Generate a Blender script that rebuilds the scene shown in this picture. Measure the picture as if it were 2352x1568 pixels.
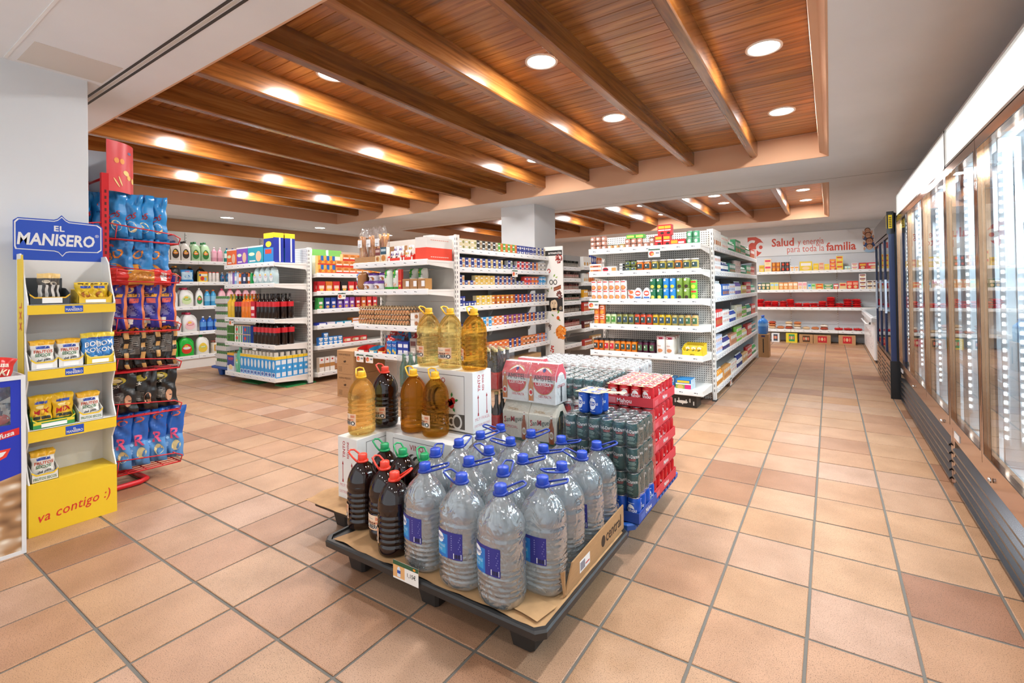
import bpy, bmesh, math, random
from mathutils import Matrix, Vector
R = math.radians; PI = math.pi
random.seed(7)
sc = bpy.context.scene
COL = sc.collection
for _o in list(bpy.data.objects): bpy.data.objects.remove(_o)

# ---------------------------------------------------------------- camera
T = 0.335                                   # floor tile pitch in metres
CAM = dict(f=1076.7714, y0=652.7193, yaw=-.5595, pitch=.0092, roll=-.0159, cx=1231.7694,
           pos=(2.2844*T, -5.8899*T, 3.8527*T))
def make_camera():
    c = bpy.data.cameras.new('camera'); o = bpy.data.objects.new('camera', c); COL.objects.link(o)
    y, p, r = CAM['yaw'], CAM['pitch'], CAM['roll']
    rt = Vector((math.cos(y), -math.sin(y), 0)); fw = Vector((math.sin(y), math.cos(y), 0)); up = Vector((0, 0, 1))
    f2 = fw*math.cos(p)+up*math.sin(p); u2 = up*math.cos(p)-fw*math.sin(p)
    r3 = rt*math.cos(r)+u2*math.sin(r); u3 = u2*math.cos(r)-rt*math.sin(r)
    m = Matrix.Identity(4)
    for i in range(3):
        m[i][0] = r3[i]; m[i][1] = u3[i]; m[i][2] = -f2[i]; m[i][3] = CAM['pos'][i]
    o.matrix_world = m
    c.sensor_fit = 'HORIZONTAL'; c.sensor_width = 36.0; c.lens = CAM['f']/2352*36
    c.shift_x = (1176-CAM['cx'])/2352; c.shift_y = (CAM['y0']-784)/2352
    c.clip_start = .05; c.clip_end = 60
    sc.camera = o
make_camera()

# ---------------------------------------------------------------- world, exposure
sc.view_settings.view_transform = 'Standard'; sc.view_settings.look = 'None'
sc.view_settings.gamma = 1; sc.view_settings.use_curve_mapping = False
sc.view_settings.exposure = 0.0
W = bpy.data.worlds.new('world'); sc.world = W; W.use_nodes = True
W.node_tree.nodes['Background'].inputs[0].default_value = (.90, .955, 1, 1)
W.node_tree.nodes['Background'].inputs[1].default_value = WORLD_STRENGTH = 1.35
DOWNLIGHT_W = 28.0                          # each recessed lamp
cy = sc.cycles
cy.use_denoising = True; cy.use_adaptive_sampling = True; cy.adaptive_threshold = .1; cy.adaptive_min_samples = 16
cy.max_bounces = 7; cy.diffuse_bounces = 3; cy.glossy_bounces = 2; cy.transmission_bounces = 6
cy.transparent_max_bounces = 14; cy.caustics_reflective = False; cy.caustics_refractive = False
cy.sample_clamp_indirect = 4.0; cy.blur_glossy = 0.5

# ---------------------------------------------------------------- materials
_M = {}
def s2l(c):
    return c/12.92 if c <= .04045 else ((c+.055)/1.055)**2.4
def rgb(h):
    h = h.lstrip('#')
    return tuple(s2l(int(h[i:i+2], 16)/255) for i in (0, 2, 4))+(1,)
def C(h, rough=.5, metal=0., spec=.5, emit=0., coat=0.):
    k = (h, rough, metal, spec, emit, coat)
    if k in _M: return _M[k]
    m = bpy.data.materials.new('m_'+h.strip('#')); m.use_nodes = True
    b = m.node_tree.nodes['Principled BSDF']
    b.inputs['Base Color'].default_value = rgb(h); b.inputs['Roughness'].default_value = rough
    b.inputs['Metallic'].default_value = metal; b.inputs['Specular IOR Level'].default_value = spec
    if coat: b.inputs['Coat Weight'].default_value = coat; b.inputs['Coat Roughness'].default_value = .08
    if emit:
        b.inputs['Emission Color'].default_value = rgb(h); b.inputs['Emission Strength'].default_value = emit
    m.diffuse_color = rgb(h)
    _M[k] = m
    return m
class NT:
    """small node-tree writer"""
    def __init__(s, name):
        s.m = bpy.data.materials.new(name); s.m.use_nodes = True; s.t = s.m.node_tree
        s.b = s.t.nodes['Principled BSDF']; s.out = s.t.nodes['Material Output']
    def n(s, typ, **kw):
        nd = s.t.nodes.new('ShaderNode'+typ)
        for k, v in kw.items():
            if k.startswith('i_'):
                key = k[2:]; key = int(key) if key.isdigit() else key.replace('_', ' ')
                nd.inputs[key].default_value = v
            else: setattr(nd, k, v)
        return nd
    def l(s, a, ao, b, bi):
        s.t.links.new(a.outputs[ao], b.inputs[bi]); return s
    def ramp(s, stops):
        r = s.n('ValToRGB'); e = r.color_ramp.elements
        while len(e) < len(stops): e.new(.5)
        for el, (p, c) in zip(e, stops):
            el.position = p; el.color = rgb(c) if isinstance(c, str) else c
        return r
def tile_mat(name, island):
    t = NT(name); b = t.b
    rnd = t.n('NewGeometry') if island else t.n('ObjectInfo')
    ro = 'Random Per Island' if island else 'Random'
    base = t.ramp([(0, '#966b54'), (.05, '#a67b5e'), (.14, '#b18668'), (.4, '#b58c6a'), (.65, '#b89170'), (.85, '#b6927b'), (.96, '#b38a68'), (1, '#b5845a')])
    t.l(rnd, ro, base, 0)
    tc = t.n('NewGeometry')
    n1 = t.n('TexNoise', i_Scale=300., i_Detail=2.); t.l(tc, 'Position', n1, 'Vector')
    r1 = t.ramp([(.3, (.36, .33, .31, 1)), (.45, (1, 1, 1, 1)), (.7, (1.06, 1.05, 1.04, 1))]); t.l(n1, 0, r1, 0)
    n2 = t.n('TexNoise', i_Scale=4.5, i_Detail=3.); t.l(tc, 'Position', n2, 'Vector')
    r2 = t.ramp([(.3, (.84, .81, .78, 1)), (.65, (1.05, 1.05, 1.06, 1))]); t.l(n2, 0, r2, 0)
    m1 = t.n('MixRGB', blend_type='MULTIPLY', i_0=1.); t.l(base, 0, m1, 1).l(r1, 0, m1, 2)
    m2 = t.n('MixRGB', blend_type='MULTIPLY', i_0=1.); t.l(m1, 0, m2, 1).l(r2, 0, m2, 2)
    t.l(m2, 0, b, 'Base Color')
    bp = t.n('Bump', i_Strength=.12, i_Distance=.002); t.l(n1, 0, bp, 'Height').l(bp, 0, b, 'Normal')
    b.inputs['Roughness'].default_value = .42; b.inputs['Specular IOR Level'].default_value = .4
    return t.m
def wood_mat(name, c0, c1, c2, along, rough=.22, knots=True):
    """along: axis index the grain follows, in object space"""
    t = NT(name); b = t.b
    tc = t.n('TexCoord'); oi = t.n('ObjectInfo')
    mp = t.n('Mapping'); s = [26., 26., 26.]; s[along] = 1.3; mp.inputs['Scale'].default_value = s
    off = t.n('VectorMath', operation='SCALE', i_3=13.); off.inputs[0].default_value = (1, 1, 1)
    t.l(oi, 'Random', off, 'Scale'); add = t.n('VectorMath', operation='ADD')
    t.l(tc, 'Object', add, 0).l(off, 0, add, 1).l(add, 0, mp, 0)
    n1 = t.n('TexNoise', i_Scale=1., i_Detail=6., i_Roughness=.62, i_Distortion=.6); t.l(mp, 0, n1, 'Vector')
    r = t.ramp([(.28, c0), (.5, c1), (.74, c2)]); t.l(n1, 0, r, 0)
    last = r
    if knots:
        mk = t.n('Mapping'); sk = [5., 5., 5.]; sk[along] = 1.6; mk.inputs['Scale'].default_value = sk
        t.l(add, 0, mk, 0); v = t.n('TexVoronoi', i_Scale=1.); t.l(mk, 0, v, 'Vector')
        rk = t.ramp([(.03, (.22, .16, .12, 1)), (.10, (1, 1, 1, 1))]); t.l(v, 'Distance', rk, 0)
        mm = t.n('MixRGB', blend_type='MULTIPLY', i_0=.85); t.l(r, 0, mm, 1).l(rk, 0, mm, 2); last = mm
    hs = t.n('HueSaturation'); vr = t.n('MapRange', i_3=.8, i_4=1.18); t.l(oi, 'Random', vr, 0)
    t.l(vr, 0, hs, 'Value').l(last, 0, hs, 'Color').l(hs, 0, b, 'Base Color')
    bp = t.n('Bump', i_Strength=.10, i_Distance=.004); t.l(n1, 0, bp, 'Height').l(bp, 0, b, 'Normal')
    b.inputs['Roughness'].default_value = rough; b.inputs['Coat Weight'].default_value = .35; b.inputs['Coat Roughness'].default_value = .16
    return t.m
def plaster_mat(name, c, bump=.05):
    t = NT(name); g = t.n('NewGeometry'); n = t.n('TexNoise', i_Scale=1.6, i_Detail=3.); t.l(g, 'Position', n, 'Vector')
    a = rgb(c); d = tuple(x*.93 for x in a[:3])+(1,)
    r = t.ramp([(.3, d), (.7, a)]); t.l(n, 0, r, 0).l(r, 0, t.b, 'Base Color'); t.b.inputs['Roughness'].default_value = .75
    n2 = t.n('TexNoise', i_Scale=160.); t.l(g, 'Position', n2, 'Vector'); bp = t.n('Bump', i_Strength=bump, i_Distance=.002)
    t.l(n2, 0, bp, 'Height').l(bp, 0, t.b, 'Normal'); return t.m
def card_mat(name, c):
    t = NT(name); tc = t.n('TexCoord'); mp = t.n('Mapping'); mp.inputs['Scale'].default_value = (8, 8, 60); t.l(tc, 'Object', mp, 0)
    n = t.n('TexNoise', i_Scale=3., i_Detail=4.); t.l(mp, 0, n, 'Vector'); a = rgb(c); d = tuple(x*.86 for x in a[:3])+(1,)
    r = t.ramp([(.3, d), (.7, a)]); t.l(n, 0, r, 0).l(r, 0, t.b, 'Base Color'); t.b.inputs['Roughness'].default_value = .8; return t.m
def peg_mat():
    t = NT('pegboard'); g = t.n('TexCoord'); sx = t.n('SeparateXYZ'); t.l(g, 'Object', sx, 0)
    outs = []
    for ax in (0, 2):
        a = t.n('Math', operation='MULTIPLY', i_1=1/.025); t.l(sx, ax, a, 0)
        b = t.n('Math', operation='FRACT'); t.l(a, 0, b, 0); c = t.n('Math', operation='SUBTRACT', i_1=.5); t.l(b, 0, c, 0)
        d = t.n('Math', operation='MULTIPLY', i_1=1.0); t.l(c, 0, d, 0); e = t.n('Math', operation='POWER', i_1=2.); t.l(d, 0, e, 0); outs.append(e)
    s = t.n('Math', operation='ADD'); t.l(outs[0], 0, s, 0).l(outs[1], 0, s, 1)
    r = t.ramp([(.045, '#55524e'), (.07, '#e4e0da')]); t.l(s, 0, r, 0).l(r, 0, t.b, 'Base Color'); t.b.inputs['Roughness'].default_value = .45
    return t.m
def film_mat(name, tint, gloss=.22, milk=.06, rough=.08, bump=.5, scale=26., milkcol=(.9, .95, 1, 1)):
    """clear film / thin plastic: light passes straight, with sheen"""
    t = NT(name); t.t.nodes.remove(t.b)
    tr = t.n('BsdfTransparent'); tr.inputs[0].default_value = tint
    gl = t.n('BsdfGlossy', i_Roughness=rough); df = t.n('BsdfDiffuse'); df.inputs[0].default_value = milkcol
    g = t.n('NewGeometry'); n = t.n('TexNoise', i_Scale=scale, i_Detail=2., i_Distortion=1.2); t.l(g, 'Position', n, 'Vector')
    bp = t.n('Bump', i_Strength=bump, i_Distance=.02); t.l(n, 0, bp, 'Height').l(bp, 0, gl, 'Normal')
    lw = t.n('LayerWeight', i_Blend=.35); t.l(bp, 0, lw, 'Normal'); mr = t.n('MapRange', i_3=gloss*.35, i_4=min(1, gloss*3.2)); t.l(lw, 'Facing', mr, 0)
    m1 = t.n('MixShader', i_0=milk); t.l(tr, 0, m1, 1).l(df, 0, m1, 2)
    m2 = t.n('MixShader'); t.l(mr, 0, m2, 0).l(m1, 0, m2, 1).l(gl, 0, m2, 2).l(m2, 0, t.out, 0)
    return t.m
def liquid_mat(name, col, ior=1.33, rough=.0, density=0., milk=0., milkcol=(.8, .9, 1, 1), bump=0., scale=30.):
    t = NT(name); b = t.b
    b.inputs['Base Color'].default_value = col; b.inputs['Transmission Weight'].default_value = 1; b.inputs['IOR'].default_value = ior
    b.inputs['Roughness'].default_value = rough
    last = b
    if bump:
        g = t.n('NewGeometry'); n = t.n('TexNoise', i_Scale=scale, i_Detail=2., i_Distortion=.8); t.l(g, 'Position', n, 'Vector')
        bp = t.n('Bump', i_Strength=bump, i_Distance=.02); t.l(n, 0, bp, 'Height').l(bp, 0, b, 'Normal')
    if milk:
        tr = t.n('BsdfTransparent'); tr.inputs[0].default_value = milkcol
        m = t.n('MixShader', i_0=milk); t.l(b, 0, m, 1).l(tr, 0, m, 2).l(m, 0, t.out, 0)
    return t.m
MAT_TILE = tile_mat('terracotta_tile', False); MAT_TILE_FAR = tile_mat('terracotta_tile_far', True)
MAT_PLANK = wood_mat('wood_plank', '#6b3f17', '#a5662c', '#c58a48', 0, .30)
MAT_BEAM = wood_mat('wood_beam', '#653a16', '#985c28', '#b87a3c', 1, .24)
MAT_CEIL = plaster_mat('ceiling_paint', '#f0f0f0'); MAT_PEACH = plaster_mat('peach_paint', '#dfae8a')
MAT_TAN = plaster_mat('tan_paint', '#b98761'); MAT_WALL = plaster_mat('white_wall', '#e2e5e7')
MAT_GROUT = plaster_mat('grout', '#6f6a62', .3)
MAT_PEG = peg_mat(); MAT_KRAFT = card_mat('kraft_card', '#c69a6b'); MAT_CARTON = card_mat('carton_card', '#b98d60')
MAT_WIREWHITE = C('#e9e6e0', .4)
MET = C('#ece9e3', .38)                   # white enamelled shelf steel
RAIL = C('#eef0f2', .25)
CHROME = C('#c9c9c9', .16, 1.0); STEEL = C('#b9bcc0', .28, 1.0)
MAT_GLASS = film_mat('door_glass', (.95, .98, .99, 1), .20, .0, .0, .0)
MAT_FILM = film_mat('shrink_film', (.97, .985, .99, 1), .13, .03, .10, .7, 22.)
MAT_SHIELD = film_mat('price_shield', (.88, .86, .88, 1), .2, .25, .1, .1, 10., (.8, .78, .8, 1))
MAT_CLEARBAG = film_mat('clear_bag', (.985, .99, .99, 1), .16, .03, .08, 1., 16.)
def water_mat():
    """clear bottle full of water: light goes through with a little bending, strong sheen, a trace of haze in the plastic"""
    t = NT('water_bottle'); t.t.nodes.remove(t.b)
    g = t.n('NewGeometry'); n = t.n('TexNoise', i_Scale=17., i_Detail=2., i_Distortion=1.6); t.l(g, 'Position', n, 'Vector')
    bp = t.n('Bump', i_Strength=.32, i_Distance=.03); t.l(n, 0, bp, 'Height')
    tr = t.n('BsdfTransparent'); tr.inputs[0].default_value = (.94, .985, 1, 1)
    rf = t.n('BsdfRefraction', i_Roughness=.02, i_IOR=1.12); rf.inputs[0].default_value = (.95, .985, 1, 1); t.l(bp, 0, rf, 'Normal')
    tl = t.n('BsdfTranslucent'); tl.inputs[0].default_value = (.90, .97, 1, 1); df = t.n('BsdfDiffuse'); df.inputs[0].default_value = (.88, .96, 1, 1)
    gl = t.n('BsdfGlossy', i_Roughness=.02); t.l(bp, 0, gl, 'Normal')
    lw = t.n('LayerWeight', i_Blend=.4); t.l(bp, 0, lw, 'Normal'); mr = t.n('MapRange', i_3=.12, i_4=.9); t.l(lw, 'Facing', mr, 0)
    m0 = t.n('MixShader', i_0=.35); t.l(tr, 0, m0, 1).l(rf, 0, m0, 2)
    hz = t.n('MixShader', i_0=.72); t.l(df, 0, hz, 1).l(tl, 0, hz, 2)
    m1 = t.n('MixShader', i_0=.34); t.l(m0, 0, m1, 1).l(hz, 0, m1, 2)
    m2 = t.n('MixShader'); t.l(mr, 0, m2, 0).l(m1, 0, m2, 1).l(gl, 0, m2, 2).l(m2, 0, t.out, 0)
    return t.m
MAT_WATER = water_mat()
# ---------------------------------------------------------------- mesh helpers
_TX = {}
def text_geo(txt, bold=0., shear=0., space=1.):
    k = (txt, bold, shear, space)
    if k in _TX: return _TX[k]
    c = bpy.data.curves.new('t', 'FONT'); c.body = txt; c.size = 1; c.resolution_u = 2; c.offset = bold; c.shear = shear
    c.space_character = space; c.align_x = 'CENTER'; c.align_y = 'BOTTOM_BASELINE'
    o = bpy.data.objects.new('t', c)
    me = o.to_mesh()
    vs = [(v.co.x, v.co.y) for v in me.vertices]; fs = [tuple(p.vertices) for p in me.polygons]
    o.to_mesh_clear(); bpy.data.objects.remove(o); bpy.data.curves.remove(c)
    if vs:
        x0 = min(v[0] for v in vs); x1 = max(v[0] for v in vs); cx = (x0+x1)/2
        vs = [(v[0]-cx, v[1]) for v in vs]; w = x1-x0
    else: w = 1
    _TX[k] = (vs, fs, w)
    return _TX[k]
class MB:
    def __init__(s): s.v = []; s.f = []; s.fm = []; s.sm = []; s.mats = []
    def mi(s, m):
        if isinstance(m, str): m = C(m)
        if m not in s.mats: s.mats.append(m)
        return s.mats.index(m)
    def add(s, vs, fs, m, smooth=False):
        o = len(s.v); s.v += [tuple(v) for v in vs]; i = s.mi(m)
        for f in fs: s.f.append(tuple(o+k for k in f)); s.fm.append(i); s.sm.append(smooth)
        return s
    def box(s, x0, x1, y0, y1, z0, z1, m, skip='', **fm):
        """fm: materials for single faces: l r f b t d (left right front back top down)"""
        vs = [(x0, y0, z0), (x1, y0, z0), (x1, y1, z0), (x0, y1, z0), (x0, y0, z1), (x1, y0, z1), (x1, y1, z1), (x0, y1, z1)]
        F = dict(d=(0, 3, 2, 1), t=(4, 5, 6, 7), f=(0, 1, 5, 4), b=(2, 3, 7, 6), l=(3, 0, 4, 7), r=(1, 2, 6, 5))
        for k, f in F.items():
            if k not in skip: s.add([vs[i] for i in f], [(0, 1, 2, 3)], fm.get(k, m))
        return s
    def cbox(s, x0, x1, y0, y1, z0, z1, c, m):
        """box with chamfered vertical edges and top edge"""
        def ring(a, z): return [(x0+a, y0, z), (x1-a, y0, z), (x1, y0+a, z), (x1, y1-a, z), (x1-a, y1, z), (x0+a, y1, z), (x0, y1-a, z), (x0, y0+a, z)]
        def ins(r, a):
            cx, cy_ = (x0+x1)/2, (y0+y1)/2; sx = 1-2*a/(x1-x0); sy = 1-2*a/(y1-y0)
            return [(cx+(p[0]-cx)*sx, cy_+(p[1]-cy_)*sy, p[2]) for p in r]
        A = ring(c, z0); B = ring(c, z1-c); D = [(p[0], p[1], z1) for p in ins(B, c)]
        vs = A+B+D; n = 8
        fs = [(i, (i+1) % n, n+(i+1) % n, n+i) for i in range(n)]+[(n+i, n+(i+1) % n, 2*n+(i+1) % n, 2*n+i) for i in range(n)]
        fs += [tuple(range(2*n, 3*n)), tuple(reversed(range(n)))]
        return s.add(vs, fs, m)
    def quad(s, p, m, smooth=False): return s.add(p, [tuple(range(len(p)))], m, smooth)
    def prism(s, pts, y0, y1, m, ax='y'):
        """pts: outline of (a,b) extruded along ax; ax y: (x,z), ax x: (y,z), ax z: (x,y)"""
        def P(a, b, t): return {'y': (a, t, b), 'x': (t, a, b), 'z': (a, b, t)}[ax]
        n = len(pts); vs = [P(a, b, y0) for a, b in pts]+[P(a, b, y1) for a, b in pts]
        fs = [tuple(range(n)), tuple(range(2*n-1, n-1, -1))]+[(i, n+i, n+(i+1) % n, (i+1) % n) for i in range(n)]
        return s.add(vs, fs, m)
    def lathe(s, prof, n, m, c=(0, 0, 0), sx=1., sy=1., e=2., caps=True, smooth=True, wob=None):
        vs = []
        for r, z in prof:
            for k in range(n):
                a = 2*PI*k/n; ca, sa = math.cos(a), math.sin(a)
                x = math.copysign(abs(ca)**(2/e), ca); y = math.copysign(abs(sa)**(2/e), sa)
                q = r*(wob(a, z) if wob else 1)
                vs.append((c[0]+q*sx*x, c[1]+q*sy*y, c[2]+z))
        fs = []
        for i in range(len(prof)-1):
            for k in range(n):
                k2 = (k+1) % n; fs.append((i*n+k, i*n+k2, (i+1)*n+k2, (i+1)*n+k))
        s.add(vs, fs, m, smooth)
        if caps:
            b = len(prof)-1
            if prof[0][0] > 1e-5: s.add(vs[:n], [tuple(reversed(range(n)))], m)
            if prof[b][0] > 1e-5: s.add(vs[b*n:], [tuple(range(n))], m)
        return s
    def tube(s, pts, r, m, n=6, closed=False, smooth=True):
        P = [Vector(p) for p in pts]; L = len(P); vs = []
        up0 = None
        for i in range(L):
            if closed: d = P[(i+1) % L]-P[i-1]
            else: d = P[min(i+1, L-1)]-P[max(i-1, 0)]
            d.normalize()
            up = up0 if up0 is not None else (Vector((0, 0, 1)) if abs(d.z) < .9 else Vector((1, 0, 0)))
            a = d.cross(up)
            if a.length < 1e-4: a = d.cross(Vector((0, 1, 0)))
            a.normalize(); b = a.cross(d); b.normalize(); up0 = b
            for k in range(n):
                t = 2*PI*k/n; vs.append(P[i]+a*(r*math.cos(t))+b*(r*math.sin(t)))
        fs = []
        for i in range(L if closed else L-1):
            j = (i+1) % L
            for k in range(n): fs.append((i*n+k, j*n+k, j*n+(k+1) % n, i*n+(k+1) % n))
        if not closed: fs += [tuple(range(n)), tuple(reversed(range((L-1)*n, L*n)))]
        return s.add(vs, fs, m, smooth)
    def ell(s, o, ex, ez, ru, rv, m, n=18, a0=0, a1=360):
        o, ex, ez = Vector(o), Vector(ex), Vector(ez)
        full = a1-a0 >= 360
        p = [o+ex*(ru*math.cos(R(a0+(a1-a0)*k/n)))+ez*(rv*math.sin(R(a0+(a1-a0)*k/n))) for k in range(n if full else n+1)]
        return s.quad(p, m)
    def text(s, txt, o, ex, ez, h, m, bold=0., shear=0., maxw=None, space=1., fn=None):
        vs, fs, w = text_geo(txt, bold, shear, space)
        k = h/.72; kx = k
        if maxw and w*k > maxw: kx = maxw/w
        if fn: return s.add([fn(x*kx, y*k) for x, y in vs], fs, m)
        o, ex, ez = Vector(o), Vector(ex), Vector(ez)
        return s.add([o+ex*(x*kx)+ez*(y*k) for x, y in vs], fs, m)
    def surf(s, fn, nu, nv, m, smooth=True, flip=False):
        """fn(u,v)->(point) for u,v in 0..1; m: material or fn(u,v)"""
        vs = [fn(i/nu, j/nv) for j in range(nv+1) for i in range(nu+1)]
        if not callable(m):
            fs = []
            for j in range(nv):
                for i in range(nu):
                    a = j*(nu+1)+i; q = (a, a+1, a+nu+2, a+nu+1); fs.append(q[::-1] if flip else q)
            return s.add(vs, fs, m, smooth)
        o = len(s.v); s.v += [tuple(v) for v in vs]
        for j in range(nv):
            for i in range(nu):
                a = o+j*(nu+1)+i; q = (a, a+1, a+nu+2, a+nu+1)
                s.f.append(q[::-1] if flip else q); s.fm.append(s.mi(m((i+.5)/nu, (j+.5)/nv))); s.sm.append(smooth)
        return s
    def mesh(s, name, angle=40):
        me = bpy.data.meshes.new(name); me.from_pydata(s.v, [], s.f)
        for m in s.mats: me.materials.append(m)
        me.polygons.foreach_set('material_index', s.fm)
        me.polygons.foreach_set('use_smooth', s.sm); me.update()
        return me
    def obj(s, name, parent=None, loc=(0, 0, 0), rz=0, angle=40):
        o = bpy.data.objects.new(name, s.mesh(name, angle)); COL.objects.link(o); o.parent = parent
        o.location = loc; o.rotation_euler = (0, 0, rz); return o
def tag(o, label=None, cat=None, group=None, kind=None):
    if label: o['label'] = label
    if cat: o['category'] = cat
    if group: o['group'] = group
    if kind: o['kind'] = kind
    return o
def thing(name, label, cat, loc=(0, 0, 0), rz=0, group=None):
    o = bpy.data.objects.new(name, None); COL.objects.link(o); o.empty_display_size = .05
    o.location = loc; o.rotation_euler = (0, 0, rz)
    return tag(o, label, cat, group)
def lk(name, me, parent=None, loc=(0, 0, 0), rot=(0, 0, 0)):
    o = bpy.data.objects.new(name, me); COL.objects.link(o); o.parent = parent; o.location = loc
    o.rotation_euler = rot if isinstance(rot, tuple) else (0, 0, rot); return o
def ellstrip(m, at, cu, cv, ru, rv, mat, n=9, a0=-1., a1=1.):
    """ellipse laid on a curved surface at(u,v) as narrow strips"""
    for i in range(n):
        t0, t1 = a0+(a1-a0)*i/n, a0+(a1-a0)*(i+1)/n; h0, h1 = rv*math.sqrt(max(0, 1-t0*t0)), rv*math.sqrt(max(0, 1-t1*t1))
        p = [at(cu+ru*t0, cv-h0), at(cu+ru*t1, cv-h1), at(cu+ru*t1, cv+h1), at(cu+ru*t0, cv+h0)]
        if h0 < 1e-7: p = p[:3]
        elif h1 < 1e-7: p = [p[0], p[1], p[3]]
        m.quad(p, mat)
class Proto:
    """a kind of thing: name, category, size, parts = [(name, mesh, loc, [(sub, mesh, loc)])]"""
    def __init__(s, name, cat, w, d, h, parts): s.name, s.cat, s.w, s.d, s.h, s.parts = name, cat, w, d, h, parts
    def at(s, loc, rz, label, group=None, tilt=0., lean=None):
        rot = (lean or 0., 0., rz)
        if len(s.parts) == 1 and not (len(s.parts[0]) > 3 and s.parts[0][3]):
            o = lk(s.name, s.parts[0][1], None, loc, rot); return tag(o, label, s.cat, group)
        r = thing(s.name, label, s.cat, loc, 0, group); r.rotation_euler = rot
        for p in s.parts:
            o = lk(p[0], p[1], r, p[2])
            for q in (p[3] if len(p) > 3 else []): lk(q[0], q[1], o, q[2])
        return r
class Shelf:
    def __init__(s, ox, oy, z, face, name): s.ox, s.oy, s.z, s.face, s.name = ox, oy, z, face, name
    def pos(s, a, d, h=0.):
        if s.face == 'y': return (s.ox+a, s.oy+d, s.z+h), 0.
        return (s.ox-d, s.oy+a, s.z+h), PI/2
ORD = ('first', 'second', 'third', 'fourth', 'fifth', 'sixth', 'seventh', 'eighth', 'ninth', 'tenth', 'eleventh', 'twelfth', 'thirteenth', 'fourteenth', 'fifteenth', 'sixteenth')
_SHORT = ((' on the pegboard end shelving', ', pegboard end'), (' at the left of the', ', left on'), (' in the middle of the', ', middle of'), (' on the ', ', '), (' from the near end', ''), (' from the left', ''))
def fit(label, suf):
    """label plus place words, kept to sixteen words"""
    for a, b in (('', ''),)+_SHORT:
        if a: label = label.replace(a, b)
        if len((label+suf).replace(',', ' ').split()) <= 16: break
    return label+suf
def fill(sh, a, p, n, label, stack=1, deep=1, inset=.015, gap=.003, pitch=None, group=None, jit=.003, turn=0., dgap=.004, lean=None, widths=None):
    """n copies of p side by side from a; stack: int or list per column"""
    pw = pitch or (p.w+gap)
    for i in range(n):
        st = stack[i] if isinstance(stack, (list, tuple)) else stack
        for j in range(deep):
            for k in range(st):
                (x, y, z), rz = sh.pos(a+p.w/2+i*pw+random.uniform(-jit, jit)*.4, inset+p.d/2+j*(p.d+dgap)+random.uniform(0, jit), k*p.h)
                suf = (', %s from left' % ORD[i] if n > 1 else '')+((', '+(('lower', 'upper') if st == 2 else ('bottom', 'middle', 'upper', 'top'))[k]) if st > 1 else '')+((', '+('front', 'rear', 'rearmost')[j]) if deep > 1 else '')
                p.at((x, y, z+.0006), rz+turn+random.uniform(-jit, jit)*3, fit(label, suf), group or label.split(',')[0], lean=lean)
    return a+n*pw
# ---------------------------------------------------------------- the room
ZC = 2.65; ZW = 2.92; XL, XR = -9.2, 2.25; YF, YB = -3.2, 10.35
def project(x, y, z):
    y_, p, r = CAM['yaw'], CAM['pitch'], CAM['roll']
    d = Vector((x, y, z))-Vector(CAM['pos'])
    rt = Vector((math.cos(y_), -math.sin(y_), 0)); fw = Vector((math.sin(y_), math.cos(y_), 0)); up = Vector((0, 0, 1))
    f2 = fw*math.cos(p)+up*math.sin(p); u2 = up*math.cos(p)-fw*math.sin(p)
    r3 = rt*math.cos(r)+u2*math.sin(r); u3 = u2*math.cos(r)-rt*math.sin(r)
    F = d.dot(f2); return (F, d.dot(r3)/F, d.dot(u3)/F) if F > .05 else (F, 9, 9)
def build_floor():
    fl = MB().box(XL-.3, XR+.1, YF, YB+.2, -.05, -.0035, MAT_GROUT).obj('floor'); tag(fl, 'terracotta tiled shop floor with dark grey joints', None, None, 'structure')
    g = .0055; c = .0025; h = T/2-g
    def tile_mesh():
        m = MB()
        A = [(-h, -h, -.006), (h, -h, -.006), (h, h, -.006), (-h, h, -.006)]; B = [(p[0], p[1], -.0015) for p in A]
        D = [(-h+c, -h+c, 0), (h-c, -h+c, 0), (h-c, h-c, 0), (-h+c, h-c, 0)]
        fs = [(8, 9, 10, 11)]+[(4+i, 4+(i+1) % 4, 8+(i+1) % 4, 8+i) for i in range(4)]+[(i, (i+1) % 4, 4+(i+1) % 4, 4+i) for i in range(4)]
        m.add(A+B+D, fs, MAT_TILE); return m
    base = tile_mesh(); me = base.mesh('tile')
    cells = []
    for cx in range(-29, 7):
        for ry in range(-9, 31):
            x, y = (cx+.5)*T, (ry+.5)*T
            F, u, v = project(x, y, 0)
            vis = F > .3 and -1.25 < u < 1.15 and v > -1.0
            if x < -3.25 and y < -1.2: vis = False
            cells.append((0 if vis else 1, F if F > 0 else 99, x, y))
    cells.sort()
    far = MB()
    for k, (nv, F, x, y) in enumerate(cells):
        if k < 300: lk('tile', me, fl, (x+random.uniform(-.0008, .0008), y+random.uniform(-.0008, .0008), random.uniform(-.0006, .0006)))
        else: far.add([(p[0]+x, p[1]+y, p[2]) for p in base.v], base.f, MAT_TILE_FAR)
    o = far.obj('tile_field', fl); tag(o, None, None, None, 'stuff')
build_floor()
COF = [(-7.62, .78, -.65, 3.90, -.615), (-7.40, .78, 5.40, 9.18, -.615)]    # coffers: x0 x1 y0 y1
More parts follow.
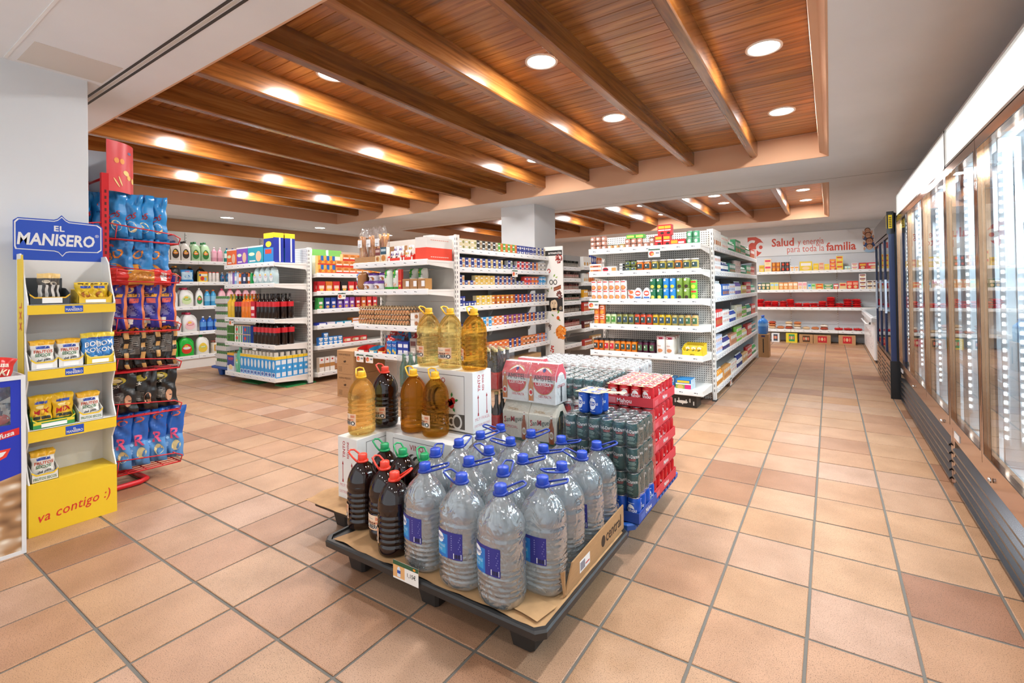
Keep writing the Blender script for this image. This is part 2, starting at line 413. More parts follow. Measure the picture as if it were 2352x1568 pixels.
def build_ceiling():
    m = MB(); z0, z1 = ZC, 3.02
    ys = [YF, COF[0][2], COF[0][3], COF[1][2], COF[1][3], YB+.1]
    for a, b in ((0, 1), (2, 3), (4, 5)): m.box(XL-.1, XR+.1, ys[a], ys[b], z0, z1, MAT_CEIL)
    for (x0, x1, y0, y1, _) in COF:
        m.box(XL-.1, x0, y0, y1, z0, z1, MAT_CEIL); m.box(x1, XR+.1, y0, y1, z0, z1, MAT_CEIL)
    c = m.obj('ceiling'); tag(c, 'white plaster ceiling around the timber coffers', None, None, 'structure')
    # thin shadow joints, air slots and access hatch
    s = MB()
    for y in (-.845, -.885): s.box(-4.9, .4, y-.007, y+.007, ZC-.002, ZC+.004, '#35322f')
    s.box(-4.9, .4, -.858, -.872, ZC-.0015, ZC+.004, '#cfc8be')
    s.obj('air_slot', c)
    s = MB().box(-3.16, -2.80, -1.275, -.905, ZC-.0015, ZC+.002, C('#dcd4ca', .7)); s.obj('access_hatch', c)
    MB().box(-3.17, 2.2, -1.325, -1.312, ZC-.004, ZC+.002, C('#f1eeea', .5)).obj('shadow_joint', c)
    MB().box(-7.2, 2.2, 5.16, 5.168, ZC-.0015, ZC+.002, C('#8f8a84', .7)).obj('shadow_joint', c)
    MB().box(-8.85, -8.84, -.6, 5.5, ZC-.0015, ZC+.002, C('#8f8a84', .7)).obj('shadow_joint', c)
    for ci, (x0, x1, y0, y1, bx) in enumerate(COF):
        # peach fascia frame
        f = MB(); t = .012
        f.box(x0, x1, y1-t, y1, ZC-.001, ZW, MAT_PEACH); f.box(x0, x1, y0, y0+t, ZC-.001, ZW, MAT_PEACH)
        f.box(x0, x0+t, y0, y1, ZC-.001, ZW, MAT_PEACH)
        f.prism([(x1, ZC-.001), (x1, ZW), (x1-.10, ZW), (x1-.085, ZC+.05), (x1-.045, ZC+.03), (x1-.012, ZC-.001)], y0+t, y1-t, MAT_PEACH)
        fo = f.obj('trim_%d' % (ci+1)); tag(fo, 'peach painted fascia lining the %s timber coffer' % ('near', 'far')[ci], None, None, 'structure')
        bd = MB().box(x0+t, x1-t, y0+t, y1-t, ZW+.012, ZW+.03, C('#3a2010', .6)); w = bd.obj('ceiling_boarding')
        w.name = 'ceiling_boarding'; tag(w, 'varnished pine boarded ceiling with deep beams, %s coffer' % ('near', 'far')[ci], None, None, 'structure')
        pw = .0905; L = x1-x0-2*t-.09
        pm = MB(); a = pw/2-.004
        pm.prism([(-a-.003, .012), (-a-.003, .004), (-a, 0), (a, 0), (a+.003, .004), (a+.003, .012)], -L/2, L/2, MAT_PLANK, 'x')
        pme = pm.mesh('plank'); n = int((y1-y0-2*t)/pw)
        for i in range(n):
            lk('plank', pme, w, ((x0+x1-.09)/2, y0+t+pw*(i+.5), ZW+random.uniform(0, .0012)))
        bm = MB(); bw = .078; Lb = y1-y0-2*t; ch = .008
        bm.prism([(-bw, .175), (-bw, ch), (-bw+ch, 0), (-ch, 0), (0, ch), (0, .175)], 0, Lb-.03, MAT_BEAM, 'y')
        # rounded nose at the far end
        bm.prism([(-bw, .175), (-bw, .02), (-bw+ch, .012), (-ch, .012), (0, .02), (0, .175)], Lb-.03, Lb, MAT_BEAM, 'y')
        bme = bm.mesh('beam')
        for k in range(11):
            bxk = .095-.703*k
            if bxk-.08 > x0: lk('beam', bme, w, (bxk, y0+t, 2.745))
build_ceiling()
def walls():
    tag(MB().box(XL-.1, XL, YF, YB, 0, ZC, MAT_TAN).obj('wall_left'), 'tan painted side wall above the detergent shelving', None, None, 'structure')
    tag(MB().box(XL-.1, XR+.1, YB, YB+.1, 0, ZC, MAT_WALL).obj('wall_back'), 'white back wall carrying the slogan banner', None, None, 'structure')
    tag(MB().box(XR, XR+.1, YF, YB, 0, ZC, MAT_WALL).obj('wall_right'), 'white wall behind the glass-door fridges', None, None, 'structure')
    tag(MB().cbox(-3.89, -3.23, 4.38, 5.05, 0, ZC+.01, .004, MAT_WALL).obj('wall_pillar_rear'), 'white square pillar rising behind the canned fish shelves', None, None, 'structure')
    tag(MB().cbox(-3.95, -3.2, YF, -.962, 0, ZC+.01, .004, MAT_WALL).obj('wall_pillar_front'), 'broad white pillar behind the yellow snack stand', None, None, 'structure')
walls()
# ---------------------------------------------------------------- recessed lamps
def lamps():
    rim = MB(); n = 28
    rim.lathe([(.118, .0), (.118, -.006), (.104, -.009), (.098, -.002)], n, C('#e8e6e2', .3), caps=False)
    rme = rim.mesh('rim')
    lens = MB(); lens.lathe([(.0985, -.003), (.06, -.0045), (.0001, -.005)], n, C('#fffdf8', .5, emit=14.), caps=False)
    lme = lens.mesh('lens'); lens.mats[0].cycles.emission_sampling = 'NONE'
    sp = []
    for k, ys in {0: (.19, 1.586, 2.983), 2: (.90, 2.24), 4: (.2, 3.057), 5: (1.67,), 7: (.2, 3.06), 8: (1.67,), 9: (.9, 2.9), 10: (1.9,)}.items():
        for j, y in enumerate(ys): sp.append((.445-.703*k if k else .41, y, 0, 'in beam bay %s of the near coffer, %s from the entrance' % (ORD[k], ORD[j])))
    for q, (x, ys) in enumerate({.40: (7.307, 8.474), -.98: (6.938, 7.821), -2.39: (7.1, 8.493), -3.8: (7.6,), -5.2: (7.2,), -6.4: (7.8,)}.items()):
        for j, y in enumerate(ys): sp.append((x, y, 1, 'in lamp row %s of the far coffer, %s one' % (ORD[q], ('nearer', 'farther')[j])))
    ld = bpy.data.lights.new('lamp', 'AREA'); ld.shape = 'DISK'; ld.size = .19; ld.energy = DOWNLIGHT_W; ld.color = (.99, .985, .97)
    for x, y, c, lab in sp:
        r = thing('downlight', 'round glowing downlight '+lab, 'downlight', (x, y, ZW), 0, 'downlights in the %s coffer' % ('near', 'far')[c])
        lk('rim', rme, r); lk('lens', lme, r)
        o = bpy.data.objects.new('lamp_light', ld); COL.objects.link(o); o.parent = r; o.location = (0, 0, -.012)
    # fill lamps added flush in the plaster: left wall row, unseen entrance ones
    le = ld.copy(); le.energy = DOWNLIGHT_W*.22
    for k, (x, y) in enumerate(((-8.35, .4), (-8.35, 2.2), (-8.35, 4.0), (-8.35, 5.8))):  # row extended from one soffit lamp, added to brighten the dim left side
        r = thing('downlight', 'round downlight in the added row above the detergent wall, %s from the entrance' % ORD[k], 'downlight', (x, y, ZC), 0, 'added downlights above the detergent wall')
        lk('rim', rme, r); lk('lens', lme, r)
        o = bpy.data.objects.new('lamp_light', le); COL.objects.link(o); o.parent = r; o.location = (0, 0, -.012)
    for k, (x, y) in enumerate(((-2.0, -2.3), (-.6, -2.3), (.9, -2.3), (1.5, -1.5))):  # added out of view to light the front of the shop
        r = thing('downlight', 'unseen round downlight added in the white entrance ceiling, %s from the left' % ORD[k], 'downlight', (x, y, ZC), 0, 'unseen downlights added in the entrance ceiling')
        lk('rim', rme, r); lk('lens', lme, r)
        o = bpy.data.objects.new('lamp_light', le); COL.objects.link(o); o.parent = r; o.location = (0, 0, -.012)
lamps()
# ---------------------------------------------------------------- shelving
def upright_mesh(H, w=.03, d=.06, slots='fr', x0=0.):
    m = MB().box(x0, x0+w, -d, 0, 0, H, MET)
    dk = C('#4a4743', .7); z = .1
    while z < H-.04:
        if 'f' in slots: m.box(x0+w/2-.004, x0+w/2+.004, -d-.0006, -d, z, z+.03, dk)
        if 'r' in slots: m.box(x0+w, x0+w+.0006, -d+.012, -d+.022, z, z+.03, dk)
        z += .055
    m.box(x0-.006, x0+w+.006, -d-.03, .005, 0, .012, C('#3d3b39', .6))
    return m.mesh('upright')
_SC = {}
def shelf_meshes(w, dep, lip=.055):
    k = (round(w, 3), round(dep, 3), lip)
    if k in _SC: return _SC[k]
    m = MB(); m.box(0, w, -dep+.012, -.005, -.022, 0, MET)
    m.prism([(-dep, .006), (-dep+.004, .010), (-dep+.012, .008), (-dep+.012, -.03), (-dep+.006, -lip), (-dep, -lip)], 0, w, MET, 'x')
    br = MB().prism([(-dep+.013, -.002), (-.006, -.002), (-.006, -.17), (-.03, -.16), (-.075, -.085), (-dep+.013, -.052)], 0, .008, MET, 'x')
    rl = MB(); rl.box(.004, w-.004, -dep-.0022, -dep, -lip+.008, -.004, RAIL)
    x = .05
    while x < w-.08:
        rl.box(x, x+.05, -dep-.0034, -dep-.0022, -lip+.014, -.012, C('#fbfbfa', .5))
        rl.box(x+.006, x+.030, -dep-.0038, -dep-.0034, -.027, -.018, C('#5b5f66', .6)); rl.box(x+.034, x+.046, -dep-.0038, -dep-.0034, -.032, -.018, C('#9aa0a8', .6))
        x += .15+.03*((x*37) % 1)
    _SC[k] = (m.mesh('shelf'), br.mesh('bracket'), rl.mesh('price_rail')); return _SC[k]
def shelving(label, w, dep, levels, H, loc, rz, back=MET, ups=(0, 1), bays=None, backcol=None, slots='fr', name='shelf_unit', plinth=None, topz=None):
    """faces -y locally; x 0..w; back plane y=0; levels = shelf top heights"""
    r = thing(name, label, 'shelving', loc, rz)
    bays = bays or [w]
    if ups:
        um = upright_mesh(H, slots=slots)
        xs = [-.032]; x = 0
        for b in bays: x += b; xs.append(x+.002)
        sel = [xs[0]]*(0 in ups)+[xs[-1]]*(1 in ups)
        for x in sel: lk('upright', um, r, (x, 0, 0))
    if back:
        nb = max(1, round((topz or H)/.42)); hh = (topz or H)/nb
        pm = MB().box(0, w, -.004, .008, .004, hh, back).mesh('back_panel')
        for i in range(nb): lk('back_panel', pm, r, (0, 0, i*hh))
    x = 0
    for b in bays:
        sm, bm, rm = shelf_meshes(b-.004, dep)
        for z in levels:
            s = lk('shelf', sm, r, (x+.002, 0, z)); lk('bracket', bm, s, (.002, 0, 0)); lk('bracket', bm, s, (b-.014, 0, 0)); lk('price_rail', rm, s)
        x += b
    if plinth: MB().box(0, w, -dep+.02, -dep+.035, .0, plinth, MET).obj('plinth', r)
    return r
GH = 1.925
shelving('white pegboard end shelving with jars and bean cans by the aisle', 1.29, .52, [1.735, 1.47, 1.15, .86, .55, .19], GH, (-1.66, 3.60, 0), 0, MAT_PEG)
shelving('long white shelving of green tins running down the fridge aisle', 3.54, .45, [1.747, 1.459, 1.159, .806, .492, .123], GH, (-.79, 3.64, 0), PI/2, C('#b9c4cc', .5), bays=[1.33, 1.33, .88], ups=())
def far_end_post():
    r = thing('end_frame', 'slim white upright frame closing the far end of the aisle shelving', 'frame', (0, 0, 0))
    MB().box(-.42, -.34, 7.19, 7.25, 0, 1.93, MET).obj('upright', r)
    MB().box(-1.02, -.42, 7.2, 7.22, .1, 1.9, C('#c9d2da', .5)).obj('end_panel', r)
    for z in (1.62, 1.2, .79): MB().prism([(-.40, z), (-.36, z), (-.36, z-.12)], 7.25, 7.30, MET, 'y').obj('bracket', r)
far_end_post()
shelving('white end shelving with wide drinks bottles at the far left gondola', 1.34, .52, [1.70, 1.415, .935, .584, .145], GH, (-6.85, 1.985, 0), 0, MAT_PEG)
shelving('white shelving of biscuit packs facing the egg trays', 2.66, .42, [1.556, 1.294, 1.038, .808, .516, .134], GH, (-5.85, 2.03, 0), PI/2, C('#b8aca0', .5), bays=[1.33, 1.33], ups=())
shelving('white end shelving with egg trays and bagged bread sticks', 1.24, .48, [1.62, 1.30, .893, .562], GH, (-4.12, 2.14, 0), 0, C('#ded8d0', .45))
shelving('white shelving stacked with small canned fish packs', 2.06, .40, [1.772, 1.55, 1.34, 1.09, .817, .492, .14], GH, (-3.29, 2.17, 0), PI/2, C('#9d9893', .5), bays=[1.06, 1.0], ups=())
shelving('white wall shelving of detergent bottles along the tan wall', 6.65, .5, [1.864, 1.498, 1.072, .63, .215], 2.42, (-9.16, -.79, 0), PI/2, C('#e2ded8', .5), bays=[1.33]*5, ups=(), plinth=.16, topz=2.42)
shelving('white wall shelving of flour and pasta under the slogan banner', 3.0, .35, [1.585, 1.17, .775, .28], 2.0, (-1.33, 10.34, 0), 0, C('#dfe3e8', .5), bays=[1.33, .9, .77], ups=(), topz=1.95)
def wall_slots():
    # perforated uprights showing on the wall shelving backs
    for (x, lab) in ((0.0, 'perforated wall upright at the left of the back shelving'), (.90, 'perforated wall upright at the right of the back shelving')):
        m = MB().box(x-.012, x+.012, 10.318, 10.328, .02, 1.94, C('#eceef0', .4)); z = .1
        while z < 1.9: m.box(x-.004, x+.004, 10.3174, 10.318, z, z+.022, '#5c5f66'); z += .05
        o = m.obj('wall_upright'); tag(o, lab, 'upright')
    for k, y in enumerate((.54, 1.87, 3.20)):
        m = MB().box(-9.148, -9.138, y-.012, y+.012, .02, 2.40, C('#e2ded8', .4)); z = .1
        while z < 2.38: m.box(-9.138, -9.1374, y-.004, y+.004, z, z+.022, '#6c6762'); z += .05
        o = m.obj('wall_upright'); tag(o, 'perforated wall upright behind the detergent bottles, %s from the entrance' % ('first', 'second', 'third')[k], 'upright')
wall_slots()
def spice_area():
    # board with seasoning pictures, facing the entrance
    r = thing('seasoning_board', 'tall white board printed with spices and a drawn face', 'display board', (0, 4.25, 0))
    MB().box(-2.98, -2.655, 0, .02, .12, 1.93, C('#efece6', .45)).obj('panel', r)
    y = -.0008; X = Vector((1, 0, 0)); Z = Vector((0, 0, 1)); m = MB()
    m.quad([(-2.96, y, 1.79), (-2.662, y, 1.79), (-2.662, y, 1.87), (-2.96, y, 1.87)], C('#2a2624', .5))
    m.text('armencita', (-2.79, y-.001, 1.815), X, Z, .042, C('#f4f2ee', .5), .01, maxw=.23)
    def blob(cx, cz, rr, n, col, sz, seed):
        rnd = random.Random(seed)
        for _ in range(n):
            a = rnd.uniform(0, 2*PI); q = rr*math.sqrt(rnd.random())
            m.ell((cx+q*math.cos(a)*.8, y-.0003-.0004*rnd.random(), cz+q*math.sin(a)), X, Z, sz, sz*.8, C(col[rnd.randrange(len(col))], .5), 7)
    blob(-2.72, 1.74, .07, 46, ['#9c2f2a', '#b8483a', '#7c2420'], .012, 1); blob(-2.72, 1.19, .06, 46, ['#6d2f26', '#8a4636', '#4b2019'], .011, 2)
    blob(-2.70, .62, .1, 90, ['#e8842a', '#f09a3c', '#d8701c'], .02, 3); blob(-2.90, .70, .05, 20, ['#3c2c28', '#5a4038'], .009, 4); blob(-2.86, .36, .05, 16, ['#b52a22', '#d8402e'], .012, 5)
    for cx, cz, an, L, col in ((-2.82, 1.46, 60, .06, '#7ea23a'), (-2.79, 1.45, 20, .05, '#9bb848'), (-2.82, .86, 140, .06, '#5f8a34'), (-2.76, .90, 60, .07, '#7a9a3c'), (-2.75, .83, -40, .06, '#6c8f36'), (-2.9, 1.24, 150, .05, '#7a9f55'), (-2.86, 1.27, 80, .05, '#8fae62'), (-2.83, .60, 40, .03, '#7c8a4a')):
        d = Vector((math.cos(R(an)), 0, math.sin(R(an)))); nn = Vector((-d.z, 0, d.x)); o = Vector((cx, y-.0006, cz)); m.quad([o, o+d*L*.5+nn*L*.22, o+d*L, o+d*L*.5-nn*L*.22], C(col, .5))
    for cx in (-2.86, -2.79): m.ell((cx, y-.0006, 1.385), X, Z, .034, .04, C('#26221f', .5)); m.ell((cx, y-.0010, 1.385), X, Z, .022, .028, C('#ece6da', .5))
    m.ell((-2.9, y-.0005, 1.56), X, Z, .03, .034, C('#b9423f', .5)); m.ell((-2.9, y-.0009, 1.56), X, Z, .016, .018, C('#f0eae2', .5))
    for k in range(3): m.quad([(-2.82, y-.0006-.0002*k, 1.245+.02*k), (-2.69, y-.0006-.0002*k, 1.285+.02*k), (-2.69, y-.0006-.0002*k, 1.305+.02*k), (-2.82, y-.0006-.0002*k, 1.262+.02*k)], C(['#8f4b2c', '#a85c36', '#7b3e24'][k], .5))
    m.ell((-2.75, y-.0006, .84), X, Z, .026, .03, C('#d8622c', .5))
    m.quad([(-2.955, y, .94), (-2.665, y, .94), (-2.665, y, 1.15), (-2.955, y, 1.15)], C('#2a2726', .5))
    m.ell((-2.82, y-.0006, 1.04), X, Z, .062, .085, C('#e2c7a4', .5)); m.quad([(-2.87, y-.0006, .94), (-2.75, y-.0006, .94), (-2.79, y-.0006, .99), (-2.84, y-.0006, .99)], C('#e2c7a4', .5))
    dk = C('#2a2726', .5)
    m.ell((-2.835, y-.001, 1.105), X, Z, .05, .035, dk, 14, 30, 200)
    for cx in (-2.842, -2.797): m.ell((cx, y-.001, 1.058), X, Z, .010, .005, dk); m.quad([(cx-.014, y-.001, 1.072), (cx+.014, y-.001, 1.074), (cx+.012, y-.001, 1.078), (cx-.012, y-.001, 1.077)], dk)
    m.quad([(-2.822, y-.001, 1.025), (-2.814, y-.001, 1.025), (-2.816, y-.001, 1.05), (-2.820, y-.001, 1.05)], dk); m.ell((-2.818, y-.001, 1.005), X, Z, .018, .004, dk)
    for k in range(7): m.ell((-2.70+.016*math.cos(k), y-.0012, .99+.02*math.sin(k)), X, Z, .012, .012, C('#e2c7a4', .5)); m.ell((-2.70+.016*math.cos(k), y-.0016, .99+.02*math.sin(k)), X, Z, .006, .006, dk)
    m.obj('printed_face', r)
    # spice display with sloping rails, and plain shelves next to it
    shelving('grey spice display with rows of little jars beside the printed board', .62, .30, [1.62, 1.44, 1.26, 1.08, .9, .68, .4], 1.85, (-3.0, 4.32, 0), PI/2, C('#7d7a77', .5), ups=())
    shelving('grey metal shelving of packets between the spice display and the pegboard end', 1.95, .34, [1.64, 1.38, 1.13, .90, .62, .33], 1.85, (-3.0, 4.97, 0), PI/2, C('#8f8c88', .5), bays=[1.0, .95], ups=())
spice_area()
# ---------------------------------------------------------------- fridges, cooler, chest freezer, banner
LED = C('#f4fbff', .4, emit=22.); LED.cycles.emission_sampling = 'NONE'
LBOX = C('#f3f8f4', .35, emit=.62)
LINER = C('#f0f6fa', .5)
BRONZE = C('#b58a6a', .14, 1.0); DARKM = C('#2b2c2e', .3, .6)
def fridge(label, y0, y1, nd, extra):
    r = thing('display_fridge', label, 'fridge', (1.40, y0, 0)); Wd = y1-y0
    x1 = .80                                    # depth
    m = MB()
    m.box(x1-.05, x1, 0, Wd, .08, 2.25, STEEL, l=LINER); m.box(.06, x1, 0, .025, .08, 2.02, STEEL, b=LINER); m.box(.06, x1, Wd-.025, Wd, .08, 2.02, STEEL, f=LINER)
    m.box(.06, x1, 0, Wd, .34, .39, LINER); m.box(.06, x1, 0, Wd, 1.985, 2.02, LINER); m.box(.02, x1, 0, Wd, 2.235, 2.25, STEEL)
    m.obj('cabinet', r)
    lb = MB(); lb.box(.0, .02, .012, Wd-.012, 2.02, 2.232, LBOX); b_ = lb.obj('light_box', r)
    fr = MB()
    for z in (2.008, 2.232): fr.box(-.008, .03, 0, Wd, z, z+.014, CHROME)
    for y in (0, Wd-.012): fr.box(-.008, .03, y, y+.012, 2.008, 2.246, CHROME)
    fr.obj('light_box_frame', b_)
    dw = Wd/nd
    fm = MB(); t = .030; g = .003                 # frame around the glass
    z0, z1 = .395, 1.998
    fm.box(-.012, .035, g, t, z0, z1, BRONZE); fm.box(-.012, .035, dw-t, dw-g, z0, z1, BRONZE)
    fm.box(-.012, .035, t, dw-t, z0, z0+.055, BRONZE); fm.box(-.012, .035, t, dw-t, z1-.055, z1, BRONZE)
    for y in (t, dw-t-.004): fm.box(-.0128, -.0116, y, y+.004, z0+.05, z1-.05, C('#1f2022', .4))
    for z in (z0+.05, z1-.054): fm.box(-.0128, -.0116, t, dw-t, z, z+.004, C('#1f2022', .4))
    fme = fm.mesh('door_frame')
    gme = MB().box(.002, .006, t+.003, dw-t-.003, z0+.05, z1-.05, MAT_GLASS).mesh('glass_pane')
    for i in range(nd):
        d = lk('door', fme, r, (0, i*dw, 0)); lk('glass_pane', gme, d)
    mu = MB().box(.0, .05, -.004, .004, .39, 2.0, C('#1b1c1e', .35)).mesh('mullion')
    st = MB(); st.box(-.006, .006, -.012, .012, .5, 1.93, C('#dfe8ee', .4))
    z = .53
    while z < 1.92: st.box(-.0085, -.006, -.0055, .0055, z, z+.016, LED); z += .042
    sme = st.mesh('led_strip'); pme = MB().box(.07, .15, -.012, .012, .40, 1.985, C('#e6eef2', .4)).mesh('inner_post')
    for i in range(nd+1):
        if 0 < i < nd: lk('mullion', mu, r, (0, i*dw, 0))
        yy = min(max(i*dw, .05), Wd-.05)
        lk('inner_post', pme, r, (0, yy, 0)); lk('led_strip', sme, r, (.078, yy-.018, 0), (0, 0, R(40))); lk('led_strip', sme, r, (.135, yy-.024, 0), (0, 0, R(78)))
    rk = MB()
    for k in range(int((x1-.2)/.03)): rk.tube([(.17+k*.03, .03, 0), (.17+k*.03, Wd-.03, 0)], .003, C('#dfe7ec', .4), 4)
    rk.box(.155, .17, .03, Wd-.03, -.018, .012, C('#dce6ec', .4)); rme = rk.mesh('wire_shelf')
    for z in (.72, 1.0, 1.28, 1.56): lk('wire_shelf', rme, r, (0, 0, z))
    # plinth with louvres
    k = MB(); k.box(.0, .05, 0, Wd, .31, .385, BRONZE); k.box(.0, .05, 0, .05, .03, .31, BRONZE); k.box(.0, .05, Wd-.05, Wd, .03, .31, BRONZE)
    k.box(.05, .07, 0, Wd, .03, .31, C('#141416', .5)); k.box(.02, .6, .02, Wd-.02, 0, .03, C('#1c1c1e', .6)); ko = k.obj('plinth', r)
    sl = MB(); sl.prism([(-.012, 0), (.045, .046), (.045, .056), (-.012, .012)], .052, Wd-.052, C('#2e333c', .22, .9), 'y'); slm = sl.mesh('louvre')
    for i in range(5): lk('louvre', slm, ko, (0, 0, .035+i*.053))
    for yy in (.3, Wd*.62): MB().lathe([(.012, 0), (.012, .01), (.0, .012)], 10, CHROME, (0, 0, 0)).obj('lock', ko, (-.004, yy, .345)).rotation_euler = (0, -PI/2, 0)
    MB().box(-.004, 0, Wd-.19, Wd-.06, .335, .375, C('#d8dde2', .3)).obj('badge', ko)
    o = bpy.data.lights.new('tube', 'AREA'); o.shape = 'RECTANGLE'; o.size = .06; o.size_y = Wd-.2; o.energy = 45*Wd; o.color = (.74, .89, 1)
    lo = bpy.data.objects.new('tube_light', o); COL.objects.link(lo); lo.parent = r; lo.location = (.16, Wd/2, 1.975); lo.rotation_euler = (0, R(18), 0)
    return r
fridge('near glass-door display fridge with wide lit header', -.30, 1.897, 3, 0)
fridge('farther glass-door display fridge beside the black cooler', 1.903, 4.45, 3, 1)
def cooler():
    r = thing('upright_cooler', 'tall black upright cooler with a yellow sticker on its corner', 'cooler', (1.33, 4.56, 0)); Wd = 1.85
    bk = C('#1d1f23', .32); m = MB()
    m.box(.05, .72, 0, .03, .0, 2.07, bk); m.box(.05, .72, Wd-.03, Wd, 0, 2.07, bk); m.box(.69, .72, .03, Wd-.03, 0, 2.07, C('#3b4054', .5)); m.box(.05, .72, .03, Wd-.03, 2.0, 2.07, bk); m.box(.05, .7, .03, Wd-.03, .36, .4, C('#4a5068', .5))
    m.obj('cabinet', r)
    MB().box(-.005, .06, 0, Wd, 1.86, 2.075, C('#26282c', .25)).obj('canopy', r)
    MB().box(-.015, .05, -.002, .03, 1.84, 2.09, bk).obj('corner_block', r)
    s = MB(); s.box(-.0175, -.0155, .004, .026, 1.9, 2.05, C('#efd21f', .5)); s.box(.0, .035, -.004, -.0022, 1.9, 2.05, C('#efd21f', .5))
    for k in range(6): s.box(.006, .028, -.0046, -.004, 1.915+.02*k, 1.925+.02*k, C('#4a4210', .6))
    s.obj('sticker', r)
    dw = Wd/3
    fm = MB()
    for a, b in ((.004, .04), (dw-.04, dw-.004)): fm.box(0, .05, a, b, .42, 1.85, C('#2c3a63', .25))
    for a, b in ((.42, .46), (1.81, 1.85)): fm.box(0, .05, .04, dw-.04, a, b, bk)
    fme = fm.mesh('door_frame'); g = MB().box(.012, .016, .04, dw-.04, .46, 1.81, MAT_GLASS).mesh('glass_pane')
    h = MB().box(-.04, -.022, .05, .075, .95, 1.33, C('#cfe0f2', .25)).box(-.022, 0, .055, .07, .97, .99, C('#9fb2c8', .3)).box(-.022, 0, .055, .07, 1.29, 1.31, C('#9fb2c8', .3)).mesh('handle')
    for i in range(3):
        d = lk('door', fme, r, (0, i*dw, 0)); lk('glass_pane', g, d); lk('handle', h, d)
    k = MB(); k.box(0, .05, .03, Wd, .02, .40, C('#9c7a62', .25, .8))
    for i in range(3):
        for j in range(6): k.box(-.003, 0, .08+i*dw, dw-.08+i*dw, .07+j*.05, .085+j*.05, C('#2a211c', .5))
    k.obj('grille', r)
    MB().box(-.01, .06, -.003, .03, .0, .42, bk).obj('corner_foot', r)
    for zz in (.72, 1.0, 1.28, 1.56): MB().box(.12, .68, .04, Wd-.04, zz, zz+.01, C('#8890a8', .4)).obj('inner_shelf', r)
cooler()
def freezer():
    r = thing('chest_freezer', 'white chest freezer with sliding glass top near the back wall', 'freezer', (1.33, 7.3, 0)); Wd = 2.55
    wh = C('#f0f2f4', .3)
    m = MB(); m.cbox(.02, .70, 0, Wd, .05, .72, .02, wh); m.box(.05, .66, .03, Wd-.03, 0, .05, C('#33363a', .6)); m.obj('body', r)
    MB().cbox(-.02, .72, -.01, Wd+.01, .66, .74, .012, C('#e9edf0', .25)).obj('rim', r)
    t = MB().prism([(0, .74), (.70, .74), (.70, .86), (.60, .86)], 0, .03, wh, 'y').prism([(0, .74), (.70, .74), (.70, .86), (.60, .86)], Wd-.03, Wd, wh, 'y'); t.obj('side_frame', r)
    MB().quad([(.02, .03, .752), (.02, Wd-.03, .752), (.62, Wd-.03, .858), (.62, .03, .858)], MAT_GLASS).obj('glass_lid', r)
    MB().tube([(-.02, .5, .60), (-.05, .52, .60), (-.05, Wd-.6, .60), (-.02, Wd-.58, .60)], .012, wh, 8).obj('handle_rail', r)
    MB().lathe([(.02, 0), (.02, .02), (0, .022)], 12, '#333333').obj('lock', r, (0, .35, .62)).rotation_euler = (0, -PI/2, 0)
    p = MB(); rd = random.Random(4)
    for k in range(34):
        y, z = rd.uniform(.3, Wd-.4), rd.uniform(.14, .5); p.ell((.0185, y, z), (0, -1, 0), (0, 0, 1), rd.uniform(.015, .045), rd.uniform(.006, .014), C('#b9bfc6', .5), 8)
    p.obj('side_print', r)
freezer()
def banner():
    r = thing('wall_banner', 'long white banner with orange slogan lettering and a family photo', 'banner', (0, 10.345, 0))
    MB().box(-1.35, 1.62, -.012, 0, 1.965, 2.475, C('#eceef0', .3)).obj('panel', r)
    OR = C('#d6503a', .45); y = -.0128; X, Z = (1, 0, 0), (0, 0, 1)
    m = MB()
    m.text('Salud', (-.15, y, 2.19), X, Z, .185, OR, .022, maxw=.46)
    m.text('y energía', (.41, y, 2.195), X, Z, .155, OR, -.004, maxw=.51)
    m.text('para toda la', (.305, y, 2.035), X, Z, .155, OR, -.004, maxw=.73)
    m.text('familia', (.985, y, 2.035), X, Z, .18, OR, .022, maxw=.55)
    m.obj('lettering', r)
    g = MB()
    # emblem: rounded badge with a pale curl and ring
    g.quad([(-.90, y, 2.44), (-.72, y, 2.44), (-.62, y, 2.38), (-.555, y, 2.28), (-.56, y, 2.14), (-.62, y, 2.04), (-.70, y, 1.975), (-.74, y, 1.975), (-.74, y, 2.1), (-.90, y, 2.16)], OR)
    wv = C('#eceef0', .3); yy = y-.0006
    g.ell((-.80, yy, 2.22), X, Z, .135, .15, wv, 24, 60, 250); g.ell((-.80, yy-.0005, 2.22), X, Z, .08, .09, OR); g.ell((-.62, yy-.0006, 2.19), X, Z, .10, .115, wv); g.ell((-.615, yy-.0012, 2.19), X, Z, .04, .045, OR)
    g.obj('emblem', r)
    p = MB(); sk = C('#d9a888', .6); hr = C('#6b4530', .7)
    for k, (px, pz, s, cl) in enumerate(((1.47, 2.42, .05, '#c9866a'), (1.48, 2.32, .058, '#5b6f9a'), (1.50, 2.19, .065, '#35508c'), (1.50, 2.07, .06, '#a8cbe6'))):
        q = y-.0006*(k+1)
        p.ell((px, q, pz-s*1.05), X, Z, s*1.75, s*.9, C(cl, .6), 14); p.ell((px, q-.0002, pz+s*.2), X, Z, s*1.08, s*1.1, hr, 14); p.ell((px, q-.0004, pz), X, Z, s*.85, s, sk, 14)
        for e in (-1, 1): p.ell((px+e*s*.34, q-.0006, pz+s*.15), X, Z, s*.1, s*.09, C('#3a2a24', .6), 8)
        p.ell((px, q-.0006, pz-s*.42), X, Z, s*.34, s*.12, C('#f3e6e0', .6), 10, 180, 360)
        for e in (-1, 1): p.ell((px+e*s*1.5, q-.0003, pz-s*.5), X, Z, s*.3, s*.62, sk, 8)
    p.obj('family_photo', r)
banner()
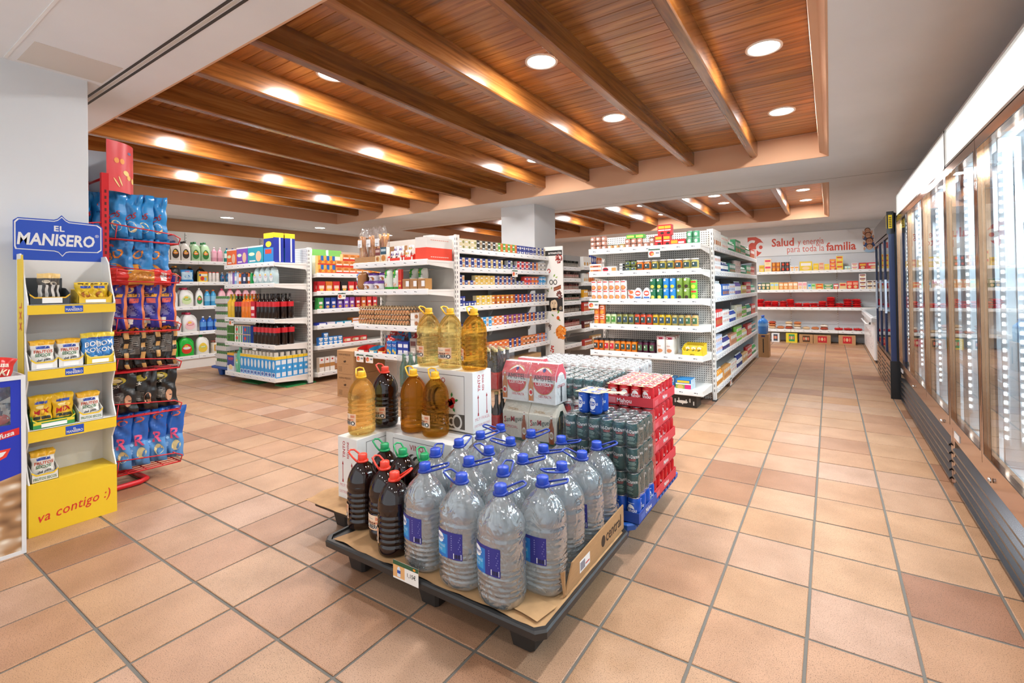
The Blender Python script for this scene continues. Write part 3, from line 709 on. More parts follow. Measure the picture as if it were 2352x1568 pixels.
# ---------------------------------------------------------------- pallets and what stands on them
X3, Z3 = (1, 0, 0), (0, 0, 1)
def pallet(label, x0, x1, y0, y1, mat, nx=3, ny=3, top=.15, rim=.030, blue=False):
    r = thing('pallet', label, 'pallet', (x0, y0, 0)); w, d = x1-x0, y1-y0
    m = MB(); c = .03
    def ring(a, z): return [(c+a, a, z), (w-c-a, a, z), (w-a, c+a, z), (w-a, d-c-a, z), (w-c-a, d-a, z), (c+a, d-a, z), (a, d-c-a, z), (a, c+a, z)]
    P = [ring(.010, top-rim-.006), ring(.002, top-rim), ring(0, top-.006), ring(.006, top), ring(.018, top), ring(.02, top-.008)]
    vs = sum(P, []); n = 8; fs = []
    for i in range(len(P)-1): fs += [(i*n+k, i*n+(k+1) % n, (i+1)*n+(k+1) % n, (i+1)*n+k) for k in range(n)]
    fs += [tuple(reversed(range(n))), tuple(range(5*n, 6*n))]
    m.add(vs, fs, mat)
    if blue:
        k = 0
        while .05+k*.05 < d-.06: m.box(w, w+.004, .05+k*.05, .075+k*.05, top-rim+.008, top-.004, mat); k += 1
    m.obj('deck', r)
    f = MB(); zt = top-rim-.004
    def sq(a, z): return [(-a, -a+.012, z), (-a+.012, -a, z), (a-.012, -a, z), (a, -a+.012, z), (a, a-.012, z), (a-.012, a, z), (-a+.012, a, z), (-a, a-.012, z)]
    Q = [sq(.044, 0), sq(.048, .004), sq(.066, zt)]; vs = sum(Q, []); fs = []
    for i in range(2): fs += [(i*8+k, i*8+(k+1) % 8, (i+1)*8+(k+1) % 8, (i+1)*8+k) for k in range(8)]
    fs += [tuple(reversed(range(8))), tuple(range(16, 24))]
    f.add(vs, fs, mat); fm = f.mesh('foot')
    for i in range(nx):
        for j in range(ny):
            lk('foot', fm, r, (.14+(w-.28)*(i/(nx-1) if nx > 1 else .5), .13+(d-.26)*(j/(ny-1) if ny > 1 else .5), 0))
    return r
BLK = C('#2d2b2a', .42); BLU = C('#1d56a8', .4)
pallet('black plastic pallet under the water bottles, nearest the aisle', -1.255, -.055, -.66, .14, BLK)
pallet('small black pallet under the white wine case, left of the bottles', -1.68, -1.285, -.44, .16, BLK, 2, 2)
pallet('blue plastic pallet under the stacked beer cans', -1.25, -.05, .165, .965, BLU, 3, 3, blue=True)
pallet('blue plastic pallet at the back of the beer stacks', -1.25, -.30, .985, 1.585, BLU, 3, 2, blue=True)
pallet('black pallet behind the white wine cases', -2.06, -1.46, .22, .82, BLK, 2, 2)
def kraft():
    rd = random.Random(3)
    def sheet(name, label, x0, x1, y0, y1, z, amp, seed, cut=0.):
        r2 = random.Random(seed); ph = [r2.uniform(0, 6) for _ in range(6)]
        def fn(u, v):
            x = x0+(x1-x0)*u; y = y0+(y1-y0)*v
            if cut and v < .02: y += cut*(math.sin(u*17+ph[0])*.5+math.sin(u*41+ph[1])*.3+.5)*.03
            if u < .01: x += .012*math.sin(v*23+ph[2])
            k = amp*(math.sin(x*38+ph[3]+y*11)+.6*math.sin(y*47+ph[4]+x*19)+.5*math.sin((x+y)*83+ph[5]))
            return (x, y, z+amp*2.1+k)
        o = MB().surf(fn, 40, 30, MAT_KRAFT, True).surf(lambda u, v: (lambda p: (p[0], p[1], p[2]-.0012))(fn(u, v)), 40, 30, MAT_KRAFT, True, True).obj(name); tag(o, label, 'cardboard'); return o
    sheet('kraft_sheet', 'brown kraft paper sheet under the water bottles', -1.19, -.075, -.640, .12, .1465, .0011, 1, .3)
    sheet('kraft_sheet', 'smaller brown kraft sheet sticking out beside the white wine case', -1.71, -1.29, -.465, .14, .1505, .0008, 2, 0.)
    o = MB().surf(lambda u, v: (-.27+.17*u+.02*v, -.60+.10*v-.02*u, .1535+.006*math.sin(u*3.1)*(1-v)+.004*u*u), 10, 8, MAT_KRAFT).surf(lambda u, v: (-.27+.17*u+.02*v, -.60+.10*v-.02*u, .152+.006*math.sin(u*3.1)*(1-v)+.004*u*u), 10, 8, MAT_KRAFT, True, True).obj('paper_flap'); tag(o, 'loose folded kraft paper flap at the bare pallet corner', 'paper')
    r = thing('cardboard_tray', 'brown corrugated tray side standing along the water bottles', 'tray', (0, 0, 0))
    MB().prism([(-.455, .153), (.125, .153), (.125, .262), (-.39, .248)], -.088, -.082, MAT_CARTON, 'x').obj('side_panel', r)
    MB().prism([(-.088, .153), (-.10, .235), (-.082, .248), (-.082, .153)], -.456, -.450, MAT_CARTON, 'y').obj('corner_flap', r)
    MB().box(-.0815, -.0808, -.335, -.245, .178, .222, C('#f0efec', .5)).box(-.0808, -.0804, -.33, -.29, .184, .216, C('#8b8a94', .5)).box(-.0808, -.0804, -.285, -.25, .19, .196, C('#c04a4a', .5)).obj('sticker', r)
    m = MB(); dk = C('#3a2c20', .7)
    m.text('central', (-.0812, .005, .183), (0, 1, 0), Z3, .052, dk, .012, maxw=.17); m.ell((-.0812, -.11, .2), (0, 1, 0), Z3, .02, .024, dk); m.obj('printed_name', r)
kraft()
# --- five-litre water bottle
WA, WB = .092, .0730
def sell(a, e=2.5):
    ca, sa = math.cos(a), math.sin(a); return math.copysign(abs(ca)**(2/e), ca), math.copysign(abs(sa)**(2/e), sa)
def water_bottle_meshes():
    pr = [(.0, .006), (.55, .002), (.86, .0), (.955, .010), (.985, .022)]
    z = .03
    while z < .250:
        flat = .125 < z < .215
        pr += [(1.0, z), (1.0, z+.008), (.985 if flat else .935, z+.013)]; z += .0185
    pr += [(1.0, .258), (.992, .270), (.95, .290), (.86, .311), (.72, .332), (.55, .350), (.40, .362), (.285, .371), (.235, .377), (.225, .388), (.0001, .388)]
    b = MB()
    def wob(a, z):
        k = 1+.006*math.sin(7*a+z*60)
        if .265 < z < .365: k *= 1+.030*math.sin(12*a)*min(1, (z-.265)/.03)
        return k
    vs = []
    n = 48; body = MB()
    P2 = pr
    for i, (r, z) in enumerate(P2):
        for k in range(n):
            a = 2*PI*k/n; x, y = sell(a); t = min(1, max(0, (z-.30)/.07)); x = x*(1-t)+math.cos(a)*t; y = y*(1-t)+math.sin(a)*t
            aa = WA*(1-t)+.079*t; bb = WB*(1-t)+.079*t; q = r*wob(a, z)
            vs.append((q*aa*x, q*bb*y, z))
    fs = [(i*n+k, i*n+(k+1) % n, (i+1)*n+(k+1) % n, (i+1)*n+k) for i in range(len(P2)-1) for k in range(n)]
    body.add(vs, fs, MAT_WATER, True)
    cap = MB(); cb = C('#2347b4', .35); cd = C('#1c3a96', .4)
    cap.lathe([(.0225, .386), (.0235, .389), (.0235, .412), (.0215, .415), (.0001, .4155)], 24, cb, wob=lambda a, z: 1+.012*(math.sin(24*a/2*2) > 0))
    cap.lathe([(.024, .3785), (.0285, .379), (.0285, .386), (.024, .388)], 24, cd)
    hd = MB(); hd.tube([(.012, -.026, .383), (.05, -.024, .392), (.092, -.020, .402), (.098, -.012, .404), (.098, .012, .404), (.092, .020, .402), (.05, .024, .392), (.012, .026, .383)], .0042, cd, 7)
    lab = MB()
    def pt(a, z, k=1.014):
        x, y = sell(a); return (WA*k*x, WB*k*y, z)
    A0, A1 = R(-168), R(-62); z0, z1 = .118, .218
    def at(s, z, k=1.014): return pt(A0+(A1-A0)*s, z0+(z1-z0)*z, k)
    c1, c2, c3 = C('#1a73c4', .3), C('#2a9bd8', .3), C('#2b2f86', .3)
    def colr(u, v):
        if u > .7 or v > .84 or u < .08: return c3
        return c2 if (v < .55 and .2 < u < .62 and v > .12) else c1
    lab.surf(lambda u, v: at(u, v), 22, 8, colr)
    wt = C('#f6f8fb', .35)
    ellstrip(lab, lambda u, v: at(u, v, 1.019), .42, .70, .17, .20, wt)
    lab.text('aliment', None, None, None, 1, C('#2a4a9a', .4), .01, fn=lambda x, y: at(.45+x*.062, .63+y*.17, 1.0225))
    ellstrip(lab, lambda u, v: at(u, v, 1.0225), .30, .72, .032, .08, C('#1c2f7a', .4), 4)
    lab.text('Agua mineral', None, None, None, 1, C('#cfeafa', .4), .0, fn=lambda x, y: at(.42+x*.052, .36+y*.13, 1.020))
    lab.text('natural', None, None, None, 1, C('#cfeafa', .4), .0, fn=lambda x, y: at(.42+x*.052, .21+y*.13, 1.020))
    for k in range(7): lab.quad([at(.74, .88-k*.085, 1.018), at(.95-.02*(k % 3), .88-k*.085, 1.018), at(.95-.02*(k % 3), .845-k*.085, 1.018), at(.74, .845-k*.085, 1.018)], C('#8d92c8', .4))
    lab.quad([at(.78, .04, 1.018), at(.97, .04, 1.018), at(.97, .24, 1.018), at(.78, .24, 1.018)], wt)
    for k in range(8): lab.quad([at(.795+k*.021, .06, 1.0205), at(.803+k*.021+.004*(k % 3), .06, 1.0205), at(.803+k*.021+.004*(k % 3), .21, 1.0205), at(.795+k*.021, .21, 1.0205)], C('#222222', .5))
    return body.mesh('body'), cap.mesh('cap'), hd.mesh('handle'), lab.mesh('label')
WM = water_bottle_meshes()
def water_bottles():
    caps = [(-.283, -.572, 60), (-.187, -.43, 20), (-.192, -.268, 250), (-.178, -.108, 170), (-.178, .045, 40), (-.378, -.425, 110), (-.384, -.272, 35), (-.371, -.12, 5), (-.362, .033, 10),
            (-.477, -.566, 165), (-.689, -.555, 40), (-.570, -.412, 30), (-.578, -.262, 160), (-.777, -.402, 120), (-.770, -.25, 100), (-.757, -.102, 60), (-.740, .048, 190), (-.566, -.108, 200), (-.545, .045, 50)]
    where = ['nearest the camera', 'at the near corner beside the tray side', 'second along the tray side', 'third along the tray side', 'at the far end of the tray side', 'directly behind the nearest one', 'in the middle of the block', 'behind the middle of the block', 'beside the dark green can packs',
             'between the two labelled front ones', 'beside the dark red-capped jugs', 'in the second row left of the middle', 'in the third row left of the middle', 'behind the one next to the jugs', 'in front of the white wine case', 'at the foot of the tall wine case', 'farthest back by the wine case', 'in the fourth row left of the middle', 'at the foot of the cream beer packs']
    for (x, y, a), w in zip(caps, where):
        r = thing('water_bottle', 'large clear water bottle with blue cap '+w, 'bottle', (x, y, .1535), R(random.uniform(-4, 4)), 'water bottles on the black pallet')
        lk('body', WM[0], r); c = lk('cap', WM[1], r); lk('handle', WM[2], c, (0, 0, 0), R(a)); lk('label', WM[3], r)
water_bottles()
# --- wine jugs
def jug_meshes(mat, capc, red=False):
    rr = .073
    pr = [(.0001, .006), (.05, .001), (.066, 0.), (.0705, .006), (.073, .016)]
    z = .03
    while z < .175: pr += [(.073, z), (.073, z+.013), (.0682, z+.017), (.0682, z+.020)]; z += .0245
    pr += [(.0735, .190), (.0735, .200), (.0715, .207), (.0725, .213), (.069, .232), (.061, .255), (.049, .276), (.035, .293), (.024, .302), (.0195, .306), (.0185, .318), (.0001, .318)]
    b = MB().lathe(pr, 32, mat, caps=False, wob=lambda a, z: 1+(.010*math.sin(8*a) if .2 < z < .28 else 0))
    cm = C(capc, .38)
    cp = MB().lathe([(.0205, .312), (.0215, .315), (.0215, .338), (.019, .341), (.0001, .3412)], 20, cm).lathe([(.021, .303), (.027, .304), (.027, .311), (.021, .313)], 20, cm)
    hd = MB().tube([(.010, -.025, .308), (.040, -.024, .326), (.070, -.019, .346), (.077, 0, .351), (.070, .019, .346), (.040, .024, .326), (.010, .025, .308)], .0046, cm, 7)
    lb = MB(); A0, A1 = R(-150), R(-70); z0, z1 = .052, .118
    def at(s, v, k=.0746): a = A0+(A1-A0)*s; return (k*math.cos(a), k*math.sin(a), z0+(z1-z0)*v)
    pe, wr = C('#eec6a4', .5), C('#d9543c', .5)
    lb.surf(lambda u, v: at(u, v), 16, 8, lambda u, v: wr if (v > .97 or v < .04 or u < .03 or u > .97) else (C('#f3d8bd', .5) if v > .62 and u < .62 else pe))
    q = .0752; dk = C('#26211f', .5)
    lb.surf(lambda u, v: at(.07+.86*u, .10+.26*v, q), 12, 2, C('#f2efe8', .5))
    lb.text('CUBERO', None, None, None, 1, dk, .03, fn=lambda x, y: at(.45+x*.155, .12+y*.27, .0757))
    ellstrip(lb, lambda u, v: at(u, v, .0760), .83, .23, .12, .17, dk, 6); ellstrip(lb, lambda u, v: at(u, v, .0764), .83, .23, .07, .11, C('#f2efe8', .5), 5)
    for k in range(4): lb.surf(lambda u, v, k=k: at(.16+.13*k+.10*u, .42+.12*v, q), 3, 1, C('#7b4a34', .5))
    lb.surf(lambda u, v: at(.66+.26*u, .68+.2*v, q), 4, 1, C('#e08a66', .5)); lb.surf(lambda u, v: at(.12+.4*u, .74+.03*v, q), 6, 1, C('#8a8f88', .5)); lb.surf(lambda u, v: at(.66+.2*u, .45+.12*v, q), 4, 1, C('#e08a66', .5))
    return b.mesh('body'), cp.mesh('cap'), hd.mesh('handle'), lb.mesh('label')
GOLD = liquid_mat('pale_wine', (1, .84, .36, 1), 1.33, .0, milk=.58, milkcol=(1, .86, .46, 1))
AMBER = liquid_mat('amber_wine', (1, .66, .14, 1), 1.33, .0, milk=.6, milkcol=(1, .70, .20, 1))
BROWN = liquid_mat('brown_wine', (.8, .36, .05, 1), 1.33, .0, milk=.45, milkcol=(.85, .45, .08, 1))
DARKW = C('#1c0c0a', .06, spec=.7)
def jugs():
    y_, r_, g_ = '#f2b61c', '#e8402c', '#1f9a5c'
    J = {'g': jug_meshes(GOLD, y_), 'a': jug_meshes(AMBER, y_), 'b': jug_meshes(BROWN, y_), 'r': jug_meshes(DARKW, r_), 'k': jug_meshes(DARKW, g_)}
    L = [('g', -1.315, .105, .842, 175, 0, 'pale golden wine jug with yellow cap on the tall case, left'), ('g', -1.135, .10, .842, 165, 25, 'pale golden wine jug with yellow cap on the tall case, centre'), ('a', -.955, .10, .842, 150, -35, 'golden wine jug with raised yellow handle on the tall case, right'),
         ('g', -1.485, -.255, .50, 150, 8, 'golden wine jug with yellow cap standing alone on the left case'), ('r', -1.49, -.085, .50, 170, 30, 'dark red wine jug with red cap behind the golden jugs'),
         ('b', -1.262, -.075, .50, 160, -42, 'brown sherry jug with yellow cap beside the dark one'), ('a', -1.09, -.078, .50, 150, 0, 'amber wine jug with full label in front of the tall case'),
         ('r', -1.195, -.475, .1535, 190, -30, 'dark wine jug with red cap at the pallet corner'), ('r', -1.02, -.487, .1535, 175, 22, 'dark wine jug with red cap and visible label, middle one'), ('r', -.878, -.553, .1535, 35, -38, 'dark wine jug with red cap next to the water bottles'),
         ('k', -1.225, -.315, .1535, 180, -60, 'dark wine jug with green cap behind the red caps, left'), ('k', -1.078, -.325, .1535, 160, -60, 'dark wine jug with green cap behind the red caps, middle'), ('k', -.930, -.322, .1535, 150, -60, 'dark wine jug with green cap half hidden by water bottles')]
    for k, x, y, z, a, lr, lab in L:
        M = J[k]; r = thing('wine_jug', lab, 'jug', (x, y, z), 0, 'five-litre wine jugs')
        lk('body', M[0], r); c = lk('cap', M[1], r); lk('handle', M[2], c, (0, 0, 0), R(a)); lk('label', M[3], r, (0, 0, 0), R(lr))
jugs()
# --- white wine cases
def wine_case(label, x, y, z, rz):
    r = thing('wine_case', label, 'box', (x, y, z), rz, 'white wine cases'); w, d, h = .50, .165, .335
    wh = C('#eceae6', .6); rd = C('#b5202a', .6); bk = C('#2e2a28', .6); gy = C('#55504b', .6)
    b = MB().cbox(0, w, 0, d, 0, h, .002, wh); b.obj('carton', r)
    MB().box(-.0005, w+.0005, d/2-.024, d/2+.024, h-.0004, h+.0006, C('#dcd8d2', .35)).obj('tape', r)
    p = MB(); y0 = -.0006
    def line(a, c, e, f): p.quad([(a, y0, e), (c, y0, e), (c, y0, f), (a, y0, f)], bk)
    line(.06, .44, .307, .3095); line(.06, .0625, .012, .3095); line(.4375, .44, .012, .3095)
    p.quad([(.06, y0, .012), (.44, y0, .012), (.44, y0, .095), (.06, y0, .075)], gy)
    p.text('CUBERO', (.235, y0-.0006, .024), X3, Z3, .05, wh, .03, maxw=.30)
    p.ell((.385, y0-.0008, .05), X3, Z3, .036, .042, wh); p.ell((.385, y0-.0014, .05), X3, Z3, .024, .03, gy)
    p.text('VINO', (.245, y0, .262), X3, Z3, .03, rd, .006, space=1.05)
    # barrel
    for k, (cx, ru) in enumerate(((.215, .066), (.232, .064), (.250, .060), (.262, .054))): p.ell((cx, y0-.0003*(k+1), .165), X3, Z3, ru*.8, ru*1.15, (bk, wh, bk, C('#d8d3ca', .6))[k], 24)
    for k in range(7): p.quad([(.185+k*.006, y0-.0016, .12+.012*k), (.295, y0-.0016, .13+.012*k), (.295, y0-.0016, .1315+.012*k), (.185+k*.006, y0-.0016, .1215+.012*k)], bk)
    for k, (dx, dz) in enumerate(((0, 0), (.02, .01), (.01, -.015), (-.015, -.008))): p.ell((.335+dx, y0-.002, .155+dz), X3, Z3, .02, .02, rd, 9)
    for an in (20, 80, 150, 220, 300):
        o = Vector((.34+.03*math.cos(R(an)), y0-.0024, .155+.03*math.sin(R(an)))); q = Vector((math.cos(R(an)), 0, math.sin(R(an)))); n_ = Vector((-q.z, 0, q.x)); p.quad([o, o+q*.015+n_*.008, o+q*.03, o+q*.015-n_*.008], C('#2f8a4a', .6))
    p.text('GARANTIZADA', (.235, y0-.002, .098), X3, Z3, .014, C('#c8876a', .6), 0, maxw=.17)
    p.obj('front_print', r)
    for xs, ex in ((w+.0006, (0, 1, 0)), (-.0006, (0, -1, 0))):
        q = MB()
        for yy in (.045, .122):
            yy2 = yy
            q.quad([(xs, yy2-.0022, .10), (xs, yy2+.0022, .10), (xs, yy2+.0022, .19), (xs, yy2-.0022, .19)], rd); q.quad([(xs, yy2-.007, .185), (xs, yy2+.007, .185), (xs, yy2, .205)], rd); q.quad([(xs, yy2-.006, .088), (xs, yy2+.006, .088), (xs, yy2+.004, .105), (xs, yy2-.004, .105)], rd)
        q.text('MUY FRAGIL', (xs, d/2, .062), ex, Z3, .018, C('#d8838a', .6), -.005, maxw=.13); q.text('DISTRIBUIDORES', (xs, d/2, .028), ex, Z3, .015, C('#dd979b', .6), -.005, maxw=.14)
        s = 1 if ex[1] > 0 else -1
        q.text('TINTO', (xs, d/2-.018*s, .268), (0, 0, 1), (0, -s, 0), .022, rd, .012, maxw=.10); q.text('RED WINE', (xs, d/2+.015*s, .268), (0, 0, 1), (0, -s, 0), .018, rd, .012, maxw=.09)
        q.obj('end_print', r)
    return r
wine_case('white wine case with barrel print carrying three golden jugs', -1.405, .02, .50, 0)
wine_case('white wine case under the tall case, hidden behind the amber jugs', -1.405, .02, .1535, 0)
wine_case('white wine case with barrel print under the amber jugs', -1.404, -.157, .1535, 0)
wine_case('white wine case turned end-on at the pallet edge, upper one', -1.412, -.345, .1535, PI/2)
# --- beer cans
CR, CH = .0330, .1155
def can_mesh(body, txt=None, tcol='#f2f2f0', lines=None, ring=None, disc=None, top='#cfd2d4', bold=.01):
    m = MB(); al = C(top, .25, .9)
    m.lathe([(.0245, 0), (.027, .002), (.0325, .010), (.033, .014), (.033, .100), (.0265, .112)], 20, C(body, .28, .25), caps=True)
    m.lathe([(.0265, .1115), (.0272, .1145), (.0262, .1155), (.0245, .1145), (.024, .1115), (.0001, .1115)], 20, al, caps=False)
    m.ell((0, -.006, .1119), (1, 0, 0), (0, 1, 0), .011, .007, C('#8d9194', .3, .8), 10)
    for a in (-95, 85):
        def at(x, z, k=.0333, a=a): t = R(a)+x/.033; return (k*math.cos(t), k*math.sin(t), z)
        if disc:
            ellstrip(m, lambda x, z: at(x, z, .0334), 0, .056, .021, .030, C(disc, .35)); (ellstrip(m, lambda x, z: at(x, z, .0336), 0, .057, .023, .011, C(body, .3)) if ring else None)
        if txt: m.text(txt, None, None, None, 1, C(tcol, .35), bold, fn=lambda x, y: at(x*.0165 if len(txt) < 7 else x*.0128, .070+y*.017 if not ring else .050+y*.019, .0340))
        if lines:
            for k, (z, c_) in enumerate(lines): m.surf(lambda u, v: at(-.019+.003*(k % 2)+(.038-.003*(k % 3)-.003*(k % 2))*u, z+.003*v, .0334), 5, 1, C(c_, .4))
    return m.mesh('can')
CAN_G = can_mesh('#1d4a48', 'Voll-Damm', lines=((.064, '#c04a48'), (.058, '#c04a48'), (.048, '#8fb0a8'), (.042, '#8fb0a8'), (.036, '#7fa39a'), (.026, '#7fa39a'), (.020, '#7fa39a')))
CAN_R = can_mesh('#c2161e', 'Mahou', ring=True, disc='#efe9e4', lines=((.088, '#e9c9b8'), (.022, '#e9c9b8')))
CAN_B = can_mesh('#1a50b4', 'Mahou', ring=True, disc='#eef1f6', lines=((.09, '#c6d4ee'), (.018, '#c6d4ee')))
CAN_W = can_mesh('#e9e4e0', 'AMSTEL', '#2a2f55', disc='#c9282f', lines=((.095, '#c9282f'), (.02, '#c9a05a')))
def film_box(w, d, h, amp=.004, seed=1):
    """loose shrink film around a pack"""
    r = random.Random(seed); m = MB(); ph = [r.uniform(0, 6) for _ in range(4)]
    def bump(a, b): return amp*(math.sin(a*95+ph[0])*math.sin(b*60+ph[1])+.6*math.sin(a*41+b*77+ph[2]))
    m.surf(lambda u, v: (w*u, bump(w*u, h*v)-amp, h*v), 18, 6, MAT_FILM); m.surf(lambda u, v: (w+amp+bump(d*u, h*v), d*u, h*v), 14, 6, MAT_FILM)
    m.surf(lambda u, v: (w*u, d*v, h+amp+bump(w*u, d*v)), 18, 14, MAT_FILM); m.surf(lambda u, v: (-amp+bump(d*u, h*v), d*(1-u), h*v), 14, 6, MAT_FILM)
    return m.mesh('shrink_wrap')
def can_pack(label, can, nx, ny, x, y, z, film=True, group=None, only=None, name='can_pack', turn=0):
    r = thing(name, label, 'can pack', (x, y, z), 0, group); p = 2*CR+.0008
    for i in range(nx):
        for j in range(ny):
            if only and not only(i, j): continue
            lk('can', can, r, (CR+i*p, CR+j*p, 0), R(random.uniform(-25, 25)+turn))
    if film: lk('shrink_wrap', film_box(nx*p, ny*p, CH+.001, .0025, random.randrange(99)), r)
    return r
def beer():
    p = 2*CR+.0008
    # near stack of dark green cans on a blue tray
    def tray(label, x, y, z, nx, ny, col, can, group, txt, topper=False, cans=None, dim=False):
        r = thing('beer_tray', label, 'tray', (x, y, z), 0, group); w, d, t = nx*p+.004, ny*p+.004, .003; c = C(col, .55)
        m = MB(); m.box(0, w, 0, d, 0, .002, c); hf = .052
        m.box(0, w, 0, t, 0, hf, c); m.box(0, w, d-t, d, 0, hf, c); m.box(0, t, t, d-t, 0, hf, c); m.box(w-t, w, t, d-t, 0, hf, c); m.obj('tray', r)
        q = MB(); wt = C('#f3e9e6', .5); lt = C(dim, .5) if dim else wt
        q.text(txt, (w*.40, -.0006, .016), X3, Z3, .024, wt, .02, maxw=.085); q.text(txt, (w+.0006, d*.52, .016), (0, 1, 0), Z3, .024, wt, .02, maxw=.085)
        for k in range(5): q.ell((w*.40-.02+k*.01, -.0006, .009), X3, Z3, .003, .003, wt, 6)
        q.quad([(w*.06, -.0006, .010), (w*.22, -.0006, .010), (w*.22, -.0006, .042), (w*.06, -.0006, .042)], lt)
        for k in range(4): q.quad([(w+.0006, .03, .010+k*.007), (w+.0006, .085, .012+k*.007), (w+.0006, .085, .015+k*.007), (w+.0006, .03, .013+k*.007)], lt)
        q.obj('tray_print', r)
        for i in range(nx):
            for j in range(ny):
                if cans is None or cans(i, j): lk('can', can, r, (.002+CR+i*p, .002+CR+j*p, .0025), R(random.uniform(-30, 30)))
        if topper:
            tp = MB(); kr = C('#e6bb8e', .6)
            n = 24
            tp.surf(lambda u, v: (.004+(w-.008)*u, .004+(d-.008)*v, CH-.004+.0025*math.sin(u*40)*math.sin(v*33)), 20, 26, kr)
            tp.obj('card_topper', r)
        return r
    tray('blue cardboard tray of blue beer cans at the bottom of the stack', -.435, .192, .1505, 6, 4, '#24489c', CAN_B, 'blue beer trays', 'Mahou', cans=lambda i, j: i == 5 or j == 0, dim='#6f8ac8')
    for k in range(3):
        can_pack('shrink-wrapped pack of dark green beer cans, %s of the near stack' % ('bottom', 'middle', 'top')[k], CAN_G, 6, 4, -.436, .192, .271+k*.121, group='dark green can packs', only=(lambda i, j: i >= 4 or j == 0) if k < 2 else None)
    # stack of red trays
    for k in range(5):
        tray('red cardboard tray of red beer cans, %s of the five trays' % ('bottom', 'second', 'third', 'fourth', 'topmost')[k], -.315, .470, .1505+k*.1225, 4, 6, '#c9323c', CAN_R, 'red beer trays', 'Mahou', topper=(k == 4), cans=None if k == 4 else (lambda i, j: i == 3 or j == 0), dim='#e0838a')
    # white and red packs with a green pack on top
    for k in range(5):
        can_pack('shrink-wrapped pack of %s, layer %s beside the red trays' % ('dark green beer cans' if k == 4 else 'white and red beer cans', ('one', 'two', 'three', 'four', 'five')[k]), CAN_G if k == 4 else CAN_W, 6, 6, -.745, .492, .1505+k*.1225, group='can packs behind the near stack', only=None if k == 4 else (lambda i, j: i == 5 or j == 0))
    for k in range(5):
        for xx, nm in ((-.745, 'right'), (-1.16, 'left')):
            if k < 4: can_pack('pale can pack in the rear stack, %s column, layer %s' % (nm, ('one', 'two', 'three', 'four')[k]), CAN_W, 6, 6, xx, 1.0, .1505+k*.1225, group='rear can packs', film=False, only=lambda i, j: i == 5 and j == 0)
            else: can_pack('silver-topped can pack on top of the rear stack, %s one' % nm, CAN_W, 6, 6, xx, 1.0, .1505+k*.1225, group='rear can packs', only=None)
    # four blue cans with a torn card carrier
    r = thing('can_carrier', 'four blue beer cans in a torn card carrier on the green cans', 'can pack', (-.375, .225, .6385), R(-4))
    for i in range(2):
        for j in range(2): lk('can', CAN_B, r, (CR+i*p, CR+j*p, 0), R((-20, 15, -5, 10)[i*2+j]))
    kr = C('#e6bb8e', .6); t = MB()
    t.surf(lambda u, v: (-.004+.142*u, -.004+.142*v, CH-.004+.001*math.sin(u*20)), 8, 8, kr)
    t.surf(lambda u, v: (.138+.12*u, .01+.05*v+.012*math.sin(u*9), CH-.004+.012*math.sin(u*2.4)), 10, 3, kr); t.obj('card_carrier', r)
beer()
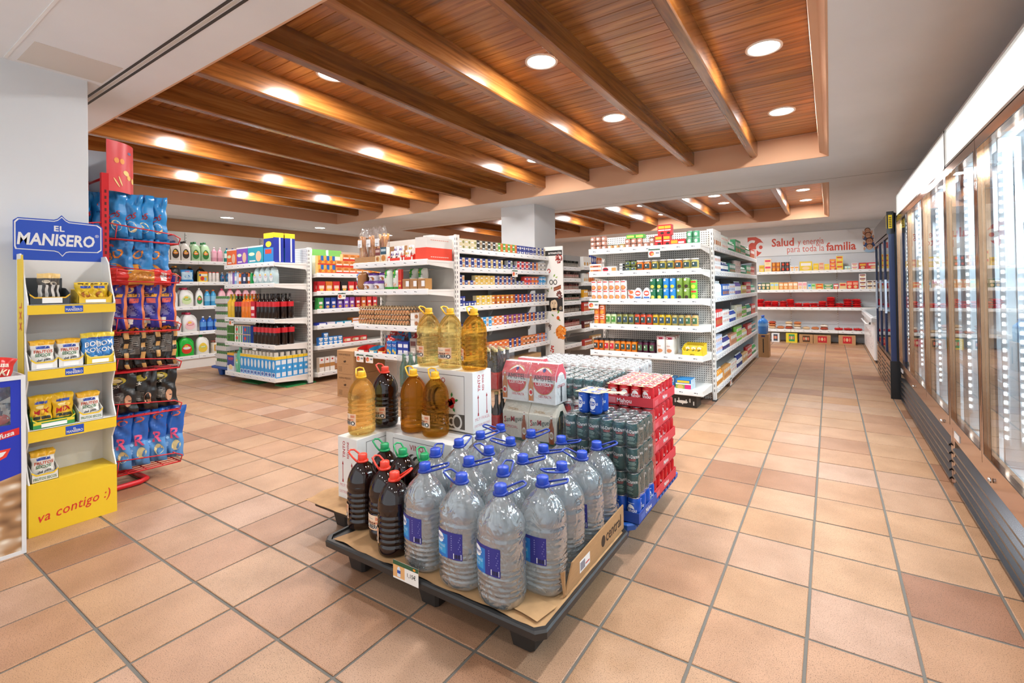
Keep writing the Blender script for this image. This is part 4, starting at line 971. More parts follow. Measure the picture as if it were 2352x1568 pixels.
# --- bottle packs
def bottle_pack_carton(label, kind, x, y, z):
    r = thing('bottle_pack', label, 'bottle pack', (x, y, z), 0, 'six-bottle beer packs'); w, d, h = .185, .132, .228
    wh = C('#efece8' if kind == 'a' else '#ece4d2', .4); rd = C('#cf2233', .4); gd = C('#c89a52', .4)
    b = MB(); zt = .165
    b.prism([(0, 0), (d, 0), (d, zt), (d*.68, h), (d*.32, h), (0, zt)], 0, w, wh, 'x'); b.obj('carton', r)
    def fr(u, v):                      # front face incl. sloping top
        if v < zt: return Vector((u, -.0007, v))
        t = (v-zt)/(h-zt); return Vector((u, d*.32*t-.0007, v))
    q = MB(); g2 = 'a'
    if kind == 'a':
        for a, b2 in (((0, .14), (w, zt)),): q.quad([fr(a[0], a[1]), fr(b2[0], a[1]), fr(b2[0], b2[1]), fr(a[0], b2[1])], C('#d96a74', .4))
        q.quad([fr(0, zt), fr(w, zt), fr(w, h-.001), fr(0, h-.001)], C('#d4545f', .4))
        def el(cx, cz, ru, rv, m, off): q.quad([fr(cx+ru*math.cos(2*PI*i/28), cz+rv*math.sin(2*PI*i/28))+Vector((0, -off, 0)) for i in range(28)], m)
        el(.105, .130, .074, .080, gd, .0005); el(.105, .130, .069, .075, wh, .0009)
        q.quad([fr(.105+.069*math.cos(a), .130+.075*math.sin(a))+Vector((0, -.0013, 0)) for a in [R(180+8+164*i/16) for i in range(17)]], rd)
        q.text('AMSTEL', None, None, None, 1, C('#30343c', .4), .0, fn=lambda x, y: fr(.105+x*.0265, .131+y*.032)+Vector((0, -.0014, 0)))
        q.text('CERVEZA', None, None, None, 1, C('#f4efec', .4), .012, fn=lambda x, y: fr(.105+x*.0185, .103+y*.022)+Vector((0, -.0017, 0)))
        q.text('100% MALTA', None, None, None, 1, rd, .0, fn=lambda x, y: fr(.115+x*.0115, .034+y*.016)+Vector((0, -.0012, 0)))
        el(.105, .190, .010, .010, C('#2c4a8a', .4), .0014)
    else:
        gn, gr = C('#1d5a3c', .4), C('#274a3a', .4)
        q.quad([fr(0, 0), fr(w, 0), fr(w, .02), fr(.06, .014), fr(0, .035)], gn)
        q.text('SanMiguel', None, None, None, 1, gr, .006, fn=lambda x, y: fr(.078+x*.0245, .108+x*.0035+y*.030)+Vector((0, -.0012, 0)))
        q.text('S', None, None, None, 1, rd, .006, fn=lambda x, y: fr(.018+x*.030, .098+y*.036)+Vector((0, -.0016, 0)), space=1); q.text('M', None, None, None, 1, rd, .012, fn=lambda x, y: fr(.074+x*.026, .107+y*.032)+Vector((0, -.0016, 0)))
        q.text('ESPECIAL', None, None, None, 1, rd, .004, fn=lambda x, y: fr(.062+x*.0155, .068+y*.016)+Vector((0, -.0012, 0)), space=1.1)
        q.text('CERVECERIA', None, None, None, 1, gd, .0, fn=lambda x, y: fr(.07+x*.010, .175+y*.012)+Vector((0, -.0012, 0)))
    bx = .02 if kind == 'a' else .155; bc = C('#a8572a' if kind == 'b' else '#c9742c', .35)
    ol = [(-.017, .01), (.017, .01), (.017, .10), (.007, .135), (.006, .17), (-.006, .17), (-.007, .135), (-.017, .10)]
    q.quad([fr(bx+a, v)+Vector((0, -.0018, 0)) for a, v in ol], bc); q.quad([fr(bx+.014*math.cos(2*PI*i/14), .06+.022*math.sin(2*PI*i/14))+Vector((0, -.0022, 0)) for i in range(14)], C('#e8e2da', .4)); q.quad([fr(bx+.011*math.cos(2*PI*i/14), .06+.012*math.sin(2*PI*i/14))+Vector((0, -.0026, 0)) for i in range(14)], rd if kind == 'a' else C('#b9a58a', .4))
    q.quad([fr(bx-.006, .155)+Vector((0, -.0022, 0)), fr(bx+.006, .155)+Vector((0, -.0022, 0)), fr(bx+.006, .172)+Vector((0, -.0022, 0)), fr(bx-.006, .172)+Vector((0, -.0022, 0))], C('#e8e2da', .4))
    q.obj('front_print', r)
    s = MB(); xs = w+.0006
    if kind == 'a':
        s.quad([(xs, d*.03, .13), (xs, d*.97, .13), (xs, d*.97, zt), (xs, d*.68, h-.002), (xs, d*.32, h-.002), (xs, d*.03, zt)], C('#d4545f', .4)); s.ell((xs+.0004, d/2, .11), (0, 1, 0), Z3, .05, .07, wh); s.quad([(xs+.0008, d/2-.008, .01), (xs+.0008, d/2+.008, .01), (xs+.0008, d/2+.008, .1), (xs+.0008, d/2-.008, .1)], C('#2f3338', .4))
        s.text('CERVEZA', (xs+.001, d/2, .095), (0, 1, 0), Z3, .016, rd, .01, maxw=.09)
    else:
        s.quad([(xs, d*.1, .04), (xs, d*.9, .04), (xs, d*.9, .13), (xs, d*.6, .19), (xs, d*.4, .19), (xs, d*.1, .13)], C('#14332a', .4))
        for k in range(2): s.quad([(xs+.0005, d*(.22+.36*k), .04), (xs+.0005, d*(.42+.36*k), .04), (xs+.0005, d*(.38+.36*k), .12), (xs+.0005, d*(.26+.36*k), .12)], C('#2f6a4c', .2)); s.quad([(xs+.0009, d*(.28+.36*k), .09), (xs+.0009, d*(.33+.36*k), .09), (xs+.0009, d*(.33+.36*k), .16), (xs+.0009, d*(.28+.36*k), .16)], C('#c8a24a', .3))
    s.obj('side_print', r)
    lk('shrink_wrap', _sw6, r)
_f = MB(); _w, _d, _h, _zt = .185, .132, .228, .165
for k_, (ya, za, yb, zb) in enumerate(((-.003, 0, -.004, _zt), (-.004, _zt, _d*.32, _h+.003), (_d*.32, _h+.003, _d*.68, _h+.003))):
    _f.surf(lambda u, v: (_w*u, ya+(yb-ya)*v+.002*math.sin(u*31+k_), za+(zb-za)*v), 12, 4, MAT_FILM)
_f.surf(lambda u, v: (_w+.003+.002*math.sin(v*17+u*9), _d*u, _zt*v), 8, 6, MAT_FILM)
_sw6 = _f.mesh('shrink_wrap')
def bottle_packs():
    nm = ('left', 'right'); rw = ('front', 'second', 'third')
    for i in range(2):
        for j in range(2):
            x, y = -.945+i*.188, .350+j*.137
            for k, (kind, what) in enumerate((('b', 'cream beer pack at the bottom'), ('b', 'cream beer pack with red and green lettering'), ('a', 'white and red beer pack with oval label'))):
                if j == 1 and (k < 2 or i == 1): continue
                bottle_pack_carton('%s, %s row, %s one' % (what, rw[j], nm[i]), kind, x, y, .1505+k*.236+(0 if not (j == 1) else 0))
    for i in range(1):
        for k in range(2): bottle_pack_carton('plain cream beer pack in the hidden second row, %s, level %s' % (nm[i], ('one', 'two')[k]), 'b', -.945+i*.188, .487, .1505+k*.236)
    # dark glass bottles in film
    bt = MB().lathe([(.028, 0), (.029, .004), (.029, .12), (.012, .165), (.0115, .225), (.0135, .226), (.0135, .238), (.0001, .239)], 14, C('#16120f', .1, spec=.7)).lathe([(.0293, .03), (.0293, .10)], 14, C('#d6301f', .4), caps=False).lathe([(.0138, .224), (.0138, .2385), (.0001, .2392)], 12, C('#c8b06a', .35)).mesh('bottle')
    for k in range(3):
        r = thing('bottle_pack', 'film-wrapped pack of dark bottles with red bands, %s of the column' % ('bottom', 'middle', 'top')[k], 'bottle pack', (-1.155, .335, .1505+k*.262), 0, 'dark bottle packs')
        for i in range(3):
            for j in range(3):
                if k == 2 or i == 2 or j == 0: lk('bottle', bt, r, (.03+i*.0605, .03+j*.0605, .003))
        MB().box(0, .182, 0, .182, 0, .09, C('#c9201c', .4), skip='t').box(0, .182, 0, .182, 0, .002, C('#c9201c', .4)).obj('card_sleeve', r); lk('shrink_wrap', film_box(.182, .182, .245, .003, k), r)
    gb = MB().lathe([(.03, 0), (.031, .004), (.031, .13), (.013, .18), (.0125, .225), (.0001, .226)], 14, C('#3f6b52', .1, spec=.7)).mesh('bottle')
    for k in range(3):
        r = thing('bottle_pack', 'film-wrapped pack of green bottles behind the wine cases, %s layer' % ('bottom', 'middle', 'top')[k], 'bottle pack', (-1.80, .28, .1505+k*.236), 0, 'green bottle packs')
        for i in range(3):
            for j in range(2):
                if k == 2 or i == 2 or j == 0: lk('bottle', gb, r, (.033+i*.064, .033+j*.064, .002))
        lk('shrink_wrap', film_box(.196, .13, .229, .003, 7+k), r)
bottle_packs()
def pallet_price():
    r = thing('price_card', 'small price card hanging on the front edge of the black pallet', 'price card', (-.69, -.6655, .165)); y = -.0012
    MB().box(-.072, .072, -.001, 0, -.037, .035, C('#f3f0ea', .4)).obj('card', r); m = MB()
    m.quad([(-.072, y, .018), (.072, y, .018), (.072, y, .035), (-.072, y, .035)], C('#2c5a3c', .4)); m.quad([(-.072, y, -.03), (-.005, y, -.03), (-.005, y, .018), (-.072, y, .018)], C('#eab274', .4))
    m.quad([(-.047, y-.0004, -.026), (-.028, y-.0004, -.026), (-.028, y-.0004, .005), (-.033, y-.0004, .014), (-.042, y-.0004, .014), (-.047, y-.0004, .005)], C('#dfe8f2', .4)); m.quad([(-.047, y-.0008, -.012), (-.028, y-.0008, -.012), (-.028, y-.0008, .0), (-.047, y-.0008, .0)], C('#2a55b0', .4))
    m.text('1,15€', (.034, y-.0004, -.012), X3, Z3, .016, C('#2a2624', .5), .008, maxw=.05); m.ell((.05, y-.0004, .026), X3, Z3, .008, .005, C('#e8902c', .4), 8); m.obj('print', r)
pallet_price()
# ---------------------------------------------------------------- bags
def bag_mesh(w, h, t, col, prints=(), seed=1, seam=None, nu=14, nv=18, foot=.05, crinkle=.006, back=None, slump=0.):
    """pillow bag facing -y, base at z=0. prints: list of (kind, ...) on the front in 0..1 bag coordinates"""
    rd = random.Random(seed); ph = [rd.uniform(0, 6) for _ in range(8)]
    def prof(u, v):
        a = max(0, 1-abs(2*u-1)**2.6); b = max(0, 1-abs(2*v-1)**4.0)
        return (a**.55)*(b**.5)
    def wid(v): return 1-.10*math.sin(PI*v)+.02*math.sin(v*9+ph[0])
    def crk(u, v): return crinkle*(math.sin(u*13+ph[1]+v*5)*math.sin(v*11+ph[2])+.6*math.sin(u*27+ph[3])*abs(2*v-1)**2*2+.4*math.sin(v*31+u*17+ph[4]))
    def P(u, v, s, e=0.):
        x = (u-.5)*w*wid(v); d = prof(u, v)*t/2+crk(u, v)*(1 if 0 < u < 1 else 0)*min(1, prof(u, v)*3)+e
        lean = slump*math.sin(v*PI*.5)**2
        return (x+.3*crinkle*math.sin(v*19+ph[5]), (-d if s else d)+lean, h*v+(.012*h*math.sin(u*7+ph[6]) if v > .98 else 0))
    m = MB(); fc = col if callable(col) else (lambda u, v: C(col, .28, spec=.6))
    bc = back if back else fc
    m.surf(lambda u, v: P(u, v, True), nu, nv, fc); m.surf(lambda u, v: P(u, v, False), nu, nv, bc if callable(bc) else (lambda u, v: C(bc, .28, spec=.6)), True, True)
    for p in prints:
        if p[0] == 'e':
            _, cu, cv, ru, rv, c = p[:6]; n = 16; m.quad([P(cu+ru*math.cos(2*PI*i/n), cv+rv*math.sin(2*PI*i/n), True, .0018) for i in range(n)], C(c, .35))
        elif p[0] == 'r':
            _, u0, v0, u1, v1, c = p[:6]; m.surf(lambda u, v: P(u0+(u1-u0)*u, v0+(v1-v0)*v, True, .0014), 6, 3, C(c, .35))
        elif p[0] == 't':
            _, txt, cu, cv, hh, c = p[:6]; sl = p[6] if len(p) > 6 else 0.; mw = p[7] if len(p) > 7 else .9
            vs, fs, tw = text_geo(txt, .02); k = hh/.72; kx = k*h/w
            if tw*kx > mw: kx = mw/tw
            m.add([P(cu+x*kx, cv+y*k+sl*x*kx, True, .0024) for x, y in vs], fs, C(c, .4))
    return m.mesh('bag')
def bag_thing(me, loc, rz, label, group=None, lean=0., roll=0., cat='bag', name='snack_bag'):
    o = lk(name, me, None, loc, (lean, roll, rz)); return tag(o, label, cat, group)
YEL = C('#f0c92a', .5); BLUE = C('#2850b8', .4); WCARD = C('#e9e7e3', .5)
def frutos(seed): return bag_mesh(.098, .15, .03, lambda u, v: C('#efb52c', .3) if v > .84 or (v < .12) else C('#efece4', .3), [('t', 'FRUTOS', .5, .55, .11, '#c8502c', 0, .84), ('t', 'SECOS', .5, .42, .11, '#3a7a4a', 0, .8), ('r', .2, .70, .8, .80, '#2b4aa8'), ('t', 'del pais', .5, .26, .09, '#3a3a48', .1, .8), ('e', .62, .14, .22, .09, '#c8a274')], seed)
def mixbag(seed): return bag_mesh(.092, .165, .03, lambda u, v: C('#e8b822', .3) if v > .2 else C('#2f7a4c', .3), [('t', 'MIX', .5, .42, .17, '#c8282c', .1, .8), ('r', .2, .76, .8, .85, '#2b4aa8'), ('r', .12, .26, .88, .36, '#3a3f3a'), ('e', .5, .66, .3, .06, '#f6e29a')], seed)
def blubag(seed): return bag_mesh(.10, .17, .035, lambda u, v: C('#3c86cc', .3) if v < .84 else C('#e6c63a', .3), [('t', 'BOM', .5, .55, .17, '#f4f2ee', .1, .8), ('t', 'KON', .5, .34, .15, '#f4f2ee', .1, .8), ('r', .2, .78, .8, .85, '#24489c'), ('e', .5, .14, .34, .08, '#d8e6f2')], seed)
def bwbag(seed): return bag_mesh(.095, .17, .05, lambda u, v: C('#e6c27c', .3) if v > .84 else (C('#4a443e', .3) if v > .6 else C('#3a3634' if int(u*7) % 2 else '#d8d3cc', .3)), [('e', .35, .72, .18, .06, '#d8cbb4'), ('e', .66, .66, .16, .06, '#c8bca8')], seed)
def yelbag(seed): return bag_mesh(.085, .12, .03, lambda u, v: C('#ecc42a', .3), [('r', .2, .7, .8, .82, '#2b4aa8'), ('e', .5, .4, .25, .16, '#b06a2c'), ('r', .1, .9, .9, .95, '#3a2c1c')], seed)
def display_tray(label, x, y, z, w, d, h, col, front, prints=(), back=None):
    """open card tray, front towards +x, centred on y; x is the front edge"""
    r = thing('display_tray', label, 'tray', (x, y, z), PI/2); m = MB(); c = C(col, .5); t = .002; f = C(front, .5)
    m.box(-w/2, w/2, 0, d, 0, t, c)
    m.prism([(-w/2, 0), (w/2, 0), (w/2, h*.8), (w/2-.02, h*.55), (-w/2+.02, h*.55), (-w/2, h*.8)], 0, t, c, 'y')
    for s in (-1, 1): m.prism([(0, 0), (d, 0), (d, h*1.25), (d*.5, h*1.2), (0, h*.8)], s*(w/2)-(t if s > 0 else 0), s*(w/2)+(0 if s > 0 else t), c, 'x')
    m.box(-w/2, w/2, d-t, d, 0, h*(back or 1.3), c); m.obj('card_tray', r)
    q = MB(); y0 = -.0006
    q.prism([(-w/2+.02, h*.55), (w/2-.02, h*.55), (w/2, h*.8), (w/2, h*.68), (w/2-.018, h*.45), (-w/2+.018, h*.45), (-w/2, h*.68), (-w/2, h*.8)], y0, 0, f, 'y')
    for p in prints:
        if p[0] == 'r': q.quad([(w*p[1]-w/2, y0-.0006, h*p[2]), (w*p[3]-w/2, y0-.0006, h*p[2]), (w*p[3]-w/2, y0-.0006, h*p[4]), (w*p[1]-w/2, y0-.0006, h*p[4])], C(p[5], .5))
        else: q.text(p[1], (w*p[2]-w/2, y0-.0012, h*p[3]), X3, Z3, h*p[4], C(p[5], .5), .012, maxw=w*.85)
    q.obj('front_print', r); return r
def snack_stand():
    y0, y1, xf, xb = -1.292, -.926, -2.88, -3.10
    r = thing('snack_stand', 'yellow and white cardboard snack stand with a blue name board', 'stand', (0, 0, 0))
    b = MB(); b.box(xb, xf, y0, y1, 0, .280, YEL); b.obj('base_box', r)
    q = MB(); q.text('va contigo :)', (xf+.0008, -1.105, .085), (0, 1, .12), (0, -.05, 1), .052, C('#d8342a', .5), .006, .25, maxw=.30, space=1.05); q.obj('base_lettering', r)
    prof = [(xb, 0.28), (xf, .28), (xf-.05, .36), (xf-.06, .44), (xf-.01, .505), (xf-.002, .58), (xf-.05, .66), (xf-.06, .75), (xf-.01, .84), (xf-.002, .90), (xf-.05, .99), (xf-.06, 1.09), (xf-.01, 1.19), (xf-.002, 1.255), (xf-.06, 1.36), (xf-.10, 1.49), (xb+.07, 1.53), (xb, 1.53)]
    for ys, nm in ((y0, 'left'), (y1-.006, 'right')): MB().prism(prof, ys, ys+.006, WCARD, 'y').obj('side_panel', r)
    MB().box(xb, xb+.004, y0+.006, y1-.006, .28, 1.50, WCARD).obj('back_panel', r)
    s = MB(); s.box(xb+.02, xf-.075, y0-.0014, y0, .29, 1.50, YEL); s.box(xf-.112, xf-.07, y0-.003, y0-.0014, .8, 1.52, YEL)
    s.text('XXL', (xf-.098, y0-.004, 1.18), (0, 0, 1), (-1, 0, 0), .05, C('#e2562c', .5), .01, maxw=.5, space=1.3); s.obj('side_strip', r)
    for za, zb in ((.505, .575), (.838, .898), (1.192, 1.252)):
        sh = MB(); sh.box(xb+.004, xf, y0+.006, y1-.006, zb-.010, zb-.006, WCARD); so = sh.obj('shelf', r)
        MB().box(xf-.003, xf, y0, y1, za, zb-.008, YEL).obj('front_lip', so)
        p = MB(); yc = (y0+y1)/2; p.quad([(xf+.0006, yc-.038, za+.008), (xf+.0006, yc+.038, za+.008), (xf+.0006, yc+.038, zb-.016), (xf+.0006, yc-.038, zb-.016)], BLUE)
        p.text('EL', (xf+.0012, yc, za+.032), (0, 1, 0), Z3, .010, WCARD, .01); p.text('MANISERO', (xf+.0012, yc, za+.015), (0, 1, 0), Z3, .015, WCARD, .015, maxw=.068); p.obj('lip_badge', so)
    # name board
    bo = MB(); out = [(-1.304, 1.50), (-.922, 1.50), (-.922, 1.715), (-.945, 1.735), (-1.075, 1.740), (-1.09, 1.75), (-1.107, 1.772), (-1.124, 1.75), (-1.14, 1.742), (-1.285, 1.74), (-1.304, 1.722)]
    bo.prism(out, -3.110, -3.104, BLUE, 'x'); h = bo.obj('name_board', r)
    p = MB(); xs = -3.1032
    def ringp(o, ins):
        cy_ = sum(a for a, _ in o)/len(o); cz = sum(c for _, c in o)/len(o); return [(cy_+(a-cy_)*(1-ins/.19), cz+(c-cz)*(1-ins/.105)) for a, c in o]
    oo = [(-1.296, 1.560), (-1.30, 1.575), (-1.30, 1.715), (-1.287, 1.733), (-1.14, 1.735), (-1.124, 1.743), (-1.107, 1.764), (-1.09, 1.743), (-1.075, 1.733), (-.947, 1.728), (-.928, 1.712), (-.928, 1.572), (-.945, 1.556), (-1.075, 1.553), (-1.09, 1.548), (-1.105, 1.525), (-1.122, 1.548), (-1.14, 1.555)]
    p.quad([(xs, a, c) for a, c in oo], WCARD); p.quad([(xs+.0006, a, c) for a, c in ringp(oo, .006)], BLUE)
    p.text('EL', (xs+.0012, -1.118, 1.675), (0, 1, 0), Z3, .032, WCARD, .03, space=1.1); p.text('MANISERO', (xs+.0012, -1.125, 1.59), (0, 1, 0), Z3, .068, WCARD, .03, .12, maxw=.33)
    p.text('®', (xs+.0012, -.95, 1.65), (0, 1, 0), Z3, .018, WCARD); p.obj('name_print', h)
    # what stands on it
    F = [frutos(i) for i in range(3)]; MX = [mixbag(i) for i in range(2)]; BL = [blubag(i) for i in range(2)]
    lp = ('t', 'FRUTOS SECOS', .5, .14, .20, '#4a7a4a')
    pt = ('r', .2, .08, .8, .36, '#f8f8f6')
    def bags(ms, lab, x, ys, z, n=2, lean=-.06, grp='nut bags on the yellow stand'):
        for k, y in enumerate(ys):
            for j in range(n): bag_thing(ms[(k+j) % len(ms)], (x-.035-.034*j, y+.004*j, z+.004), PI/2, lab+(', %s' % ('left', 'right')[k] if len(ys) > 1 else '')+', '+('front', 'middle', 'rear')[j], grp, lean)
    Z1, Z2, Zb, Z0 = 1.246, .892, .569, .281
    display_tray('black and yellow display tray with a striped snack bag', -2.90, -1.20, Z1, .16, .15, .075, '#3f4448', '#e8b62a', (('r', .3, .1, .8, .5, '#f4f4f2'),), 2.0)
    bag_thing(bwbag(1), (-2.955, -1.195, Z1+.004), PI/2, 'striped black and white snack bag standing alone on the top shelf', None, -.03)
    display_tray('yellow display tray of little yellow snack bags on the top shelf', -2.90, -1.01, Z1, .15, .14, .065, '#e8c13a', '#e8b62a', (pt,))
    yb = [yelbag(i) for i in range(2)]
    for k in range(4): bag_thing(yb[k % 2], (-2.945-.026*(k//2), -1.045+.062*(k % 2), Z1+.004), PI/2, 'small yellow snack bag on the top shelf of the yellow stand, %s %s' % (('front', 'rear')[k//2], ('left', 'right')[k % 2]), 'small yellow snack bags', -.05)
    for k, (y, nm) in enumerate(((-1.225, 'left'), (-1.118, 'middle'))):
        display_tray('white display tray of nut bags on the second shelf, %s one' % nm, -2.897, y, Z2, .105, .16, .075, '#e6e4df', '#f0c92a', (pt,)); bags(F, 'white and orange nut bag in the %s tray of the second shelf' % nm, -2.897, [y], Z2, 3)
    display_tray('yellow display tray of blue snack bags on the second shelf', -2.897, -.992, Z2, .125, .16, .075, '#e8c62c', '#f2d860', (pt,)); bags(BL, 'blue and yellow snack bag on the second shelf of the yellow stand', -2.897, [-1.018, -.966], Z2+.005, 2)
    t = display_tray('green striped display tray of mix bags on the third shelf', -2.897, -1.188, Zb, .17, .15, .07, '#3f9a52', '#e8d23a', (('r', .02, .3, .2, .5, '#e8d23a'), ('r', .8, .3, .98, .5, '#e8d23a'), pt)); bags(MX, 'yellow and green mix bag on the third shelf of the yellow stand', -2.897, [-1.232, -1.145], Zb, 3)
    display_tray('white display tray of nut bags on the third shelf', -2.897, -1.035, Zb, .105, .15, .075, '#e6e4df', '#f0c92a', (lp,)); bags(F, 'white and orange nut bag on the third shelf of the yellow stand', -2.897, [-1.035], Zb, 3)
    display_tray('white display tray of nut bags on the bottom shelf', -2.897, -1.225, Z0, .105, .16, .075, '#e6e4df', '#f0c92a', (lp,)); bags(F, 'white and orange nut bag on the bottom shelf of the yellow stand', -2.897, [-1.225], Z0, 3)
snack_stand()
def seed_bin():
    x, y1, y0 = -2.70, -1.334, -1.86
    r = thing('promo_bin', 'blue and brown printed promotional bin with red bags on top', 'bin', (0, 0, 0)); al = C('#e6e6e6', .35)
    m = MB(); m.box(x-.40, x-.004, y0, y1, 0, .03, al); m.box(x-.40, x-.396, y0, y1, .03, .88, WCARD); m.box(x-.4, x-.02, y0, y0+.004, .03, .88, WCARD); m.box(x-.4, x-.004, y1-.008, y1-.004, .03, .88, WCARD); m.box(x-.4, x-.01, y0+.01, y1-.01, .56, .565, WCARD); m.obj('box', r)
    f = MB()
    for a, b, c, d in ((y0, y1, .875, .895), (y0, y1, 0, .018), (y1-.016, y1, .018, .875), (y0, y0+.016, .018, .875)): f.box(x-.012, x+.004, a, b, c, d, al)
    f.box(x-.4, x, y1-.004, y1, .875, .895, al); f.obj('frame', r)
    p = MB(); bl = C('#2438b4', .35); wy0, wy1, wz0, wz1 = -1.72, -1.385, .655, .845
    ya, yb = y0+.016, y1-.016
    for a, b, c, d in ((ya, wy0, .60, .875), (wy1, yb, .60, .875), (wy0, wy1, .60, wz0), (wy0, wy1, wz1, .875)): p.box(x-.006, x-.001, a, b, c, d, bl)
    p.prism([(ya, .30), (ya+.2, .31), (yb-.1, .38), (yb, .405), (yb, .60), (ya, .60)], x-.006, x-.001, bl, 'x')
    p.obj('blue_print', r)
    br = NT('seed_photo'); g = br.n('NewGeometry'); v = br.n('TexVoronoi', i_Scale=26., feature='SMOOTH_F1'); mp = br.n('Mapping'); mp.inputs['Scale'].default_value = (1, .55, 1); br.l(g, 'Position', mp, 0).l(mp, 0, v, 'Vector')
    rp = br.ramp([(.1, '#efe2cd'), (.45, '#b58a60'), (.8, '#5a3a24')]); br.l(v, 'Distance', rp, 0).l(rp, 0, br.b, 'Base Color')
    MB().prism([(ya, .018), (yb, .018), (yb, .405), (yb-.1, .38), (ya+.2, .31), (ya, .30)], x-.006, x-.0015, br.m, 'x').obj('photo_print', r)
    q = MB(); q.quad([(x, -1.50, .575), (x, yb-.006, .60), (x, yb-.006, .635), (x, -1.50, .61)], C('#d62a2c', .4)); q.text('Grefusa', (x+.0006, -1.425, .592), (0, 1, .25), (0, 0, 1), .024, WCARD, .02, .1, maxw=.12)
    q.quad([(x, -1.56, .42), (x, -1.40, .50), (x, -1.385, .54), (x, -1.56, .53)], C('#e8402c', .4)); q.quad([(x+.0006, -1.56, .435), (x+.0006, -1.412, .508), (x+.0006, -1.40, .528), (x+.0006, -1.56, .52)], WCARD); q.quad([(x+.0012, -1.56, .45), (x+.0012, -1.43, .512), (x+.0012, -1.56, .508)], C('#d62a2c', .4)); q.obj('logo_print', r)
    MB().box(x-.004, x-.002, wy0, wy1, wz0, wz1, MAT_FILM).obj('window', r)
    G = [bag_mesh(.12, .18, .05, lambda u, v: C(('#3a4a6a', '#2a3550', '#c8c4bc', '#55606f')[int(u*5+v*4) % 4], .3), [('e', .5, .6, .3, .15, '#c83a34'), ('r', .2, .2, .8, .35, '#e8e4dc')], i+20) for i in range(2)]
    for k in range(6): bag_thing(G[k % 2], (x-.06-.05*(k//3), -1.64+.115*(k % 3), .57), PI/2+random.uniform(-.3, .3), 'dark seed bag behind the window of the printed bin, %s %s' % (('front', 'rear')[k//3], ('left', 'middle', 'right')[k % 3]), 'seed bags in the printed bin', random.uniform(-.2, .1))
    RB = [bag_mesh(.15, .20, .05, lambda u, v: C('#cf2a26' if v > .35 else ('#2f3f7a' if u > .4 else '#e8e0d4'), .3), [('t', 'Grefusa', .5, .72, .12, '#f4ecd8', .1, .8), ('t', 'SNAKI', .5, .5, .16, '#f6e6c8', .1, .8), ('e', .5, .22, .3, .12, '#e8b84a')], i+30) for i in range(2)]
    for k, (yy, zz, rl) in enumerate(((-1.46, .80, .25), (-1.40, .76, -.5), (-1.55, .79, .1), (-1.65, .8, -.2))): bag_thing(RB[k % 2], (x-.07-.05*(k % 2), yy, zz), PI/2, 'red snack bag heaped on the printed bin, %s from the stand' % ('second', 'first', 'third', 'fourth')[k], 'red snack bags', -.25, rl)
seed_bin()
